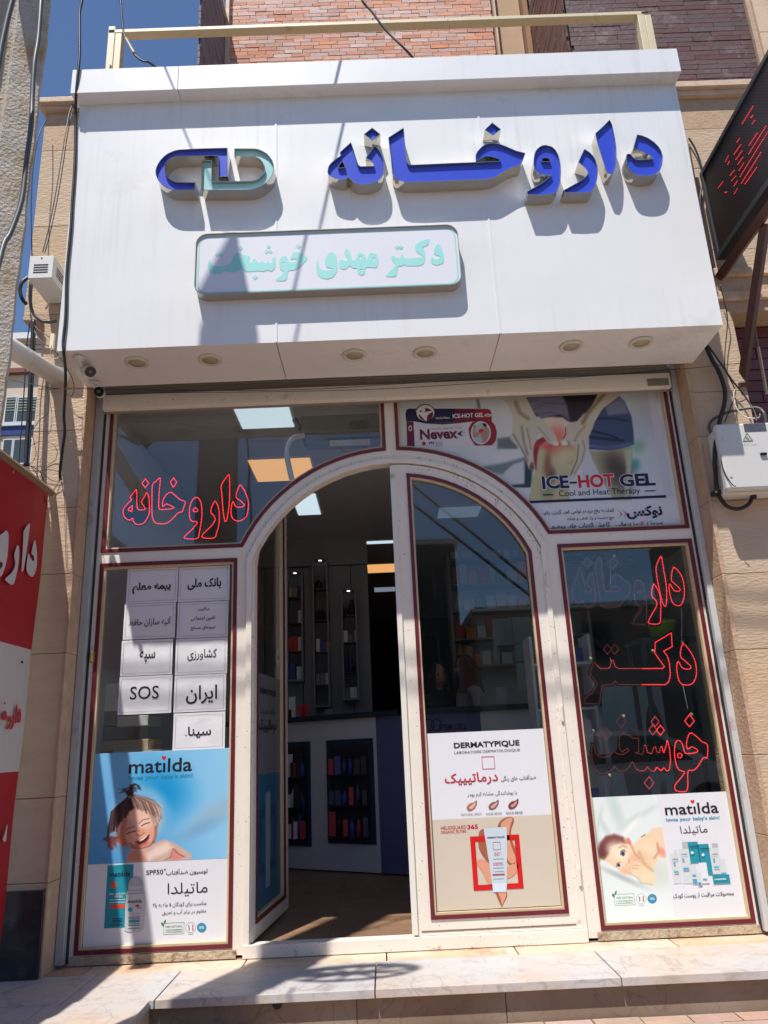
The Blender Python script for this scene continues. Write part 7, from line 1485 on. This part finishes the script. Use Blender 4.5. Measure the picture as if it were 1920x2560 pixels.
# potted plant, white bag shapes behind right window
pt = thing('potted_plant', 'leafy plant in a yellow green pot behind the red LED words', 'potted plant', tuple(at(1665, 1600, 0.5)))
pp = at(1660, 1600, 0.5); lathe('pot', [(0.05, 0), (0.075, 0.02), (0.082, 0.09), (0.088, 0.092), (0.088, 0.115), (0.07, 0.115)], (pp.x, 0.5, pp.z), mat('lime_pot', (150, 190, 60), 0.4), pt, 18)
leafm = mat('plant_leaf', (44, 78, 40), 0.5)
for k in range(16):
    a = k * 2.4; l_ = 0.16 + rnd() * 0.14; b0 = Vector((pp.x, 0.5, pp.z + 0.11)); e_ = b0 + Vector((math.cos(a) * l_, math.sin(a) * l_ * 0.6, 0.10 + rnd() * 0.18)); md = (b0 + e_) / 2 + Vector((0, 0, 0.06)); s_ = Vector((-math.sin(a), math.cos(a), 0)) * 0.022
    mk('leaf', [b0, md - s_, md + Vector((0, 0, .006)), md + s_, e_, (md + e_) / 2 + s_ * 1.1, (md + e_) / 2 - s_ * 1.1], [(0, 1, 2), (0, 2, 3), (1, 6, 2), (2, 6, 4), (2, 4, 5), (3, 2, 5)], leafm, pt)
stb = thing('plant_table', 'slim dark table under the potted plant', 'table', (pp.x, 0.5, 0)); box('top', pp.x - 0.2, pp.x + 0.2, 0.35, 0.65, pp.z - 0.025, pp.z - 0.001, cdk, stb)
for dx in (-0.18, 0.18): 
    for y in (0.37, 0.63): box('leg', pp.x + dx - 0.012, pp.x + dx + 0.012, y - 0.012, y + 0.012, 0, pp.z - 0.026, cdk, stb)
vine = thing('hanging_vine', 'dark hanging plant at the top of the right window', 'plant', tuple(at(1500, 1375, 0.3)))
for k in range(34):
    p = at(1460 + rnd() * 130, 1372 + rnd() * 50, 0.28 + rnd() * 0.1); a = rnd() * 6; s_ = 0.02 + rnd() * .02
    mk('leaf', [p, p + Vector((math.cos(a) * s_, 0, math.sin(a) * s_)), p + Vector((math.cos(a) * s_ * 2, 0.01, math.sin(a) * s_ * 2)), p + Vector((math.cos(a + .6) * s_, 0.005, math.sin(a + .6) * s_))], [(0, 1, 2, 3)], leafm, vine)
bgp = thing('roll_up_poster', 'pale roll-up panel with dark shapes behind the right window', 'poster', (3.2, 0.9, 0.6))
r_ = (3.02, 3.42, 0.35, 1.25); box('panel', r_[0], r_[1], 0.9, 0.91, r_[2], r_[3], mat('roll_blue', (150, 176, 186), 0.5), bgp)
box('base', 3.0, 3.44, 0.86, 0.95, 0.0, 0.05, cdk, bgp); box('upright', 3.20, 3.23, 0.912, 0.93, 0.05, 0.35, cdk, bgp)
flat('printed_shape', catl([(3.12, 0.55), (3.10, 0.8), (3.16, 0.95), (3.24, 0.9), (3.26, 0.65), (3.2, 0.5)]), 0.899, mat('roll_dark', (50, 60, 70), 0.5), bgp); flat('printed_shape', catl([(3.28, 0.8), (3.30, 1.05), (3.36, 1.12), (3.4, 0.95), (3.38, 0.75)]), 0.899, MATS['roll_dark'], bgp)
ws_ = thing('window_shelf', 'dim shelf unit with small packs behind the right window', 'shelf', (2.8, 1.0, 0))
for k in range(4): box('shelf_board', 2.62, 3.0, 1.0, 1.25, 0.5 + k * 0.3, 0.515 + k * 0.3, cw, ws_)
box('side_board', 2.60, 2.62, 1.0, 1.25, 0, 1.6, cw, ws_); box('side_board', 3.0, 3.02, 1.0, 1.25, 0, 1.6, cw, ws_)
for k in range(4):
    for j in range(5): product(2.66 + j * 0.07, 1.02, 0.516 + k * 0.3, 0.05, 0.08 + rnd() * 0.14, 'box', pmats[random.choice((0, 1, 2, 8, 3))], 'pack on the %s board of the window shelf, %s from the left' % (('lowest', 'second', 'third', 'top')[k], ORD[j]), 'packs on the window shelf')

# ================================================================== PEOPLE (behind the counter)
def skin_body(name, joints, edges, m, parent, sub=2):
    me = bpy.data.meshes.new(name); me.from_pydata([j[:3] for j in joints], edges, [])
    o = bpy.data.objects.new(name, me); COL.objects.link(o)
    md = o.modifiers.new('s', 'SKIN'); 
    for i, j in enumerate(joints): me.skin_vertices[0].data[i].radius = (j[3], j[4] if len(j) > 4 else j[3])
    me.skin_vertices[0].data[0].use_root = True
    md.use_smooth_shade = True; o.modifiers.new('d', 'SUBSURF').levels = sub
    dg = bpy.context.evaluated_depsgraph_get(); nm = bpy.data.meshes.new_from_object(o.evaluated_get(dg))
    bpy.data.objects.remove(o); nm.materials.clear(); nm.materials.append(m); nm.polygons.foreach_set('use_smooth', [True] * len(nm.polygons))
    ob = bpy.data.objects.new(name, nm); link(ob, parent)
    if parent is not None: ob.matrix_parent_inverse = Matrix.Translation(-parent.location)
    return ob
def person(label, x, y, hz, ang, cloth, head_m, scarf_m, skin_m, long_hair, pointing):
    t = thing('person', label, 'person', (x, y, 0))
    k = hz / 1.50
    R_ = Matrix.Rotation(ang, 3, 'Z'); T_ = lambda p: R_ @ Vector(p) + Vector((x, y, 0))
    J = [(0, 0, .92 * k, .15, .11), (0, 0, 1.08 * k, .12, .09), (0, 0, 1.22 * k, .15, .10), (0, 0, 1.33 * k, .10, .08), (0, 0, 1.40 * k, .045, .045),
         (-.17, 0, 1.30 * k, .052), (-.21, -.03, 1.07 * k, .04), (-.13 if pointing else -.20, -.26, 1.06 * k if not pointing else 1.16 * k, .028),
         (.17, 0, 1.30 * k, .052), (.21, -.03, 1.07 * k, .04), (.12, -.26, 1.04 * k, .028),
         (-.09, 0, .86 * k, .085), (-.10, 0, .46 * k, .055), (-.10, .02, .07, .035), (-.10, -.13, .035, .03),
         (.09, 0, .86 * k, .085), (.10, 0, .46 * k, .055), (.10, .02, .07, .035), (.10, -.13, .035, .03)]
    E_ = [(0, 1), (1, 2), (2, 3), (3, 4), (3, 5), (5, 6), (6, 7), (3, 8), (8, 9), (9, 10), (0, 11), (11, 12), (12, 13), (13, 14), (0, 15), (15, 16), (16, 17), (17, 18)]
    JJ = [(*T_(j[:3]), *j[3:]) for j in J]
    body = skin_body('body', JJ, E_, cloth, t)
    for s in (7, 10):                                                # hands: palm, four fingers, thumb
        w0 = Vector(J[s][:3]); d = Vector((0.05 if s == 7 else -0.05, -1, 0.15)).normalized(); sd = Vector((1, 0, 0)); hj = [(*T_(w0), .022), (*T_(w0 + d * .05), .03, .016)]; he = [(0, 1)]
        for f in range(4):
            o0 = w0 + d * .06 + sd * (f - 1.5) * .017; L_ = (.055, .066, .062, .048)[f]; i_ = len(hj)
            hj += [(*T_(o0 + d * .02), .0085), (*T_(o0 + d * (.02 + L_ * .5) + Vector((0, 0, -.004))), .008), (*T_(o0 + d * (.02 + L_) + Vector((0, 0, -.018))), .0065)]; he += [(1, i_), (i_, i_ + 1), (i_ + 1, i_ + 2)]
        i_ = len(hj); th = sd * (1 if s == 7 else -1); hj += [(*T_(w0 + d * .03 + th * .03), .010), (*T_(w0 + d * .062 + th * .045 + Vector((0, 0, -.008))), .008)]; he += [(1, i_), (i_, i_ + 1)]
        skin_body('hand', hj, he, skin_m, t, 1)
    hc = Vector((0, -0.02, 1.515 * k)); V, F = [], []; nu, nv = 18, 14
    for j in range(nv + 1):
        ph = math.pi * j / nv; zz_ = math.cos(ph)
        for i in range(nu):
            th = 2 * math.pi * i / nu; xx_, yy_ = math.sin(ph) * math.cos(th), math.sin(ph) * math.sin(th)
            nar = 1 - 0.22 * max(0, -zz_); v = Vector((xx_ * .072 * nar, yy_ * .09 * nar, zz_ * .112))
            if yy_ < -0.8 and abs(xx_) < .2 and -0.35 < zz_ < .1: v.y -= 0.012
            if yy_ < -0.6 and .1 < abs(xx_) < .55 and .0 < zz_ < .25: v.y += 0.007
            V.append(tuple(T_(v * k + hc)))
    for j in range(nv):
        for i in range(nu): i2 = (i + 1) % nu; F.append((j * nu + i, (j + 1) * nu + i, (j + 1) * nu + i2, j * nu + i2))
    hd = mk('head', V, F, skin_m, t, smooth=True)
    V, F = tubev([T_((0, 0, 1.36 * k)), T_((0, -.01, 1.45 * k))], 0.042, 12); mk('neck', V, F, skin_m, hd, smooth=True)
    for s in (-1, 1):
        o_ = circ(0, 0, .012, .006, 8); mk('eye', [tuple(T_(Vector((s * .028 + a, -.105 * k, 1.525 * k + b)))) for a, b in o_], [tuple(range(8))], MATS['black_gloss'], hd)
        mk('eyebrow', [tuple(T_(Vector((s * .028 + a, -.104 * k, 1.548 * k + b)))) for a, b in ((-.016, -.002), (.016, -.002), (.014, .003), (-.014, .003))], [(0, 1, 2, 3)], head_m, hd)
        V, F = tubev([T_(Vector((s * .072, 0.0, 1.50 * k))), T_(Vector((s * .078, 0.005, 1.53 * k)))], 0.012, 8); mk('ear', V, F, skin_m, hd)
    mk('mouth', [tuple(T_(Vector((a, -.098 * k, 1.462 * k + b)))) for a, b in ((-.022, 0), (0, -.008), (.022, 0), (.008, .005), (0, .003), (-.008, .005))], [tuple(range(6))], mat('lips', (150, 70, 66), 0.5), hd)
    V, F = [], []; nu, nv = 18, 12; low = -1.0 if long_hair else -0.9
    for j in range(nv + 1):
        zf = 1 - (1 - low) * j / nv if False else j / nv
        for i in range(nu + 1):
            th = math.radians(-55 + 290 * i / nu)
            if zf < .5: ph = zf * math.pi; r_ = math.sin(ph); z_ = math.cos(ph) * .125
            else: r_ = 1 + (zf - .5) * (.5 if long_hair else .9); z_ = -(zf - .5) * (.56 if long_hair else .42)
            V.append(tuple(T_(Vector((math.cos(th) * .086 * r_, math.sin(th) * .102 * r_ + (.0 if zf < .5 else .012), z_)) * k + hc)))
    for j in range(nv):
        for i in range(nu): b = j * (nu + 1) + i; F.append((b, b + nu + 1, b + nu + 2, b + 1))
    mk('hair' if long_hair else 'headscarf', V, F, scarf_m, t, smooth=True)
    return t
skn = mat('skin', (188, 142, 118), 0.5); hair_m = mat('dark_hair', (24, 18, 18), 0.4)
px1 = at(1095, 1690, 2.75); px2 = at(1172, 1680, 2.55)
person('woman with long dark hair in black clothes at the counter, lifting a hand', px1.x, 2.75, px1.z - 0.02, 0.2, mat('black_cloth', (24, 24, 28), 0.8), hair_m, hair_m, skn, True, True)
person('woman in a brown headscarf and white coat at the counter, turned sideways', px2.x, 2.62, px2.z + 0.02, -1.3, mat('white_coat', (170, 160, 160), 0.8), hair_m, mat('rose_scarf', (110, 70, 66), 0.8), skn, False, False)

# ================================================================== FAR BUILDING AT THE LEFT
fb = thing('far_building', 'pale building with white framed windows and a blue band, seen beyond the left pillar', 'building', (-4, 9, 0))
YFB = 7.0
def fr(u0, v0, u1, v1, Y=YFB): return rect('X', u0, v0, u1, v1, Y)
sid = mat('far_siding', (196, 176, 156), 0.8, var=0.05, vscale=3); wfr = mat('far_window_frame', (196, 198, 200), 0.5); wgl = mat('far_window_dark', (62, 70, 70), 0.3)
zt_ = rect('W', 220, 1815, 520, 1910, YFB)[3] - 0.02
box('wall', -9.5, at(100, 900, YFB).x + 1.2, YFB, YFB + 0.3, -0.2, zt_, sid, fb)
r_ = rect('W', 220, 1815, 520, 1910, YFB); box('white_coping', -9.5, at(100, 900, YFB).x + 1.2, YFB - 0.1, YFB, r_[2], r_[3], box_white, fb)
for vv in (1985, 2060): z_ = at(*q('W', 300, vv), YFB).z; box('siding_joint', -9.5, at(100, 900, YFB).x + 1.2, YFB - 0.01, YFB, z_, z_ + 0.02, mat('far_joint', (150, 120, 104), 0.8), fb)
z_ = at(*q('X', 200, 250), YFB).z; box('brown_moulding', -9.5, at(100, 900, YFB).x + 1.2, YFB - 0.1, YFB, z_ - 0.06, z_ + 0.02, mat('far_brown', (112, 66, 52), 0.7), fb)
for (u0, v0, u1, v1) in ((90, 590, 200, 900), (240, 590, 465, 900), (60, 1120, 160, 1330), (190, 1115, 400, 1400)):
    a_ = fr(u0 - 14, v0 - 14, u1 + 14, v1 + 20); wf = box('window', a_[0], a_[1], YFB - 0.05, YFB - 0.001, a_[2], a_[3], wfr, fb)
    b_ = fr(u0, v0, u1, v1); box('pane', b_[0], b_[1], YFB - 0.055, YFB - 0.0505, b_[2], b_[3], wgl, wf)
    if v0 < 1000:
        for k in range(5): zz_ = b_[3] - (b_[3] - b_[2]) * (0.06 + 0.11 * k); box('blind_slat', b_[0], b_[1], YFB - 0.062, YFB - 0.056, zz_ - (b_[3] - b_[2]) * .05, zz_, mat('far_blind', (120, 128, 110), 0.6), wf)
a_ = fr(-100, 950, 420, 1055); box('blue_band', -9.5, at(100, 900, YFB).x + 1.2, YFB - 0.04, YFB - 0.001, a_[2], a_[3], mat('far_blue', (34, 52, 108), 0.5), fb)
a_ = fr(-100, 900, 420, 945); box('white_band', -9.5, at(100, 900, YFB).x + 1.2, YFB - 0.07, YFB - 0.001, a_[2], a_[3], wfr, fb)

# ================================================================== OPPOSITE SIDE OF THE STREET (mirrored in the glass)
def opp(name, x0, x1, h, y, rgb, label, nwx, nwz):
    t = thing(name, label, 'building', ((x0 + x1) / 2, y, GZ - .16), group='buildings across the street, mirrored in the glass')
    box('wall', x0, x1, y - 4, y, GZ - 0.16, h, mat('opp_%d' % int(x0 * 10 + 900), rgb, 0.85, var=0.1, vscale=2), t); box('roof_edge', x0 - .1, x1 + .1, y - 4, y + 0.12, h, h + 0.12, box_white, t)
    for i in range(nwx):
        for j in range(nwz):
            wx = x0 + (x1 - x0) * (i + .5) / nwx; wz = GZ + 1.1 + j * 1.7; f_ = box('window', wx - .42, wx + .42, y + 0.001, y + 0.04, wz, wz + 1.0, mat('opp_frame', (120, 118, 114), 0.6), t); box('pane', wx - .36, wx + .36, y + 0.041, y + 0.045, wz + .06, wz + .94, wgl, f_)
opp('house', -14, -2.5, 5.2, -14, (120, 104, 90), 'brown two storey house across the street, left of the shop axis', 5, 3)
opp('house', -2.2, 3.6, 5.9, -15, (96, 94, 92), 'grey house with many windows across the street, facing the door', 3, 3)
opp('house', 3.9, 9.5, 3.9, -14, (150, 140, 128), 'low pale house across the street at the right', 3, 2)
opp('house', 9.8, 24, 6.2, -14, (110, 96, 84), 'brown house across the street, far right', 5, 3)
car = thing('parked_car', 'white car parked across the pavement, mirrored in the right window', 'car', (4.6, -7.4, GZ - .16))
cz = GZ - 0.16; body_m = mat('car_white', (206, 208, 210), 0.2, coat=0.5); car_gl = mat('car_glass', (18, 22, 26), 0.06)
prof_b = [(2.5, cz + .3), (2.45, cz + .62), (2.7, cz + .78), (3.5, cz + .86), (6.0, cz + .9), (6.7, cz + .82), (6.75, cz + .35), (6.6, cz + .25), (2.6, cz + .25)]
prof_c = [(3.4, cz + .86), (4.05, cz + 1.28), (4.6, cz + 1.36), (5.4, cz + 1.34), (6.1, cz + .9)]
prism('body', [prof_b], -8.15, -6.6, body_m, car); prism('cabin', [prof_c], -8.0, -6.75, body_m, car)
prism('window', [[(3.68, cz + .92), (4.12, cz + 1.22), (4.62, cz + 1.29), (4.62, cz + .92)]], -6.748, -6.742, car_gl, car); prism('window', [[(4.7, cz + .92), (4.7, cz + 1.29), (5.36, cz + 1.27), (5.85, cz + .92)]], -6.748, -6.742, car_gl, car)
for x in (3.15, 5.95):
    for y in (-6.62, -8.1): w_ = lathe('wheel', [(0.3, -0.08), (0.32, -0.05), (0.32, 0.05), (0.3, 0.09)], (x, y, cz + .32), MATS['gap_and_rubber_dark'], car, 20, 'y'); lathe('rim', [(0.001, 0.091), (0.19, 0.091), (0.19, 0.094)], (x, y, cz + .32), steel_grey, w_, 14, 'y')
